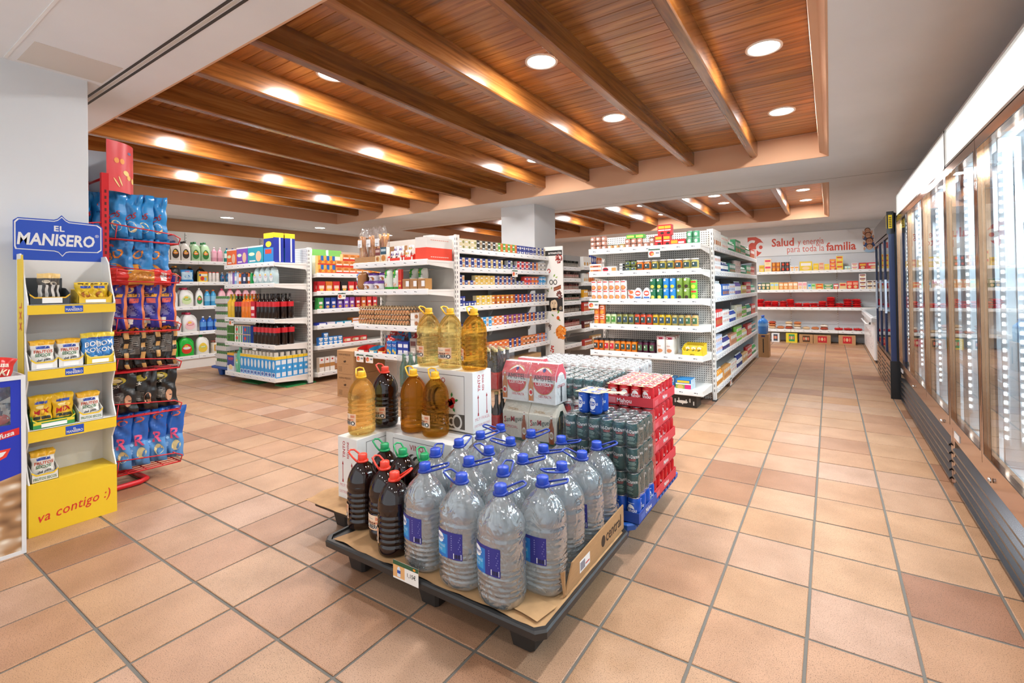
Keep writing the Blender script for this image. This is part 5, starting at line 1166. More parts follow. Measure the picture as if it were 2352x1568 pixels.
def wire_rack():
    rd = C('#cf2028', .35); x0, x1 = -3.24, -3.62; yp = -.875
    r = thing('wire_rack', 'red wire bag rack with six baskets and a curved red sign', 'rack', (0, 0, 0))
    for x in (x0, x1):
        m = MB().box(x-.015, x+.015, yp-.018, yp+.018, .03, 2.09, rd); z = .2
        while z < 2.0: m.box(x-.005, x+.005, yp+.018, yp+.019, z, z+.02, C('#5a0c10', .5)); m.box(x+.015, x+.016, yp-.004, yp+.006, z, z+.02, C('#5a0c10', .5)); z += .04
        m.obj('post', r)
    MB().tube([(x0, yp, .02), (x0, -.70, .02), (x0-.03, -.655, .02), (x1+.03, -.655, .02), (x1, -.70, .02), (x1, yp, .02), (x1, -1.05, .02), (x0, -1.05, .02)], .018, rd, 8, True).obj('base_loop', r)
    MB().tube([(x0, yp, 2.06), (x1, yp, 2.06)], .008, rd, 6).obj('top_bar', r)
    yf = -.47
    def basket(z, sgn=1, yo=None):
        m = MB(); a = yp+.02*sgn; b = yp+(yf-yp)*sgn if yo is None else yo; xa, xb = x0+.01, x1-.01
        w = .0032
        m.tube([(xa, a, z), (xa, b, z-.012), (xb, b, z-.012), (xb, a, z)], .005, rd, 6, True)
        m.tube([(xa, a, z+.10), (xa, b-.03*sgn, z+.055), (xa, b+.012*sgn, z+.03), (xa, b, z-.01)], .004, rd, 6); m.tube([(xb, a, z+.10), (xb, b-.03*sgn, z+.055), (xb, b+.012*sgn, z+.03), (xb, b, z-.01)], .004, rd, 6)
        m.tube([(xa, b-.03*sgn, z+.055), (xb, b-.03*sgn, z+.055)], .004, rd, 6)
        m.tube([(xa, a+.03*sgn, z), (xa, a+.04*sgn, z+.09)], .003, rd, 5)
        for k in range(1, 9): t = k/9; m.tube([(xa+(xb-xa)*t, a, z), (xa+(xb-xa)*t, b, z-.012)], w, rd, 5)
        for k in range(1, 4): t = k/4; m.tube([(xa, a+(b-a)*t, z-.012*t), (xb, a+(b-a)*t, z-.012*t)], w, rd, 5)
        o = m.obj('basket', r)
        MB().surf(lambda u, v: (xa+.012+(xb-xa-.024)*u, b-.002*sgn-(.03*v*v)*sgn, z-.008+.062*v), 6, 4, film_plate).obj('price_shield', o)
    film_plate = MAT_SHIELD
    tiers = [1.665, 1.385, 1.045, .775, .475, .10]
    for z in tiers: basket(z)
    basket(1.665, -1, -1.22); basket(1.385, -1, -1.22)
    # curved sign
    s = MB()
    pr = C('#d8464a', .35); gy = C('#c9ccd4', .5)
    cx, cyy, ax, ay = (x0+x1)/2, yp, .205, .20
    def arc(u, v, o=0.): a = R(2+176*u); return (cx+(ax+o)*math.cos(a), cyy+(ay+o)*math.sin(a), 1.98+.335*v)
    s.surf(lambda u, v: arc(u, v), 24, 4, pr); s.surf(lambda u, v: arc(u, v, -.003), 24, 4, gy, True, True)
    so = s.obj('curved_sign', r); q = MB()
    def A(cu, cv, ru, rv, c, an=0, n=14):
        pts = []
        for i in range(n):
            a = 2*PI*i/n; du, dv = ru*math.cos(a), rv*math.sin(a); ca, sa = math.cos(R(an)), math.sin(R(an)); pts.append(arc(cu+du*ca-dv*sa*.6, cv+(du*sa/.6+dv*ca), .0015))
        q.quad(pts, C(c, .4))
    for a in ((.09, .62, .025, .055, '#e8963c'), (.15, .62, .025, .055, '#e8963c'), (.2, .4, .04, .05, '#efcf7a', -20), (.24, .32, .03, .05, '#e8bd62'), (.32, .28, .035, .06, '#efcf7a', 30), (.09, .18, .008, .10, '#efcf8a', 30), (.13, .22, .008, .10, '#efcf8a', 20), (.25, .82, .03, .03, '#6a6f9a'), (.42, .72, .02, .04, '#d8a8c8'), (.42, .44, .02, .05, '#efcf7a')): A(*a)
    q.text('G', None, None, None, 1, C('#f4ece4', .4), .02, fn=lambda x, y: arc(.55+x*.04, .05+y*.12, .0015)); q.obj('sign_print', so)
    MB().surf(lambda u, v: (x1-.02, yp-.01-.30*u, 1.98+.28*v), 2, 2, gy).surf(lambda u, v: (x1-.023, yp-.01-.30*u, 1.98+.28*v), 2, 2, gy, True, True).obj('back_sign', r)
    for z in (2.0, 2.13, 2.2): MB().tube([(x1-.015, yp, z), (x1-.015, yp-.30, z+.01)], .004, rd, 5).obj('sign_wire', r)
    # bags
    def mk(seed, base, w, h, t, prints, cr=.010): return bag_mesh(w, h, t, base, prints, seed, nu=16, nv=20, crinkle=cr)
    S1 = [mk(i, '#2787c8', .195, .31, .065, [('t', 'AROS', .55, .36, .13, '#b8262c', .3, .62), ('e', .4, .70, .16, .06, '#c8483c'), ('e', .74, .24, .14, .12, '#e8d8a8'), ('r', .15, .52, .55, .555, '#1c5a9a')]) for i in (41, 42)]
    S2 = [mk(i, '#2f80c0', .195, .29, .065, [('t', 'BO', .5, .46, .2, '#ee8a2c', .25, .6), ('e', .5, .22, .26, .14, '#ee9a2c'), ('e', .35, .76, .14, .06, '#d8503c'), ('r', .15, .66, .7, .7, '#1c5a9a')]) for i in (43, 44)]
    S3 = [mk(i, (lambda u, v: C('#34329a' if .07 < u < .93 else '#d8784a', .25)), .178, .37, .06, [('e', .5, .82, .36, .07, '#c8503c'), ('e', .5, .73, .2, .07, '#e8c48a'), ('t', 'AL SABOR', .5, .60, .045, '#3a2a20', .1, .7), ('r', .12, .585, .88, .645, '#f0a830'), ('t', 'AL SABOR', .5, .595, .035, '#3a2a20', .0, .7), ('t', 'VIVE', .32, .50, .05, '#f0eef4', 0, .4), ('r', .55, .47, .86, .56, '#d8605a')]+[('r', .14, .24+.022*k, .84-.05*(k % 3), .248+.022*k, '#b8b6dc') for k in range(9)]+[('r', .3, .08, .68, .19, '#dcdad2')]) for i in (45, 46)]
    S4 = [mk(i, (lambda u, v: C('#24211f' if .10 < u < .90 or int(v*9) % 2 else '#c89a5a', .22)), .165, .31, .055, [('e', .5, .86, .3, .04, '#e88a2c'), ('r', .2, .74, .8, .82, '#c8502c'), ('r', .16, .30, .84, .70, '#6a645c')]+[('r', .19, .33+.04*k, .8, .345+.04*k, '#a8a298') for k in range(9)]) for i in (47, 48)]
    S5 = [mk(i, '#23211f', .21, .28, .07, [('e', .5, .80, .26, .09, '#c8b23c'), ('e', .5, .80, .16, .05, '#e8d89a'), ('t', 'Rock', .45, .62, .09, '#e8e4d8', .15, .6), ('r', .2, .24, .7, .5, '#55504a'), ('e', .8, .3, .1, .14, '#d8a07a')]+[('r', .22, .26+.035*k, .68, .275+.035*k, '#a8a298') for k in range(6)]) for i in (49, 50)]
    S6 = [mk(i, (lambda u, v: C('#2a62b8' if v > .45 else '#5a96d4', .24)), .20, .37, .065, [('t', 'R', .78, .38, .2, '#e85a8a', .0, .3), ('e', .8, .24, .14, .10, '#efe2a8'), ('t', 'Ideas', .35, .74, .06, '#e8d8e0', .2, .5), ('r', .16, .58, .5, .66, '#d8503c'), ('e', .75, .85, .14, .05, '#d8603c'), ('r', .12, .06, .34, .16, '#dcdad2')]+[('e', .5+.13*math.sin(k*3), .25+.05*k, .05, .025, '#8ab8e4') for k in range(5)]) for i in (51, 52)]
    rows = [(S1, 1.675, 'tall sky-blue snack bag in the top basket', 4, .075, -.835), (S2, 1.395, 'sky-blue snack bag with orange letters in the second basket', 3, .10, -.80), (S3, 1.055, 'violet popcorn bag in the third basket', 4, .093, -.835), (S4, .785, 'black snack bag with grey text in the fourth basket', 4, .09, -.82), (S5, .485, 'black ridged crisp bag in the fifth basket', 3, .115, -.80), (S6, .112, 'tall blue snack bag in the bottom basket', 4, .10, -.83)]
    wh = ('nearest the post', 'second from the post', 'third from the post', 'farthest from the post')
    for S, z, lab, n, pitch, ys in rows:
        for k in range(n):
            for j in range(2):
                o = bag_thing(S[(k+j) % 2], (x0-.075-.16*j, ys+k*pitch+.01, z+.004), PI/2+R(-34+random.uniform(-4, 4)), lab+', '+wh[k]+('' if j == 0 else ', rear row'), lab.split(' in the')[0]+'s', R(-3), R(random.uniform(-4, 2)))
    for k in range(2): bag_thing(S1[k], (x0-.12-.06*k, -1.0-.10*k, 1.679), PI/2+.2, 'sky-blue snack bag left of the red post, %s the pillar edge' % ('beside', 'half behind')[k], 'sky-blue bags behind the pillar', 0, .1)
    RG = mk(60, (lambda u, v: C('#d8342c' if (v > .72 or v < .28) else '#d8943c', .25)), .12, .36, .05, [('e', .3+.12*(k % 4), .34+.05*(k//2), .07, .04, '#c8843a') for k in range(14)]+[('r', .25, .8, .75, .9, '#f0ece4')])
    o = bag_thing(RG, (x0-.03, -.86, 1.415), PI/2, 'long red bag of savoury rings lying across the second basket', None, 0, PI/2)
wire_rack()
# ---------------------------------------------------------------- shelf goods
def front_patches(m, w, h, y, ps, flip=1):
    """ps: ('r',u0,v0,u1,v1,col) ('e',cu,cv,ru,rv,col) ('t',txt,cu,cv,hh,col) on a plane facing -y"""
    for k, p in enumerate(ps):
        yy = y-.0004*(k+1)
        if p[0] == 'r':
            _, a, b, c, d, col = p; m.quad([((a-.5)*w, yy, b*h), ((c-.5)*w, yy, b*h), ((c-.5)*w, yy, d*h), ((a-.5)*w, yy, d*h)], C(col, .4))
        elif p[0] == 'e': m.ell(((p[1]-.5)*w, yy, p[2]*h), X3, Z3, p[3]*w, p[4]*h, C(p[5], .4), 14)
        else: m.text(p[1], ((p[2]-.5)*w, yy, p[3]*h), X3, Z3, p[4]*h, C(p[5], .4), .015, maxw=w*.9)
def boxp(name, w, d, h, base, ps=(), side=None, top=None, cat='box', sp=None):
    m = MB(); b = C(base, .42); m.box(-w/2, w/2, -d/2, d/2, 0, h, b, l=C(side or base, .42), r=C(side or base, .42), t=C(top or base, .42)); front_patches(m, w, h, -d/2, ps)
    for s, ex in ((-1, (0, -1, 0)), (1, (0, 1, 0))):
        for k, p in enumerate(sp or ()):
            x = s*(w/2+.0004*(k+1)); m.quad([(x, (p[1]-.5)*d, p[2]*h), (x, (p[3]-.5)*d, p[2]*h), (x, (p[3]-.5)*d, p[4]*h), (x, (p[1]-.5)*d, p[4]*h)][::s], C(p[5], .4))
    return Proto(name, cat, w, d, h, [(name, m.mesh(name), (0, 0, 0))])
def cyl(name, r, h, base, ps=(), lid=None, cat='can', rim='#c9cbcc', n=16, prof=None, lidh=.0, labcol=None, lab=(.2, .8), rough=.3):
    m = MB()
    if prof: m.lathe([(r*a, h*b) for a, b in prof], n, C(base, rough))
    else: m.lathe([(r*.97, 0), (r, .003), (r, h-.003), (r*.97, h)], n, C(base, rough))
    if not lid: m.lathe([(r*.985, h-.0045), (r*1.012, h-.004), (r*1.012, h-.0005), (r*.95, h), (r*.93, h-.003), (0.0001, h-.003)], n, C(rim, .3, .8), caps=False)
    else: m.lathe([(r*.97, h-lidh), (r*1.0, h-lidh+.001), (r*1.0, h-.002), (r*.95, h+.0006), (.0001, h+.0007)], n, C(lid, .35), caps=False)
    if labcol: m.lathe([(r*1.008, h*lab[0]), (r*1.008, h*lab[1])], n, C(labcol, .4), caps=False)
    k = 0
    for p in ps:
        k += 1; rr = r*(1.012+.006*k)
        def at(x, z): a = -PI/2+x/r; return (rr*math.cos(a), rr*math.sin(a), z)
        if p[0] == 'r':
            _, a, b, c, d, col = p; m.surf(lambda u, v: at((a+(c-a)*u-.5)*2*r, h*(b+(d-b)*v)), 4, 1, C(col, .4))
        elif p[0] == 'e': ellstrip(m, lambda x, z: at(2*r*(x-.5), h*z), p[1], p[2], p[3], p[4], C(p[5], .4), 6)
        else: m.text(p[1], None, None, None, 1, C(p[5], .4), .02, fn=lambda x, y: at(2*r*(p[2]-.5)+x*p[4]*h*.8, h*p[3]+y*p[4]*h))
    return Proto(name, cat, 2*r, 2*r, h, [(name, m.mesh(name), (0, 0, 0))])
def jar(r, h, content, label, lid, ps=()):
    return cyl('glass_jar', r, h, content, (('r', .12, .22, .88, .68, label), ('e', .4, .5, .1, .09, '#f2f0ea'))+tuple(ps), lid, 'jar', lidh=.014, prof=[(.86, 0), (1, .03), (1, .74), (.8, .86), (.8, .9)], rough=.12)
def bottle(name, r, h, body, cap, label, lab=(.3, .62), neck=.26, sh=.72, cat='bottle', low=None, dep=None, ps=()):
    pr = [(.90, 0), (1, .025), (1, sh-.1), (.92, sh), (neck+.18, sh+.12), (neck, sh+.16), (neck, .93)]
    m = MB(); dd = dep or r
    m.lathe([(r*a, h*b) for a, b in pr], 18, C(body, .15, spec=.6), sy=dd/r)
    m.lathe([(r*(neck+.06), h*.925), (r*(neck+.06), h*.995), (.0001, h)], 12, C(cap, .4), caps=False)
    if label: m.lathe([(r*1.012, h*lab[0]), (r*1.012, h*lab[1])], 18, C(label, .35), caps=False, sy=dd/r)
    for k, p in enumerate(ps):
        rr = r*(1.02+.006*k)
        if p[0] == 'e': ellstrip(m, lambda x, z: (rr*math.cos(-PI/2+(x-.5)*2), rr*math.sin(-PI/2+(x-.5)*2)*dd/r, h*z), p[1], p[2], p[3], p[4], C(p[5], .4), 6)
    return Proto(name, cat, 2*r, 2*dd, h, [(name, m.mesh(name), (0, 0, 0))])
def jugbottle(name, w, d, h, body, cap, lab1, lab2, handle=True, capw=.16, capx=-.12):
    """flat detergent bottle with side handle: parts body, cap, handle, label"""
    e = 3.0; b = MB(); n = 22
    pr = [(.93, 0, 0), (1, .02, 0), (1, .45, 0), (.93, .62, -.04), (.72, .76, -.10), (.42, .87, -.13), (.22, .91, -.13)] if handle else [(.93, 0, 0), (1, .02, 0), (1, .5, 0), (.85, .72, -.02), (.5, .86, -.03), (.26, .9, -.03)]
    vs = []
    for q, z, ox in pr:
        for k in range(n): x, y = sell(2*PI*k/n, e); vs.append((q*w/2*x+ox*w*(.9 if handle else 0), q*d/2*y*(1 if q > .5 else 1.3), z*h))
    fs = [(i*n+k, i*n+(k+1) % n, (i+1)*n+(k+1) % n, (i+1)*n+k) for i in range(len(pr)-1) for k in range(n)]
    b.add(vs, fs, C(body, .28), True); b.add(vs[:n], [tuple(reversed(range(n)))], C(body, .3)); b.add(vs[-n:], [tuple(range(n))], C(body, .3))
    cx = -.13*w*.9 if handle else 0
    cp = MB().lathe([(w*capw, h*.895), (w*capw, h*.985), (w*capw*.85, h*1.0), (.0001, h*1.001)], 14, C(cap, .35), (cx, 0, 0))
    parts = [('body', b.mesh('body'), (0, 0, 0)), ('cap', cp.mesh('cap'), (0, 0, 0))]
    if handle:
        hd = MB().tube([(.02*w, 0, h*.86), (.26*w, 0, h*.80), (.42*w, 0, h*.66), (.45*w, 0, h*.52), (.40*w, 0, h*.40)], w*.075, C(body, .28), 8); parts.append(('handle', hd.mesh('handle'), (0, 0, 0)))
    l = MB(); yf = -d/2-.0012
    l.quad([(x*w*.34-.06*w, yf, h*(.36+z*.24)) for x, z in [(math.cos(2*PI*i/18)*(1-.15*math.sin(2*PI*i/18)), math.sin(2*PI*i/18)) for i in range(18)]], C(lab1, .35))
    l.ell((-.06*w, yf-.0006, h*.40), X3, Z3, w*.26, h*.075, C(lab2, .35), 12); l.ell((-.10*w, yf-.0012, h*.49), X3, Z3, w*.14, h*.05, C('#f2c84a' if lab2 != '#f2c84a' else '#d84a3c', .35), 10); l.quad([(-.2*w, yf-.0012, h*.38), (.1*w, yf-.0012, h*.40), (.1*w, yf-.0012, h*.43), (-.2*w, yf-.0012, h*.41)], C('#f6f4f0', .4))
    parts.append(('label', l.mesh('label'), (0, 0, 0)))
    return Proto(name, 'bottle', w, d, h, parts)
# ---- B end: pegboard shelving, fronts at y=3.08
def B(z): return Shelf(-1.66, 3.08, z, 'y', 'pegboard')
def goods_b_end():
    end = 'on the pegboard end shelving'
    s = B(1.735)
    pate = lambda c, l: cyl('pate_jar', .034, .052, c, (('e', .5, .45, .26, .25, '#f0e6da'),), l, 'jar', lidh=.012)
    p = pate('#b98a78', '#a8705e'); fill(s, .01, p, 3, 'squat pink-brown pate jar at the left of the top shelf '+end, 3, 1, pitch=.07)
    q = pate('#d8a06a', '#2f8a9a'); fill(s, .225, q, 2, 'squat jar with teal lid on the top shelf '+end, pitch=.075)
    q2 = pate('#c8a878', '#8a9a5a'); fill(s, .375, q2, 1, 'squat jar with olive lid on the top shelf '+end)
    fill(s, .445, p, 5, 'squat brown pate jar in the middle of the top shelf '+end, [2, 2, 2, 1, 2], 1, pitch=.071)
    g = boxp('butter_tub', .10, .08, .045, '#4fae3c', (('r', .1, .3, .9, .75, '#d8e86a'),), cat='tub'); (x, y, z), rz = s.pos(.515, .07, .105); g.at((x, y, z), rz, 'green spread tub on the pate jars, left one', 'green spread tubs'); g.at((x+.105, y, z), rz, 'green spread tub on the pate jars, right one', 'green spread tubs')
    rb = boxp('red_carton', .082, .07, .115, '#d3242a', (('r', .1, .62, .9, .88, '#f0b02c'), ('r', .1, .42, .9, .52, '#f4ece4'), ('e', .6, .2, .25, .12, '#3a2018')), '#b81c24')
    fill(s, .80, rb, 2, 'red carton with yellow panel on the top shelf '+end, 1, 1, pitch=.09); (x, y, z), rz = s.pos(.885, .05, .116); 
    for k in range(2): rb.at((x+.07*k-.01, y, z), rz, 'red carton perched highest on the pegboard shelving, %s one' % ('left', 'right')[k], 'red cartons stacked on top')
    rl = boxp('red_brick', .165, .06, .062, '#cf2228', (('r', .08, .3, .5, .85, '#f0a62c'), ('r', .55, .3, .92, .6, '#f4ece4'))); fill(s, .965, rl, 1, 'red carton lying flat on the top shelf '+end)
    gc = cyl('green_tin', .034, .07, '#4f9a72', (('r', .2, .2, .8, .8, '#6fb48a'), ('e', .5, .5, .22, .25, '#d8ead8'))); fill(s, 1.135, gc, 2, 'green vegetable tin on the top shelf '+end, 2, pitch=.069); 
    s = B(1.47)
    wb = boxp('white_carton', .15, .06, .05, '#efe9e2', (('r', .05, .2, .95, .62, '#e08a5a'), ('r', .3, .3, .75, .5, '#8a2a2a'))); fill(s, .005, wb, 1, 'flat white carton with orange picture on the second shelf '+end, 2)
    tu = boxp('tuna_carton', .18, .06, .062, '#f0ece6', (('e', .24, .45, .2, .42, '#c8283c'), ('r', .08, .40, .42, .62, '#3a3036'), ('r', .66, .2, .97, .8, '#e8985a'))); fill(s, .165, tu, 1, 'white carton with red disc and orange fillet on the pegboard shelving')
    sm = cyl('caviar_jar', .034, .032, '#2d3038', (('r', .2, .2, .8, .7, '#e8e6e2'),), '#e9e7e2', 'jar', lidh=.008); fill(s, .362, sm, 1, 'little dark jar with white lid stacked on the second shelf '+end, 3)
    sj = jar(.033, .062, '#8a9a4c', '#38505c', '#23282a'); fill(s, .44, sj, 2, 'small olive jar with dark lid on the second shelf '+end, 2, pitch=.067)
    cols = ['#d8702c', '#d87a30', '#b8a850', '#b0a04a', '#a8a04a', '#d8803a', '#b0a85a', '#b8b068']
    for i, c in enumerate(cols):
        j = jar(.0405, .115, c, '#27454a', '#e6e3de'); fill(s, .575+i*.086, j, 1, 'wide jar of vegetables with white lid, number %s from the left on the second shelf' % ('one', 'two', 'three', 'four', 'five', 'six', 'seven', 'eight')[i], group='wide vegetable jars')
    s = B(1.15)
    lt = cyl('bean_can', .0365, .11, '#f0ebe6', (('r', .15, .80, .85, .92, '#d84a4a'), ('e', .5, .26, .42, .24, '#c8603a'), ('e', .5, .28, .32, .17, '#e09a5c'))); fill(s, .01, lt, 6, 'white bean can with a bowl picture on the third shelf '+end, 2, 1, pitch=.0745)
    lo = cyl('low_can', .042, .055, '#efe8e2', (('e', .6, .5, .3, .35, '#d8703c'), ('r', .1, .7, .5, .9, '#d84a4a'))); fill(s, .465, lo, 1, 'low white can beside the ham tins on the third shelf '+end, 2)
    hm = MB(); o = [(math.cos(2*PI*i/20)*.046*(1-.28*math.sin(2*PI*i/20)), .066+.066*math.sin(2*PI*i/20)) for i in range(20)]; hm.prism(o, -.02, .02, C('#e8ecf2', .3), 'y')
    hm.ell((0, -.0206, .07), X3, Z3, .032, .03, C('#d8503c', .4)); hm.ell((0, -.021, .07), X3, Z3, .026, .012, C('#f4e8e2', .4)); hm.quad([(-.034, -.0206, .03), (.034, -.0206, .03), (.03, -.0206, .012), (-.03, -.0206, .012)], C('#3a6ab0', .4)); HM = Proto('ham_tin', 'tin', .094, .04, .13, [('ham_tin', hm.mesh('ham_tin'), (0, 0, 0))]); fill(s, .548, HM, 2, 'oval white ham tin on the third shelf '+end, pitch=.1)
    for i, (c, c2, nm) in enumerate((('#1f6a48', '#d8c85a', 'dark green'), ('#2a86d0', '#e8c83a', 'blue'), ('#7a9a3a', '#3a3020', 'olive green'))):
        v = cyl('vegetable_can', .0365, .116, c, (('e', .35, .82, .2, .10, '#eef0e8'), ('e', .5, .22, .3, .16, c2))); fill(s, .725+i*.147, v, 2, '%s vegetable can on the third shelf %s' % (nm, end), 2, pitch=.0735)
    v = cyl('vegetable_can', .0365, .104, '#6cc02c', (('r', .1, .70, .9, .88, '#d8322c'), ('e', .5, .3, .32, .2, '#e8d24a'))); fill(s, 1.166, v, 1, 'lime green can with red band on the third shelf '+end, 2)
    s = B(.86)
    ot = cyl('orange_tin', .036, .115, '#e2713a', (('r', .12, .55, .88, .85, '#f2d8c0'), ('r', .2, .62, .8, .76, '#c8402c'), ('e', .5, .25, .36, .2, '#f0a03c'))); fill(s, .04, ot, 2, 'orange tin stacked at the left of the fourth shelf '+end, 2, pitch=.073)
    jc = [('#c8d8a8', '#4f8f3c')]*2+[('#8a8a4c', '#2f4a56')]*3+[('#c84a2c', '#2f4a4a')]*3+[('#c8a82c', '#2f4a5a')]*3+[('#a89a5a', '#3a5a62')]*2+[('#c8a868', '#3f6a4a')]*2
    for i, (c, l) in enumerate(jc): j = jar(.034, .14, c, l, '#2a2d2e'); fill(s, .188+i*.0705, j, 1, 'tall pickle jar with dark lid, number %d from the left on the fourth shelf' % (i+1), 1, 1, group='tall pickle jars')
    s = B(.55)
    jc = [('#e8701c', '#3a3a34')]*2+[('#d8a878', '#c8283c')]*2+[('#e8801c', '#38504a')]*4+[('#4a1830', '#4a6a4a')]*3
    for i, (c, l) in enumerate(jc): j = jar(.0325, .138, c, l, '#26282a'); fill(s, .03+i*.0675, j, 1, 'tall sauce jar with black lid, number %d from the left on the fifth shelf' % (i+1), 1, 2, group='tall sauce jars')
    oc = cyl('oat_can', .049, .195, '#ebe7e2', (('r', .02, .84, .98, .97, '#8a2438'), ('e', .3, .9, .08, .03, '#f0ece8'), ('e', .5, .22, .3, .10, '#c8845a'), ('r', .2, .45, .6, .5, '#c8a8a0')), rim='#8a2438'); fill(s, .785, oc, 2, 'tall white can with wine-red band on the fifth shelf '+end, 1, 3, pitch=.1)
    (x, y, z), _ = s.pos(1.09, .02); t = display_tray('yellow card tray of olive pouches on the fifth shelf', x+.12, y, z, .21, .22, .095, '#efc928', '#f2d040', (('t', 'Jolca', .5, .12, .18, '#4a3a10'),)); t.rotation_euler = (0, 0, 0); t.location = (x+.085, y+.01, z)
    OB = bag_mesh(.08, .10, .02, '#e8c42c', [('e', .5, .4, .3, .2, '#6a6a2c'), ('r', .2, .65, .8, .85, '#f4f0e0')], 77, nu=8, nv=8)
    for k in range(5): bag_thing(OB, (x+.03+.03*k, y+.06+.03*(k % 2), z+.004), random.uniform(-.3, .3), 'yellow olive pouch in the card tray, %s from left' % ORD[k], 'olive pouches', -.1)
    s = B(.19)
    bx = boxp('soup_carton', .16, .09, .105, '#2b8fd0', (('r', 0, .62, 1, .98, '#1f6fb8'), ('r', .1, .68, .9, .9, '#f0c83a'), ('r', .0, .5, 1, .62, '#f0f2f0'), ('r', .0, .05, .58, .5, '#8fae4a'), ('e', .3, .26, .2, .2, '#d8b06a'), ('r', .6, .05, 1, .5, '#d8327a')), '#c8d8e0'); fill(s, 1.0, bx, 1, 'blue and green food carton on the base shelf '+end, 1, 2)
    b2 = boxp('soup_carton', .14, .08, .10, '#2a86c8', (('r', 0, .6, 1, 1, '#e8e6e0'), ('r', .05, .65, .95, .92, '#1f5a98'), ('r', .3, .3, .7, .55, '#f0d03a'))); fill(s, .82, b2, 1, 'blue and white carton pack on the base shelf '+end, 1, 2, inset=.08)
    bk = boxp('dark_pack', .30, .2, .135, '#2a2522', [('r', .1+.13*k, .2+.1*(k % 3), .14+.13*k, .5+.1*(k % 3), '#c8c4bc') for k in range(7)]+[('e', .5, .4, .2, .12, '#d8d2c8')], '#35302c'); bk.at((-.60, 3.22, 0), 0, 'black printed pack lying on the floor under the base shelf', None)
goods_b_end()
# ---- B side: long aisle shelving
def goods_b_side():
    NM = ('top', 'second', 'third', 'fourth', 'fifth', 'bottom'); rd = random.Random(11)
    pal = [['#e8e2da', '#d8d8cc', '#2f8a58', '#3a9a62', '#48a870', '#2f8a58', '#c8402c'], ['#f0f2f4', '#2c4a7a', '#3a8a78', '#d8c0b8', '#3f9a6a', '#54b088', '#c8504a'], ['#e8f0f0', '#2a66b8', '#c0c8e0', '#7a6aa8', '#c8b85a', '#c8484c', '#4a9a7a'], ['#d8302c', '#e8e4e0', '#2a4a9a', '#d8d2b8', '#7ab83a', '#3a8a70', '#c8464a'], ['#c8d0e8', '#3a3a7a', '#d89a7a', '#8ac84a', '#d8c88a', '#c84a48', '#3f8a8a'], ['#e0902c', '#e8a860', '#e8e0d4', '#2a3a7a', '#d8b07a', '#c83a3c', '#4f9a5a']]
    for k, z in enumerate((1.747, 1.459, 1.159, .806, .492, .123)):
        s = Shelf(-.345, 3.66, z, 'x', 'aisle'); a = .01
        for i, c in enumerate(pal[k]):
            w = .07; h = (.2, .17, .19, .2, .19, .18)[k]*(1, .8, .75, 1, .7, .9, .8)[i]
            if (i+k) % 3 == 0: p = boxp('grocery_carton', .11, .07, h, c, (('r', .1, .55, .9, .85, '#f2f0ea'), ('r', .15, .15, .85, .4, '#c8783c')), c)
            elif (i+k) % 3 == 1: p = cyl('grocery_tin', .036, h*.55, c, (('r', .15, .3, .85, .7, '#f0ece0'), ('e', .5, .5, .2, .2, '#c84a3c')))
            else: p = bottle('grocery_bottle', .035, h, c, '#f0f0ee', '#f0eee8', cat='bottle')
            n = int(.49/(p.w+.004)); fill(s, a, p, n, '%s %s, %s shelf of the fridge aisle, section %d' % (('tinted', 'pale', 'green', 'bright', 'striped', 'labelled', 'red-labelled')[i], p.name.replace('_', ' '), NM[k], i+1), 2 if p.cat == 'can' else 1, 1, group='groceries on the fridge aisle shelving'); a += .5
goods_b_side()
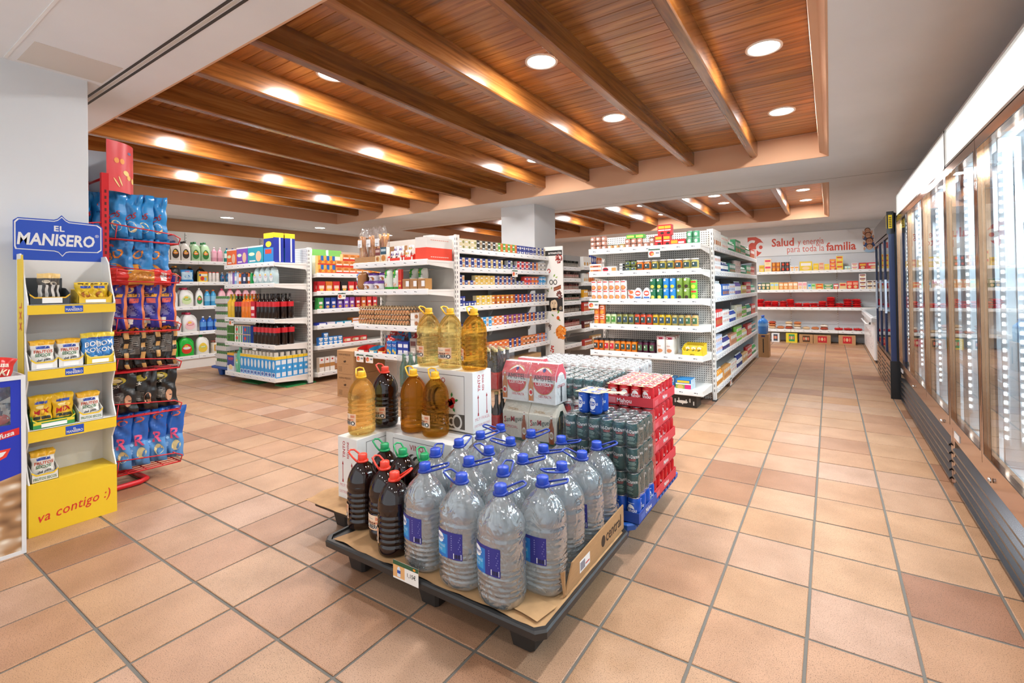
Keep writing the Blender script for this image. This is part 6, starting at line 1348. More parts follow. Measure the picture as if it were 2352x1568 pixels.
# ---- C side: canned fish
def tin(c, c2, c3, w=.11, h=.062, d=.06): return boxp('fish_tin_pack', w, d, h, c, (('r', .03, .08, .52, .92, c), ('r', .10, .35, .46, .60, '#e8ecf4'), ('r', .55, .04, 1, .96, c2), ('e', .78, .42, .17, .3, c3)), c2)
def goods_c_side():
    NM = ('top', 'second', 'third', 'fourth', 'fifth', 'sixth')
    na, cr, or_ = '#27357e', '#ded6c2', '#d8905a'
    rows = [[(('#dccfa8', '#e2d8ba', '#8a8a4a'), 3, 2, 'cream'), (('#2a2c2a', '#cfc8b4', '#8a6a4a'), 4, 2, 'black'), (('#5a9a3c', '#e0843c', '#c8582c'), 4, 2, 'green and orange'), ((na, '#35449a', '#d8d4c8'), 4, 2, 'navy'), ((na, cr, '#b8a888'), 3, 2, 'navy and cream')],
            [((na, cr, or_), 4, 2, 'navy'), ((na, '#d8c89a', '#c8a868'), 4, 2, 'navy and sand'), ((na, '#cfd2c8', '#6a7a6a'), 3, [1, 2, 1], 'grey'), (('#c8242c', '#d8d2c8', na), 3, 2, 'red'), ((na, '#e09a5a', '#d8702c'), 2, 2, 'orange'), (('#b8b4ac', '#d0ccc4', '#6a6a72'), 2, 2, 'silver')],
            [((na, cr, or_), 3, [2, 1, 1], 'navy'), (('#d8b04a', '#e8d49a', '#e2b868'), 4, 2, 'yellow'), ((na, '#d8c8b0', '#c8704a'), 4, 2, 'navy and rose'), ((na, '#c8c2b0', '#8a8a78'), 3, [2, 1, 1], 'dark'), (('#d8322c', '#d8463a', '#2a80c8'), 2, 2, 'red'), (('#e07a2c', '#d8582c', '#2a80c8'), 2, 2, 'orange'), (('#2f92d2', '#4aa8de', '#e8e4dc'), 2, 2, 'sky blue')],
            [((na, '#35449a', '#d8d4c8'), 3, [2, 1, 1], 'navy'), (('#e2bc3a', '#e8d8a8', '#e8c890'), 3, 2, 'yellow'), (('#d8942c', '#c8622c', '#8a3a24'), 5, 2, 'amber'), ((na, '#d8703c', '#c8502c'), 4, 2, 'navy and orange'), ((na, cr, '#c8a888'), 4, 2, 'navy and cream')],
            [((na, cr, or_), 3, 1, 'navy'), (('#2f96d2', '#e8e4dc', '#d8905a'), 3, 2, 'sky blue'), (('#e8782c', '#e8e0d8', '#d8703c'), 2, 2, 'orange'), (('#7a2f86', '#c88a5a', '#d8a05a'), 4, 2, 'purple'), ((na, '#e0843c', '#d8702c'), 3, 2, 'navy and orange'), ((na, cr, '#b8a888'), 3, 2, 'navy and cream')],
            [(('#3a3230', '#d8d2cc', '#c84a3c'), 5, 1, 'dark'), (('#d86a2c', '#e8a05a', '#c8442c'), 4, 2, 'orange'), ((na, '#e0904a', '#d8702c'), 3, 2, 'navy and orange'), (('#d8783c', '#e8a878', '#3a2a24'), 3, 2, 'salmon'), (('#e8742c', '#2f86d0', '#e8e0d8'), 3, 2, 'orange and blue')]]
    for k, z in enumerate((1.772, 1.55, 1.34, 1.09, .817, .492)):
        s = Shelf(-2.895, 2.19, z, 'x', 'fish'); a = .01; tot = sum(r[1] for r in rows[k]); wid = min(.118, 1.99/tot-.004)
        for i, (c, n, st, nm) in enumerate(rows[k]):
            if nm == 'sky blue' and k == 4:
                gb = bottle('drink_bottle', .022, .11, '#b8c4cc', '#e8e8e8', None); fill(s, a-.02, gb, 2, 'little clear bottle between the fish tins', 1, 1)
            p = tin(*c, w=wid-.002); a = fill(s, a, p, n, '%s fish tin pack on the %s shelf, block %d from the near end' % (nm, NM[k], i+1), st, 1, group='fish tin packs', gap=.005)
    s = Shelf(-2.895, 2.19, .14, 'x', 'fish'); p = boxp('grocery_carton', .18, .16, .2, '#c8a070', (('r', .1, .3, .9, .7, '#e8e0d0'),)); fill(s, .9, p, 5, 'brown grocery carton on the base shelf under the fish tins')
goods_c_side()
def goods_spice():
    for k, z in enumerate((1.62, 1.44, 1.26, 1.08, .9, .68)):
        s = Shelf(-2.705, 4.34, z, 'x', 'spice'); c = ('#3a3a2c', '#6a3a28', '#8a2a1c', '#404a34', '#5a4030', '#9a3a2c')[k]
        p = cyl('spice_jar', .0205, .105, c, (('r', .1, .2, .9, .6, '#c8beb0'), ('e', .5, .45, .2, .15, '#c83a34' if k % 2 else '#3a3a38')), '#141415', 'jar', lidh=.034, n=10)
        fill(s, .01, p, 13, 'little black-lidded spice jar on rail %s of the display' % ('one', 'two', 'three', 'four', 'five', 'six')[k], 1, 2, group='spice jars')
    rows = [(1.64, [('#efefec', 'b', .10, .17, 3, 'white'), ('#23409a', 'c', .033, .21, 3, 'navy'), ('#d8702c', 'c', .033, .18, 3, 'orange'), ('#d83a34', 'c', .033, .16, 6, 'red')]), (1.38, [('#dcdcd8', 'b', .06, .15, 3, 'silver'), ('#e0762c', 'c', .034, .17, 3, 'orange'), ('#efe6dc', 'b', .09, .10, 5, 'cream')]), (1.13, [('#e8a82c', 'b', .07, .13, 2, 'yellow'), ('#8a5a3c', 'j', .035, .14, 3, 'brown'), ('#d8d0c4', 'b', .09, .13, 5, 'pale')]), (.90, [('#c83c2c', 'b', .05, .15, 4, 'red'), ('#4a8a3c', 'b', .05, .14, 3, 'green'), ('#d84a3c', 'b', .05, .15, 5, 'scarlet')]), (.62, [('#5a2024', 'b', .06, .12, 5, 'maroon'), ('#c0c0c0', 'b', .06, .1, 4, 'grey'), ('#3a2422', 'b', .06, .13, 5, 'brown')]), (.33, [('#b83a34', 'b', .05, .10, 5, 'red'), ('#c8a06a', 'b', .12, .14, 3, 'kraft')])]
    for z, its in rows:
        s = Shelf(-2.665, 4.99, z, 'x', 'packets'); a = .02
        for c, t, w, h, n, nm in its:
            p = boxp('packet', w, .06, h, c, (('r', .1, .6, .9, .85, '#f2eee6'), ('e', .5, .3, .3, .18, '#d8a04a')), c) if t == 'b' else (cyl('tube_can', w, h, c, (('e', .5, .6, .3, .2, '#f0ece4'),)) if t == 'c' else jar(w, h, c, '#efe8da', '#2a2a2a'))
            a = fill(s, a, p, n, '%s %s on the grey shelving left of the pegboard end' % (nm, p.name.replace('_', ' ')), 1, 1, group='packets left of the pegboard end')+.02
goods_spice()
def price_card(x, y, z, rz, label, c='#d8503c'):
    r = thing('price_card', label, 'price card', (x, y, z), rz); m = MB()
    MB().box(-.065, .065, -.001, 0, -.045, .045, C('#f2eee6', .45)).obj('card', r)
    m.quad([(-.065, -.0014, .03), (.065, -.0014, .03), (.065, -.0014, .045), (-.065, -.0014, .045)], C('#3a5a44', .45)); m.ell((-.03, -.0014, -.005), X3, Z3, .028, .026, C(c, .45)); m.ell((-.02, -.0018, -.012), X3, Z3, .018, .014, C('#e8a05a', .45)); m.quad([(.015, -.0014, -.01), (.055, -.0014, -.01), (.055, -.0014, .01), (.015, -.0014, .01)], C('#8a8f98', .45)); m.obj('print', r)
price_card(-.86, 3.068, 1.66, 0, 'price card hanging from the top shelf of the pegboard end'); price_card(-1.60, 3.068, 1.09, 0, 'price card hanging from the third shelf of the pegboard end')
price_card(-4.00, 1.648, .495, 0, 'price card below the snack shelf, left one'); price_card(-3.83, 1.648, .495, 0, 'price card below the snack shelf, right one')
price_card(-5.418, 2.42, 1.225, PI/2, 'price card below the red biscuit packs'); price_card(-2.878, 3.30, 1.50, PI/2, 'price card tilted below the second fish tin shelf'); price_card(-.333, 4.45, .06, PI/2, 'price card at the foot of the fridge aisle shelving')
price_card(-6.62, 1.45, .87, 0, 'price card below the soda bottles')
# ---- C end: bread, biscuits, eggs; fronts at y=1.66
def CE(z): return Shelf(-4.12, 1.66, z, 'y', 'eggs')
def goods_c_end():
    s = CE(1.62); rd = random.Random(5)
    tr = thing('bread_tray', 'brown open carton holding bagged bread sticks', 'tray', (-4.11, 1.675, 1.622)); m = MB(); w, d, h, t = .52, .36, .075, .003
    m.box(0, w, 0, d, 0, t, MAT_CARTON); m.box(0, w, 0, t, 0, h, MAT_CARTON); m.box(0, t, 0, d, 0, h, MAT_CARTON); m.box(w-t, w, 0, d, 0, h, MAT_CARTON); m.box(0, w, d-t, d, 0, .22, MAT_CARTON); m.obj('carton', tr)
    sc_ = [C('#c98a4a', .6), C('#b87438', .6), C('#d8a468', .6)]
    for b in range(3):
        bx = -4.03+b*.155
        r = thing('bread_bag', 'clear bag of bread sticks with paper label, %s of three' % ('left', 'middle', 'right')[b], 'bag', (bx, 1.76, 1.627), 0, 'bags of bread sticks')
        for k in range(7):
            L = rd.uniform(.26, .36); a = R(rd.uniform(-18, 18)); x0 = rd.uniform(-.04, .04); y0 = rd.uniform(-.02, .05); st = MB()
            pts = [(x0+math.sin(a)*L*t_+.008*math.sin(t_*7+k), y0+.02*t_, .004+L*math.cos(a)*t_*.98) for t_ in (0, .2, .4, .6, .8, 1)]
            st.tube(pts, rd.uniform(.014, .019), sc_[k % 3], 7).obj('bread_stick', r)
        f = MB(); ph = rd.uniform(0, 6)
        def P(u, v, ph=ph): a = 2*PI*u; q = 1+.10*math.sin(5*a+ph+v*4)+.05*math.sin(11*a); rr = (.082 if v < .75 else .082*(1-.5*(v-.75)/.25)); return (rr*q*math.cos(a), .012+rr*.75*q*math.sin(a), .004+.42*v+.018*math.sin(4*a+ph)*v)
        f.surf(P, 28, 12, MAT_CLEARBAG).obj('clear_film', r)
        MB().box(-.045, .03, -.0655, -.0645, .19, .28, C('#eceff2', .5)).box(-.035, .01, -.0660, -.0655, .22, .226, C('#3a3f48', .5)).box(-.035, -.005, -.0660, -.0655, .20, .206, C('#3a3f48', .5)).obj('paper_label', r)
    c1 = boxp('snack_carton', .085, .05, .165, '#7a3a38', (('r', .1, .72, .9, .9, '#c8b0a8'), ('r', 0, 0, 1, .5, '#e8d4b4'), ('e', .5, .26, .34, .18, '#c8924a'), ('e', .4, .26, .1, .1, '#8a2a2a')), '#e8ddd0'); fill(s, .40, c1, 1, 'maroon snack carton in front of the bread bags', inset=.002)
    c2 = boxp('snack_carton', .10, .05, .175, '#2d5468', (('r', .1, .72, .9, .88, '#b8ccd4'), ('r', 0, 0, 1, .52, '#e8d4b4'), ('e', .5, .28, .36, .2, '#c8823a')), '#e8ddd0'); fill(s, .49, c2, 1, 'teal snack carton in front of the bread bags', inset=.002)
    for k, (x0, w, nm) in enumerate(((.60, .235, 'left'), (.845, .16, 'right'))):
        t = display_tray('red and white display tray of biscuit pouches on the bread shelf, %s one' % nm, -4.12+x0+w/2, 1.675, 1.622, w, .28, .075, '#d83a2c', '#e8472f', (('r', .03, .1, .15, .6, '#f0ece6'), ('r', .85, .1, .97, .6, '#f0ece6'))); t.rotation_euler = (0, 0, 0)
        PB = bag_mesh(.085, .12, .03, lambda u, v: C('#eae6e0', .35), [('r', .15, .55, .85, .75, '#6a4a8a' if k == 0 else '#c8a04a'), ('e', .5, .28, .34, .2, '#4a3428' if k == 0 else '#c88a4a'), ('e', .5, .88, .3, .06, '#c8b8d0')], 81+k, nu=8, nv=8)
        for i in range(int(w/.085)*2): bag_thing(PB, (-4.12+x0+.05+.085*(i//2), 1.70+.05*(i % 2), 1.626+.06*(i % 2)), 0, 'white biscuit pouch in the %s red tray, %s from left, %s' % (nm, ORD[i//2], ('front', 'rear')[i % 2]), 'white biscuit pouches', -.12)
    cb = thing('biscuit_carton', 'large orange-red and white carton at the right end of the bread shelf', 'carton', (-3.08, 1.68, 1.622)); m = MB(); w, d, h = .17, .40, .25
    m.box(0, w, 0, d, 0, h, C('#e6e2dc', .5), skip='t'); m.box(-.0008, w+.0008, -.0008, d+.0008, .002, .135, C('#e8472f', .5), skip='td'); m.obj('carton', cb)
    q = MB(); 
    for zz in (.215, .03):
        for k in range(9): q.quad([(w+.0014, .06+.032*k, zz), (w+.0014, .084+.032*k, zz), (w+.0014, .084+.032*k, zz+.008), (w+.0014, .06+.032*k, zz+.008)], C('#e8a898' if zz > .1 else '#f4d8cc', .5))
    q.obj('side_print', cb); MB().box(.0, .0+w, d*.3, d*.9, h, h+.03, C('#efece6', .5)).obj('top_pack', cb)
    s = CE(1.30)
    lf = bag_mesh(.15, .22, .12, lambda u, v: C('#3a78c0' if u < .45 else '#a8703c', .3), [('r', .05, .55, .4, .8, '#e8eef4'), ('e', .25, .3, .18, .08, '#e8a04a')], 90, nu=10, nv=12)
    for k in range(2): bag_thing(lf, (-4.04, 1.73+.13*k, 1.302), 0, 'bagged sliced loaf at the left of the bun shelf, %s one' % ('front', 'rear')[k], 'bagged loaves')
    cr = bag_mesh(.17, .11, .10, lambda u, v: C('#5a2f8a' if (v > .72 or u < .25) else '#e4dfe4', .3), [('e', .55, .35, .26, .2, '#a8683a'), ('r', .1, .6, .7, .72, '#f0eaf4')], 91, nu=10, nv=10)
    for k, (x, y, z) in enumerate(((-3.90, 1.72, 1.302), (-3.72, 1.72, 1.302), (-3.86, 1.76, 1.40), (-3.68, 1.76, 1.40))): bag_thing(cr, (x, y, z), random.uniform(-.08, .08), 'purple and white croissant bag on the bun shelf, %s' % ('lower left', 'lower right', 'upper left', 'upper right')[k], 'croissant bags')
    gt = bag_mesh(.13, .24, .09, lambda u, v: C('#3fae3a' if (v > .6 and u < .55) or v < .12 else '#dfe4dc', .3), [('e', .35, .25, .24, .1, '#e08a4a'), ('e', .25, .8, .08, .04, '#f0d23a'), ('r', .2, .68, .7, .73, '#2a7a3a')], 92, nu=10, nv=14)
    for k in range(4): bag_thing(gt, (-3.56+.145*k, 1.73+.11*(k // 2), 1.302), random.uniform(-.1, .1), 'green and white toast bag, number %s from the left on the bun shelf' % ('one', 'two', 'three', 'four')[k], 'toast bags')
    sk = boxp('snack_stick_bag', .05, .03, .23, '#c8342c', (('t', 'SNACK', .5, .4, .06, '#f0c83a'), ('e', .5, .2, .3, .06, '#f0c83a')), cat='bag'); fill(s, .78, sk, 1, 'narrow red snack bag standing between the toast bags', inset=.002)
    wf = boxp('wafer_pack', .11, .10, .12, '#c89868', [('r', 0, .1+.11*k, 1, .14+.11*k, '#8a5a34') for k in range(8)]+[('r', .5, .3, .95, .8, '#eef0f2')], '#b8864a')
    fill(s, .84, wf, 3, 'stack of wafers in clear wrap on the bun shelf', inset=.01, pitch=.12)
    # egg trays
    et = C('#d6ba92', .85); tr = MB(); n = 6; P = .046
    def zf(x, y):
        a = math.cos(2*PI*x/P)*math.cos(2*PI*y/P); return .022+.020*a
    N = 36; tr.surf(lambda u, v: (n*P*u, n*P*v, zf(n*P*u, n*P*v)+.004), N, N, et, True); tr.surf(lambda u, v: (n*P*u, n*P*v, zf(n*P*u, n*P*v)+.001), N, N, et, True, True)
    tme = tr.mesh('pulp_tray'); eg = MB().lathe([(.0001, 0), (.011, .003), (.0185, .013), (.0205, .024), (.018, .037), (.011, .047), (.0001, .0525)], 12, C('#cf9160', .55), caps=False).mesh('egg')
    for i in range(3):
        for k in range(3):
            r = thing('egg_tray', 'pulp tray of brown eggs, %s column, %s layer' % (('left', 'middle', 'right')[i], ('bottom', 'middle', 'top')[k]), 'egg tray', (-4.06+i*.287, 1.675, .896+k*.058), 0, 'trays of eggs'); lk('pulp_tray', tme, r)
            for e in range(6): lk('egg', eg, r, (P/2+P*e, P/2, .010))
            if i == 2:
                for e in range(1, 6): lk('egg', eg, r, (P/2+P*5, P/2+P*e, .010))
            if k == 2: lk('pulp_tray', tme, r, (0, 0, .058))
    cp = boxp('egg_box', .13, .12, .075, '#d8cfc4', (('r', .02, .1, .45, .9, '#f0eee8'), ('e', .7, .5, .2, .3, '#a86a3c')), '#b08a62'); fill(CE(.893), .95, cp, 1, 'clear egg box beside the pulp trays', 2, inset=.02)
    s = CE(.562)
    kb = bag_mesh(.12, .19, .05, lambda u, v: C('#7a4a34' if .25 < u < .8 and .2 < v < .7 else '#3a8ac0', .3), [('r', .2, .74, .8, .85, '#c83a3c')], 93, nu=8, nv=10)
    for k in range(3): bag_thing(kb, (-3.74+.10*k, 1.84+.03*(k % 2), .566), .1*k, 'blue and brown sweets bag leaning on the snack shelf, %s from left' % ORD[k], 'sweets bags', -.15)
    rb = bag_mesh(.13, .21, .05, lambda u, v: C('#d0302c', .3), [('e', .5, .45, .36, .22, '#a8683a'), ('r', .2, .78, .8, .88, '#e8e2da'), ('r', .1, .05, .9, .14, '#e88a2c')], 94, nu=8, nv=10); bag_thing(rb, (-3.60, 1.72, .566), 0, 'red bag of sweets tilted on the snack shelf', None, 0, .35)
    for k in range(5): bag_thing(kb if k % 2 else rb, (-3.82+.12*k, 1.95, .60+.02*(k % 2)), 0, 'heaped sweets bag at the back of the snack shelf, %s from left' % ORD[k], 'heaped sweets bags', -.2, random.uniform(-.8, .8))
    for x0, w, c, c2 in ((.05, .20, '#d8342c', '#2a2a30'), (.26, .14, '#4aa8d0', '#f0c83a'), (.41, .14, '#d8402c', '#f0c83a')):
        t = display_tray('%s snack bar tray at the edge of the snack shelf' % {'#d8342c': 'red', '#4aa8d0': 'sky blue', '#d8402c': 'red and yellow'}[c], -4.12+x0+w/2, 1.668, .566, w, .14, .055, c, c2, (('r', .1, .1, .6, .45, '#f0e8e0'),)); t.rotation_euler = (0, 0, 0)
    tc = boxp('cracker_box', .075, .06, .155, '#2f86d2', (('r', .05, .55, .95, .9, '#1f4fb0'), ('t', 'TUC', .5, .62, .16, '#f2f0e8'), ('e', .3, .3, .2, .12, '#efc84a'), ('e', .7, .18, .2, .12, '#efc84a')), '#2448a8')
    fill(s, .56, tc, 2, 'blue cracker box at the front of the snack shelf', 1, 2, pitch=.085)
    td = boxp('cracker_box', .085, .06, .155, '#2340a0', (('r', .1, .6, .9, .85, '#e8eef8'), ('r', .1, .1, .9, .4, '#dfe2ea')), '#1c3488'); fill(s, .74, td, 2, 'dark blue cracker box at the front of the snack shelf', 1, 2)
    ch = boxp('chocolate_box', .10, .05, .20, '#8a8078', (('r', .1, .6, .9, .85, '#5a2f2a'), ('r', .15, .2, .85, .5, '#c8c0b8')), '#6a5a50'); fill(s, .94, ch, 2, 'tall grey chocolate box leaning on the snack shelf')
    # cartons on the floor
    for k in range(2):
        r = thing('egg_carton_box', 'brown cardboard carton with printed lettering, %s of two' % ('lower', 'upper')[k], 'box', (-4.43, 1.64, k*.286), 0, 'brown cartons on the floor'); MB().cbox(0, .31, 0, .48, 0, .284, .003, MAT_CARTON).obj('carton', r)
        q = MB(); dk = C('#4a3524', .8); q.text('HUEVOS FRESCOS', (.15, -.0006, .225), X3, Z3, .022, dk, .012, maxw=.22); q.text('M · L', (.15, -.0006, .19), X3, Z3, .014, dk, 0); q.ell((.15, -.0006, .15), X3, Z3, .022, .012, dk); q.ell((.165, -.0008, .155), X3, Z3, .014, .012, dk); q.quad([(.08, -.0006, .12), (.22, -.0006, .12), (.22, -.0006, .122), (.08, -.0006, .122)], dk)
        for j in range(4): q.quad([(.03, -.0006, .03+.016*j), (.10, -.0006, .03+.016*j), (.10, -.0006, .034+.016*j), (.03, -.0006, .034+.016*j)], dk)
        q.obj('carton_print', r)
goods_c_end()
# ---- A side: biscuits and chocolate, fronts at x=-5.43
def goods_a_side():
    def S(z): return Shelf(-5.435, 2.05, z, 'x', 'biscuits')
    b1 = boxp('biscuit_box', .115, .06, .10, '#e89a5a', (('r', 0, 0, 1, .3, '#d8402c'), ('r', .1, .32, .9, .5, '#f2ece4'), ('e', .5, .75, .35, .15, '#c8742c')), '#e8b07a'); b2 = boxp('biscuit_box', .09, .06, .13, '#efb04a', (('r', .5, .45, 1, 1, '#2f6ab8'), ('e', .4, .35, .3, .2, '#d8742c'), ('r', 0, 0, 1, .15, '#d8402c')), '#e8c07a')
    s = S(1.556); a = fill(s, .01, b2, 3, 'yellow and blue biscuit box on the upper biscuit shelf', 2, 1); a = fill(s, a+.01, b1, 5, 'orange and red biscuit box stacked on the upper biscuit shelf', [2, 3, 3, 3, 2], 1); fill(s, a, b2, 4, 'biscuit box behind the bread bags on the upper biscuit shelf', 2)
    s = S(1.294)
    cols = [('#c8282c', 'red'), ('#e07a2c', 'orange'), ('#d02c30', 'crimson'), ('#2a2424', 'black'), ('#cf2a30', 'scarlet'), ('#b82024', 'dark red'), ('#e0a03c', 'amber')]
    for i, (c, nm) in enumerate(cols): p = boxp('chocolate_pack', .11, .035, .15, c, (('r', .15, .3, .85, .6, '#f0d8c0'), ('e', .5, .2, .3, .12, '#e8b04a')), c, cat='packet'); fill(s, .01+i*.125, p, 1, '%s biscuit pack lying back on the second biscuit shelf' % nm, 1, 2, lean=None, dgap=.03, jit=.01, turn=.0)
    s = S(1.038)
    cols = [('#3f9a4a', 'green'), ('#23408a', 'navy'), ('#2c4aa0', 'blue'), ('#6a4ab0', 'purple'), ('#7a52b8', 'lilac'), ('#8a4a9a', 'violet'), ('#b8242c', 'red'), ('#c8602c', 'copper'), ('#d83a34', 'scarlet'), ('#c83038', 'crimson')]
    for i, (c, nm) in enumerate(cols): p = boxp('chocolate_bar', .085, .02, .17, c, (('r', .2, .45, .8, .65, '#f0e8f0'), ('e', .5, .22, .3, .12, '#d8a868')), c, cat='chocolate'); fill(s, .01+i*.105, p, 1, '%s chocolate bar propped on the third biscuit shelf' % nm, 1, 3, jit=.006, dgap=.012)
    s = S(.808)
    for i, (c, nm) in enumerate([('#2438a0', 'navy'), ('#d8d4e8', 'white'), ('#2f9ac8', 'cyan'), ('#4ab0c8', 'aqua'), ('#c8702c', 'orange'), ('#8a4a24', 'brown'), ('#6a3a20', 'dark brown')]): p = boxp('biscuit_tube', .13, .12, .04, c, (('r', .1, .2, .9, .8, '#e8e2ea'),), c, c, 'packet'); fill(s, .01+i*.14, p, 1, '%s biscuit pack lying flat on the fourth biscuit shelf' % nm, 1 if i < 4 else 2, 1)
    s = S(.516)
    mb = boxp('milk_box', .075, .05, .06, '#2f86d2', (('r', .1, .5, .9, .85, '#f0f4f8'), ('e', .5, .25, .3, .2, '#e8e0d0')), '#2a70c0'); a = fill(s, .01, mb, 5, 'small blue box stacked on the fifth biscuit shelf', [2, 3, 2, 2, 2], 1); kk = boxp('wafer_box', .14, .07, .085, '#c82830', (('r', .2, .3, .9, .75, '#f0e4d8'), ('e', .3, .5, .2, .25, '#d8b07a')), '#e0c090'); fill(s, a+.01, kk, 3, 'red wafer box on the fifth biscuit shelf')
    s = S(.134)
    br = boxp('brick_carton', .075, .07, .21, '#efe8e2', (('r', 0, .35, 1, .6, '#b8824a'), ('e', .5, .85, .2, .06, '#c8302c'), ('r', .1, .1, .9, .3, '#f4f0ea')), '#d8c8b4'); a = fill(s, .02, br, 3, 'white and brown brick carton on the base biscuit shelf', 1, 1, gap=.01); bb = bag_mesh(.16, .19, .10, lambda u, v: C('#e2d4d4' if v > .5 else '#c88a5a', .4), [('r', .2, .6, .8, .72, '#c8a0b8')], 95, nu=8, nv=8); (x, y, z), rz = s.pos(a+.09, .08); bag_thing(bb, (x, y, z+.001), rz, 'clear bag of muffins on the base biscuit shelf')
    gp = boxp('paper_roll_pack', .22, .20, .36, '#dfeee4', (('r', .0, .75, 1, 1, '#7ac86a'), ('e', .5, .4, .34, .2, '#c8e4d4')), '#cfe8d8', '#b8e0a8', 'pack')
    for k in range(2): gp.at((-5.70, 2.18+.26*k, 1.5566), PI/2, 'pale green paper roll pack high above the biscuits, %s one' % ('near', 'far')[k], 'green paper roll packs')
goods_a_side()
# ---- A end: nappies, sprays, soda; fronts at y=1.465
def goods_a_end():
    def S(z): return Shelf(-6.85, 1.465, z, 'y', 'soda')
    s = S(1.70)
    def nap(c, w, h, d, nm, a, deep=1):
        p = boxp('nappy_pack', w, d, h, c, (('e', .25, .55, .2, .1, '#d8f0c8'), ('e', .7, .4, .18, .3, '#e0b89a'), ('r', .1, .12, .5, .2, '#f0e8e8'), ('r', 0, .92, 1, 1, '#f0ecec')), c, '#f2eeee', 'pack'); fill(s, a, p, 1, nm+' nappy pack on the top shelf beside the sprays', 1, deep, inset=.01)
    nap('#e8682c', .28, .235, .22, 'orange', .06); nap('#7a4ab8', .30, .245, .22, 'purple', .35); nap('#1f9ab0', .40, .245, .22, 'teal', .66)
    bp = boxp('nappy_pack', .235, .14, .40, '#1c2f8a', (('r', 0, .82, 1, 1, '#f0cf2c'), ('r', 0, 0, 1, .5, '#2f8ad0'), ('e', .5, .62, .3, .1, '#f0d83a'), ('r', .15, .3, .8, .45, '#d8483c')), '#24359a', '#f0cf2c', 'pack', sp=[('r', .55, .02, .7, .98, '#e8e4dc'), ('r', .0, .84, 1, 1, '#f0cf2c')]); fill(s, 1.075, bp, 1, 'tall blue and yellow nappy pack on the top shelf', 1, 2, inset=.01, dgap=.02)
    s = S(1.415)
    sp = [('#d8dce4', '#e8742c'), ('#d8d0d8', '#e0d8d8'), ('#7a5aa8', '#e89a2c'), ('#8ab8e0', '#a8c8e8'), ('#c8ccd8', '#e07a2c'), ('#e0742c', '#c8c8c8'), ('#2a3a5a', '#e8702c'), ('#3a4a78', '#2a2a30'), ('#2a2c34', '#e07a3c'), ('#c8602c', '#2a2a30'), ('#1f9a50', '#b8d8c0')]
    for i, (c, cp) in enumerate(sp): p = bottle('spray_can', .024, .20 if i < 5 else .17, c, cp, '#e8e4ea' if i % 2 else None, neck=.62, sh=.78); fill(s, .05+i*.062, p, 1, '%s sun spray, number %d from the left on the spray shelf' % (('slim', 'tall')[i < 5], i+1), 1, 1, group='sun sprays', inset=.02)
    tb = jugbottle('cleaner_bottle', .135, .08, .25, '#bcd4d8', '#e8ecec', '#dfe8ea', '#c8b8d0', False, .12); fill(s, .77, tb, 4, 'pale translucent cleaner bottle on the spray shelf', 1, 1, pitch=.137)
    s = S(.935)
    def soda(c, cap, lab, h=.345, r=.047): return bottle('soda_bottle', r, h, c, cap, lab, (.48, .68), .28, .66)
    ye = soda('#e0b82c', '#e8b82c', '#f0c030'); co = soda('#1c100e', '#c8202a', '#c8202a'); og = soda('#e8801c', '#e8742c', '#e86a2c'); zr = soda('#1a0f0d', '#1f1f20', '#c81f28')
    fill(s, .02, ye, 2, 'yellow soda bottle at the left of the soda shelf', 1, 2, pitch=.097); fill(s, .22, co, 2, 'cola bottle with red cap between yellow and orange soda', 1, 2, pitch=.097); fill(s, .415, og, 3, 'orange soda bottle on the soda shelf', 1, 2, pitch=.097)
    rc = boxp('cola_carton', .105, .10, .24, '#cf2038', (('r', .1, .5, .9, .7, '#f4e8e8'), ('r', .15, .15, .85, .3, '#f0c8cc')), '#b81c30'); fill(s, .71, rc, 1, 'red cola carton among the soda bottles')
    fill(s, .825, zr, 5, 'dark cola bottle with red band on the soda shelf', 1, 3, pitch=.099, inset=.012)
    s = S(.584)
    def pk(c, lab, top, nm, a, st=2):
        p = boxp('drink_pack', .21, .14, .125, c, [('r', .02+.165*k, .05, .15+.165*k, .9, lab if k % 2 else c) for k in range(6)]+[('e', .3, .5, .14, .2, '#d8402c' if nm != 'green' else '#2a5a2a'), ('r', 0, .9, 1, 1, top)], c, top, 'drink pack'); fill(s, a, p, 1, nm+' drink can pack on the shelf below the soda', st, 1)
    pk('#4a8a2c', '#3a6a24', '#c8d0c0', 'green', .03); pk('#e8ece8', '#3a9a5a', '#d8a888', 'white and green', .26); pk('#3a58b0', '#5a8a78', '#d8a888', 'blue', .49)
    fill(s, .74, co, 6, 'cola bottle with red label on the shelf below the soda', 1, 3, pitch=.099, inset=.012)
    s = S(.145)
    wp = boxp('detergent_box', .20, .10, .27, '#2a3f9a', (('r', 0, .88, 1, 1, '#efb62c'), ('t', 'WIPP', .5, .60, .18, '#e8502c'), ('r', 0, 0, 1, .32, '#dfe4ec'), ('e', .5, .25, .3, .14, '#f0d8a0')), '#dfe0e4', '#efb62c'); fill(s, .03, wp, 1, 'blue and orange detergent box on the base shelf')
    gb = jugbottle('cleaner_bottle', .13, .09, .36, '#5fc09a', '#8fd4b4', '#6fcaa4', '#8ad8b8', False, .16); fill(s, .26, gb, 1, 'mint green cleaner bottle on the base shelf')
    dl = boxp('floor_cleaner', .088, .075, .285, '#2f9ae0', (('r', 0, .86, 1, 1, '#efc82c'), ('e', .5, .6, .3, .2, '#dfeaf2'), ('r', .1, .05, .9, .25, '#dfe6f0'), ('e', .5, .15, .3, .08, '#3a6ab8')), '#3f9ee0', '#d8d4c8', 'bottle', sp=[('r', 0, .86, 1, 1, '#efc82c'), ('r', .1, .62, .9, .82, '#dfe8f0'), ('r', .3, .4, .7, .5, '#e8f0f6'), ('r', .15, .05, .85, .25, '#dfe6f0')])
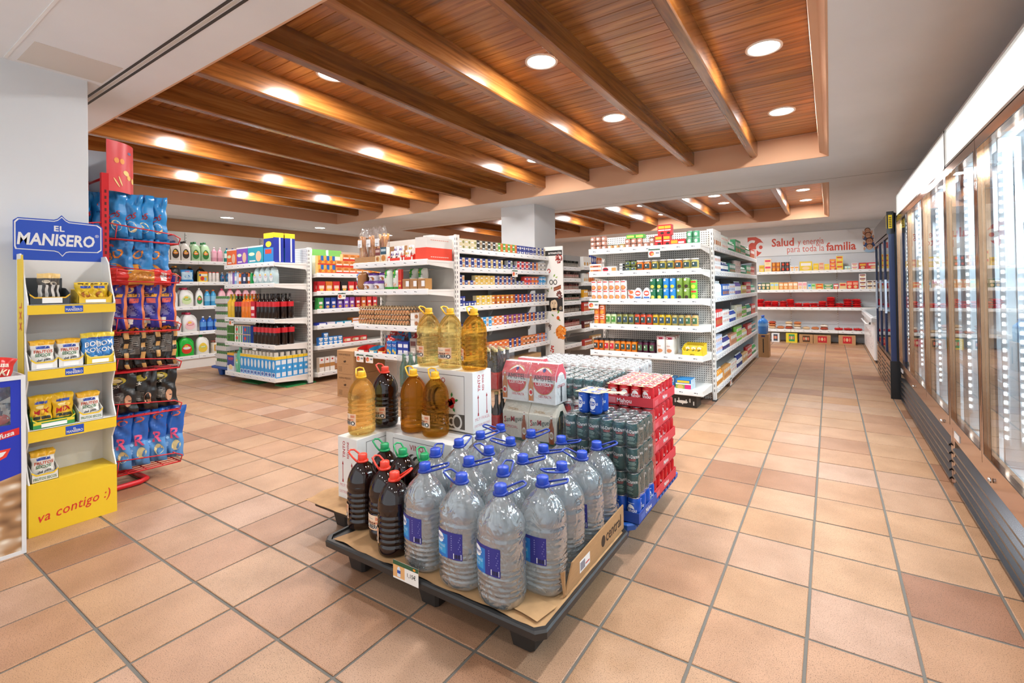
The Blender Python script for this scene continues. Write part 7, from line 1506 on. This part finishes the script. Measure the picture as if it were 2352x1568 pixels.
    me = dl.parts[0][1]; cap = MB().lathe([(.026, .285), (.028, .288), (.028, .335), (.024, .34), (.0001, .341)], 12, C('#d8d2c4', .4)).mesh('cap'); dl.parts = [('body', me, (0, 0, 0)), ('cap', cap, (0, 0, 0))]
    fill(s, .42, dl, 10, 'blue and yellow floor cleaner bottle fronting the base shelf', 1, 1, pitch=.0915, inset=.008); 
    for j in range(1, 6):
        (x, y, z), rz = s.pos(.42+9*.0915+.044, .045+.08*j); dl.at((x, y, z+.0006), rz, 'blue and yellow floor cleaner bottle along the base shelf side, %s behind the corner' % ORD[j-1], 'blue and yellow floor cleaner bottles')
    # carton tower of canned drinks on a blue pallet, left of the end shelving
    pallet('blue pallet under the tower of drink trays', -7.62, -6.97, 1.60, 2.2, BLU, 2, 2, blue=True)
    for k in range(9):
        r = thing('drink_tray', 'grey card tray of green cans, tier %s of the tower' % ('one', 'two', 'three', 'four', 'five', 'six', 'seven', 'eight', 'nine')[k], 'tray', (-7.52, 1.63, .1505+k*.123), 0, 'tower of drink trays')
        MB().box(0, .34, 0, .42, 0, .075, C('#d5d3d0', .6), skip='t').box(0, .34, 0, .42, 0, .003, C('#c8c6c2', .6)).obj('card_tray', r)
        for i in range(6): lk('can', CAN_DG, r, (.03+i*.056, .035, .004))
        for i in range(1, 6): lk('can', CAN_DG, r, (.03+5*.056, .035+i*.068, .004))
    for x0, x1, y0, y1, nm in ((-5.80, -5.50, 1.62, 2.05, 'right'), (-6.55, -6.1, 1.55, 1.85, 'left')):
        m = MB(); gm = C('#2f8a4c', .6); m.box(x0, x1, y0, y1, 0, .008, gm); k = 0
        while x0+.02*k < x1-.01: m.box(x0+.02*k, x0+.02*k+.008, y0, y1, .008, .014, gm); k += 1
        tag(m.obj('floor_mat'), 'green ribbed plastic mat on the floor under the soda end, %s one' % nm, 'mat')
CAN_DG = cyl('c', .028, .115, '#5a8a4a', (('r', .2, .2, .8, .8, '#3f7038'), ('e', .5, .55, .2, .15, '#d8e4d0'))).parts[0][1]
goods_a_end()
# ---- left wall: detergents, fronts at x=-8.66
def goods_wall():
    def S(z): return Shelf(-8.665, .55, z, 'x', 'wall')
    s = S(1.864)
    wp = boxp('detergent_box', .17, .10, .27, '#2a3f9a', (('r', 0, .9, 1, 1, '#efb62c'), ('t', 'WIPP', .5, .60, .18, '#e8502c'), ('r', 0, 0, 1, .3, '#e8e0d0')), '#dfe0e4'); fill(s, .42, wp, 1, 'blue washing powder box at the left of the top detergent shelf')
    for i, (b, cp, l1, l2, nm) in enumerate((('#efece6', '#2a3a9a', '#2a44b8', '#e88a2c', 'white and blue'), ('#efece6', '#3a302c', '#3a302a', '#e88a2c', 'white and brown'), ('#bfe0b8', '#2f7a44', '#2f7a3c', '#e87a2c', 'pale green'))):
        p = jugbottle('detergent_bottle', .145, .09, .345, b, cp, l1, l2, True, .17); fill(s, .62+i*.305, p, 2, '%s detergent bottle on the top wall shelf' % nm, 1, 2, pitch=.152)
    pk = bottle('softener_bottle', .045, .27, '#e4a0b4', '#f0d0d8', '#eab4c4', dep=.035); fill(s, 1.545, pk, 2, 'pink softener bottle on the top wall shelf', pitch=.098); tl = bottle('softener_bottle', .045, .27, '#1f8a80', '#1f3a7a', '#e4eee8', dep=.035); fill(s, 1.76, tl, 8, 'teal softener bottle on the top wall shelf', pitch=.1)
    s = S(1.498)
    wb = jugbottle('bleach_bottle', .15, .09, .26, '#ece8e4', '#e8b8b8', '#efeae6', '#3a55a8'); fill(s, .55, wb, 1, 'white bleach bottle behind the basket on the second wall shelf')
    bb = jugbottle('detergent_bottle', .16, .09, .28, '#22242a', '#d8923c', '#2c3038', '#c8ccd0', False, .13); fill(s, .75, bb, 2, 'black detergent bottle with gold cap on the second wall shelf', 1, 2, pitch=.17); fill(s, 1.18, bb, 2, 'black detergent bottle behind the capsule pouch', 1, 1, pitch=.17, inset=.15)
    po = bag_mesh(.22, .22, .07, lambda u, v: C('#2f8fd8' if v > .75 or v < .2 or abs(u-.5) > .36 else '#bcdcf0', .3), [('t', 'WIPP', .5, .78, .12, '#e86a5a', 0, .6), ('e', .5, .45, .2, .12, '#3a86d0')], 96, nu=10, nv=10); (x, y, z), rz = s.pos(1.16, .06); bag_thing(po, (x, y, z+.001), rz, 'blue and white capsule pouch on the second wall shelf', None, 0, 0, 'pouch', 'capsule_pouch')
    gb = boxp('colour_catcher_box', .14, .06, .19, '#efc83a', (('r', .0, .82, 1, 1, '#e8702c'), ('r', .05, .58, .95, .76, '#e8e6e0'), ('e', .15, .67, .1, .1, '#2a3a8a'), ('e', .4, .35, .22, .2, '#d8402c'), ('e', .75, .3, .14, .18, '#8ab8d8')), '#efd870'); fill(s, 1.33, gb, 1, 'yellow laundry sheet box on the second wall shelf')
    rs = bottle('spray_can', .028, .185, '#e8e4e0', '#d83a2c', '#e8e0dc', neck=.7, sh=.76); fill(s, 1.49, rs, 3, 'white spray can with red cap on the second wall shelf', pitch=.06); bs = bottle('cleaner_bottle', .032, .18, '#2a5a88', '#dfe8ee', '#3a7aa8', ps=(('e', .5, .5, .16, .1, '#d86a6a'),)); fill(s, 1.69, bs, 8, 'dark blue cleaner bottle on the second wall shelf', pitch=.085)
    s = S(1.072)
    for i, (l1, l2, nm) in enumerate((('#9fc4e8', '#4a86d0', 'blue'), ('#cfe4b0', '#8ab85a', 'green'))):
        p = jugbottle('detergent_jug', .21, .12, .33, '#efefec', '#b8284c', l1, l2, True, .19); fill(s, .82+i*.235, p, 1, 'large white detergent jug with red cap and %s label on the third wall shelf' % nm, 1, 2)
    nb = jugbottle('softener_bottle', .12, .09, .32, '#f0f0ee', '#f0f0ee', '#3a9a5a', '#d83a34', False, .12); fill(s, 1.29, nb, 1, 'white bottle with red and green letters on the third wall shelf'); sb = bottle('glass_cleaner', .045, .29, '#4aa8dc', '#e8742c', '#8ac8ea', neck=.4); fill(s, 1.43, sb, 2, 'blue glass cleaner with orange trigger on the third wall shelf', pitch=.1); pb = jugbottle('softener_bottle', .13, .09, .31, '#f0b8c4', '#c82a5c', '#f4ccd4', '#2a55b0', False, .16); fill(s, 1.65, pb, 6, 'pink softener bottle with crimson cap on the third wall shelf', pitch=.14)
    s = S(.63)
    for i, (l1, l2, nm) in enumerate((('#e4e0e8', '#8a5ab0', 'violet'), ('#f0c8cc', '#e08a94', 'pink'))):
        p = jugbottle('detergent_jug', .22, .13, .34, '#efeeec', '#b8284c', l1, l2, True, .19); fill(s, .86+i*.24, p, 1, 'large white detergent jug with red cap and %s label on the fourth wall shelf' % nm, 1, 2)
    fc = boxp('soap_box', .2, .10, .10, '#e8e4dc', (('e', .5, .5, .3, .3, '#e8a85a'), ('e', .3, .3, .08, .14, '#d84a4a'))); fill(s, .42, fc, 2, 'white soap box on the fourth wall shelf'); bl = bottle('bleach_bottle', .05, .26, '#2a62c0', '#e8eef4', '#5a9ae0'); fill(s, 1.36, bl, 8, 'blue bleach bottle on the fourth wall shelf', pitch=.108)
    s = S(.215)
    w1 = jugbottle('detergent_jug', .19, .11, .36, '#efece8', '#dfe4e0', '#f0a05a', '#e8742c', True, .12); fill(s, .60, w1, 1, 'white detergent jug with orange label on the base wall shelf'); g1 = jugbottle('detergent_jug', .22, .12, .36, '#1fc03c', '#cfeccf', '#d8402c', '#e8e0e0', True, .12); fill(s, .81, g1, 2, 'bright green detergent jug on the base wall shelf', 1, 2, pitch=.235); y1 = jugbottle('detergent_jug', .2, .12, .35, '#f0efea', '#1f8a4c', '#efd04a', '#c8d86a', True, .14); fill(s, 1.30, y1, 1, 'white detergent jug with yellow label on the base wall shelf'); tb = cyl('powder_tub', .07, .22, '#e8dcc8', (('r', .2, .2, .8, .7, '#d8a03a'), ('e', .5, .5, .2, .15, '#c84a3c')), '#d8402c', 'tub', lidh=.03); fill(s, 1.54, tb, 5, 'tub with red lid on the base wall shelf', pitch=.16)
goods_wall()
# ---- back wall: flour, rice, pasta; fronts at y=9.99
def goods_back():
    def S(z): return Shelf(-.70, 9.995, z, 'y', 'back')
    def item(s, a, w, h, c, c2, nm, where, n=1, st=1, r=False):
        p = cyl('coffee_tin', w/2, h, c, (('e', .5, .5, .3, .25, c2),)) if r else boxp('food_box', w, .09, h, c, (('r', .1, .55, .9, .85, c2), ('e', .5, .3, .3, .18, '#e8c890')), c); fill(s, a, p, n, '%s %s on the %s back shelf' % (nm, p.name.replace('_', ' '), where), st)
    s = S(1.585); W_ = 'top'
    for a in ((.08, .10, .16, '#e8c42c', '#c89a2c', 'yellow'), (.19, .14, .15, '#efd6a8', '#d83a5a', 'cream', W_, 1, 2), (.34, .085, .11, '#c8742c', '#e8a03c', 'orange', W_, 2, 2, True), (.53, .085, .11, '#4a3a3a', '#d84a2c', 'dark', W_, 2, [2, 2], True), (.71, .085, .12, '#dfe4ea', '#e8a04a', 'white', W_, 2, 1), (.90, .24, .21, '#e0c22c', '#e8e4e0', 'golden'), (1.16, .10, .08, '#efd02c', '#e8b82c', 'yellow', W_, 1, 2), (1.27, .09, .085, '#e8b090', '#d8846a', 'salmon', W_, 1, 2), (1.37, .09, .07, '#f0d23a', '#e8c02c', 'lemon', W_, 1, 2), (1.47, .11, .08, '#e0503c', '#f0b03a', 'red', W_, 1, 3), (1.59, .12, .10, '#efca2c', '#d8503c', 'tall yellow', W_, 1, 3), (1.74, .05, .08, '#a8dcd0', '#dff0ea', 'mint', W_, 2), (1.86, .11, .07, '#f0e4e0', '#e08a8a', 'pale', W_, 1, 2), (1.99, .13, .14, '#c81f2c', '#e8b03c', 'crimson'), (2.13, .27, .14, '#d83a48', '#e8d8c8', 'rose')): item(s, *(a if len(a) > 6 else a+(W_,)))
    s = S(1.17); W_ = 'second'
    for a in ((.04, .08, .17, '#2a4a6a', '#e8dcc0', 'navy', W_), (.12, .085, .17, '#4a6a4a', '#e8dcc0', 'olive', W_, 2), (.30, .085, .17, '#e4d86a', '#a8d0e8', 'lime', W_, 2), (.48, .09, .17, '#e8964a', '#f0e0c0', 'orange', W_, 2), (.67, .09, .175, '#efa86a', '#f4e8d0', 'peach', W_, 2), (.86, .085, .175, '#efd8d0', '#e8a0a8', 'pink', W_, 2), (1.05, .065, .13, '#a8dcf0', '#3a8ac8', 'sky blue', W_), (1.12, .07, .13, '#b8e0a0', '#6ab84a', 'leaf green', W_), (1.20, .14, .065, '#e89a2c', '#d8402c', 'amber', W_, 1, 2), (1.35, .17, .06, '#4a9a5a', '#d8d0c0', 'green', W_, 1, 2), (1.53, .09, .12, '#d02c2c', '#f0ece4', 'red', W_), (1.64, .12, .14, '#e8c88a', '#d83a2c', 'tan', W_), (1.77, .10, .175, '#e0402c', '#f0a88a', 'scarlet', W_, 2), (1.99, .12, .08, '#efece8', '#8a3a34', 'white', W_, 1, 4), (2.12, .10, .09, '#eae4dc', '#5a3a34', 'ivory', W_, 2, 2)): item(s, *a)
    RP = [bag_mesh(.17, .20, .05, lambda u, v, c=c: C(c, .3), [('e', .5, .55, .3, .16, '#e86a4a'), ('r', .2, .2, .8, .3, '#f0e0d0')], 100+i, nu=8, nv=8) for i, c in enumerate(('#c81c22', '#d82a2a', '#b01a22'))]
    hts = [4, 3, 3, 3, 4, 2, 2, 2, 3, 5, 2, 4, 4]
    for i, n in enumerate(hts):
        for k in range(n):
            o = bag_thing(RP[(i+k) % 3], (-.62+i*.155+random.uniform(-.01, .01), 10.02, .801+k*.045), 0, 'flat red pasta bag, stack %s from the left on the third back shelf' % ('one', 'two', 'three', 'four', 'five', 'six', 'seven', 'eight', 'nine', 'ten', 'eleven', 'twelve', 'thirteen')[i]+', layer %s' % ('one', 'two', 'three', 'four', 'five')[k], 'red pasta bags', -PI/2+.02)
    BP = [bag_mesh(.16, .18, .06, lambda u, v, c=c: C(c, .3), [('e', .5, .5, .3, .2, '#8a5a34'), ('r', .1, .75, .9, .9, '#efe8e0')], 110+i, nu=8, nv=8) for i, c in enumerate(('#d8b890', '#c87a4a', '#b04a34', '#e2d8cc'))]
    hts = [3, 1, 3, 3, 1, 1, 2, 1, 1, 1]
    for i, n in enumerate(hts):
        for k in range(n): bag_thing(BP[(i+k) % 4] if i < 7 else RP[0], (-.38+i*.17+(.1 if i > 6 else 0), 10.02, .313+k*.055), 0, 'flat %s bag, stack %s on the lowest back shelf' % ('brown bread' if i < 7 else 'red pasta', ('one', 'two', 'three', 'four', 'five', 'six', 'seven', 'eight', 'nine', 'ten')[i])+', layer %s' % ('one', 'two', 'three')[k], 'bags on the lowest back shelf', -PI/2+.02)
    for x, w, h, c, c2, nm in ((-.30, .16, .19, '#e4e6e8', '#3a4a5a', 'white'), (.02, .22, .2, '#e8cf2c', '#3a9a5a', 'yellow'), (.30, .26, .18, '#b98d60', '#5a3a24', 'brown'), (.60, .32, .18, '#b98d60', '#c0202a', 'brown and red'), (1.05, .30, .19, '#c09468', '#c8202a', 'wide brown and red')):
        r = thing('floor_carton', '%s open carton on the floor under the back shelving' % nm, 'carton', (x, 10.0, 0)); MB().box(-w/2, w/2, -.12, .12, 0, h, C(c, .6)).obj('carton', r); q = MB(); q.quad([(-w*.25, -.1206, h*.15), (w*.28, -.1206, h*.15), (w*.28, -.1206, h*.92), (-w*.25, -.1206, h*.92)], C(c2, .5))
        for k in range(3): q.ell((-w*.15+w*.15*k, -.1212, h*.55), X3, Z3, w*.06, h*.2, C('#e8c8a0' if k % 2 else '#e87a5a', .5))
        q.obj('opening', r)
    # carton and blue water bottles at the far end of the aisle shelving
    r = thing('tall_carton', 'tall brown carton standing at the end of the aisle shelving', 'carton', (-.265, 7.42, 0)); MB().cbox(-.09, .09, -.13, .13, 0, .41, .003, MAT_CARTON).obj('carton', r); q = MB(); q.quad([(-.03, -.1306, .36), (.03, -.1306, .36), (.03, -.1306, .39), (-.03, -.1306, .39)], C('#3a3a6a', .6)); q.quad([(-.008, -.1306, .08), (.008, -.1306, .08), (.008, -.1306, .33), (-.008, -.1306, .33)], C('#2a2422', .7)); q.quad([(.0906, -.02, .1), (.0906, .02, .1), (.0906, .02, .34), (.0906, -.02, .34)], C('#3a2f28', .7)); q.obj('carton_print', r)
    bw = bottle('blue_water_bottle', .075, .33, '#3f86d8', '#2a55b0', '#7ab0e8', (.42, .58), .2, .7)
    for k in range(2): bw.at((-.28+.0*k, 7.37+.155*k, .4105), 0, 'tinted blue water bottle on the tall carton, %s one' % ('near', 'far')[k], 'tinted blue water bottles')
goods_back()
def fridge_goods():
    # the few things standing low in the near fridge
    c = ['#e8eef2', '#3a9a5a', '#2a62b0', '#e8c24a', '#efefef']
    for k, z in enumerate((.395, .732, 1.012, 1.292)):
        for i in range(4):
            p = bottle('milk_bottle', .04, .22, c[(i+k) % 5], '#2a55b0', '#dfe8f0') if (i+k) % 2 else boxp('chilled_pack', .12, .1, .12, c[(i+k) % 5], (('r', .1, .4, .9, .8, '#f0f0f0'),), cat='packet')
            p.at((1.72, .42+.16*i, z+.001), -PI/2, '%s in the near fridge, shelf %s, place %s' % (p.name.replace('_', ' '), ('one', 'two', 'three', 'four')[k], ('one', 'two', 'three', 'four')[i]), 'chilled goods in the near fridge')
fridge_goods()
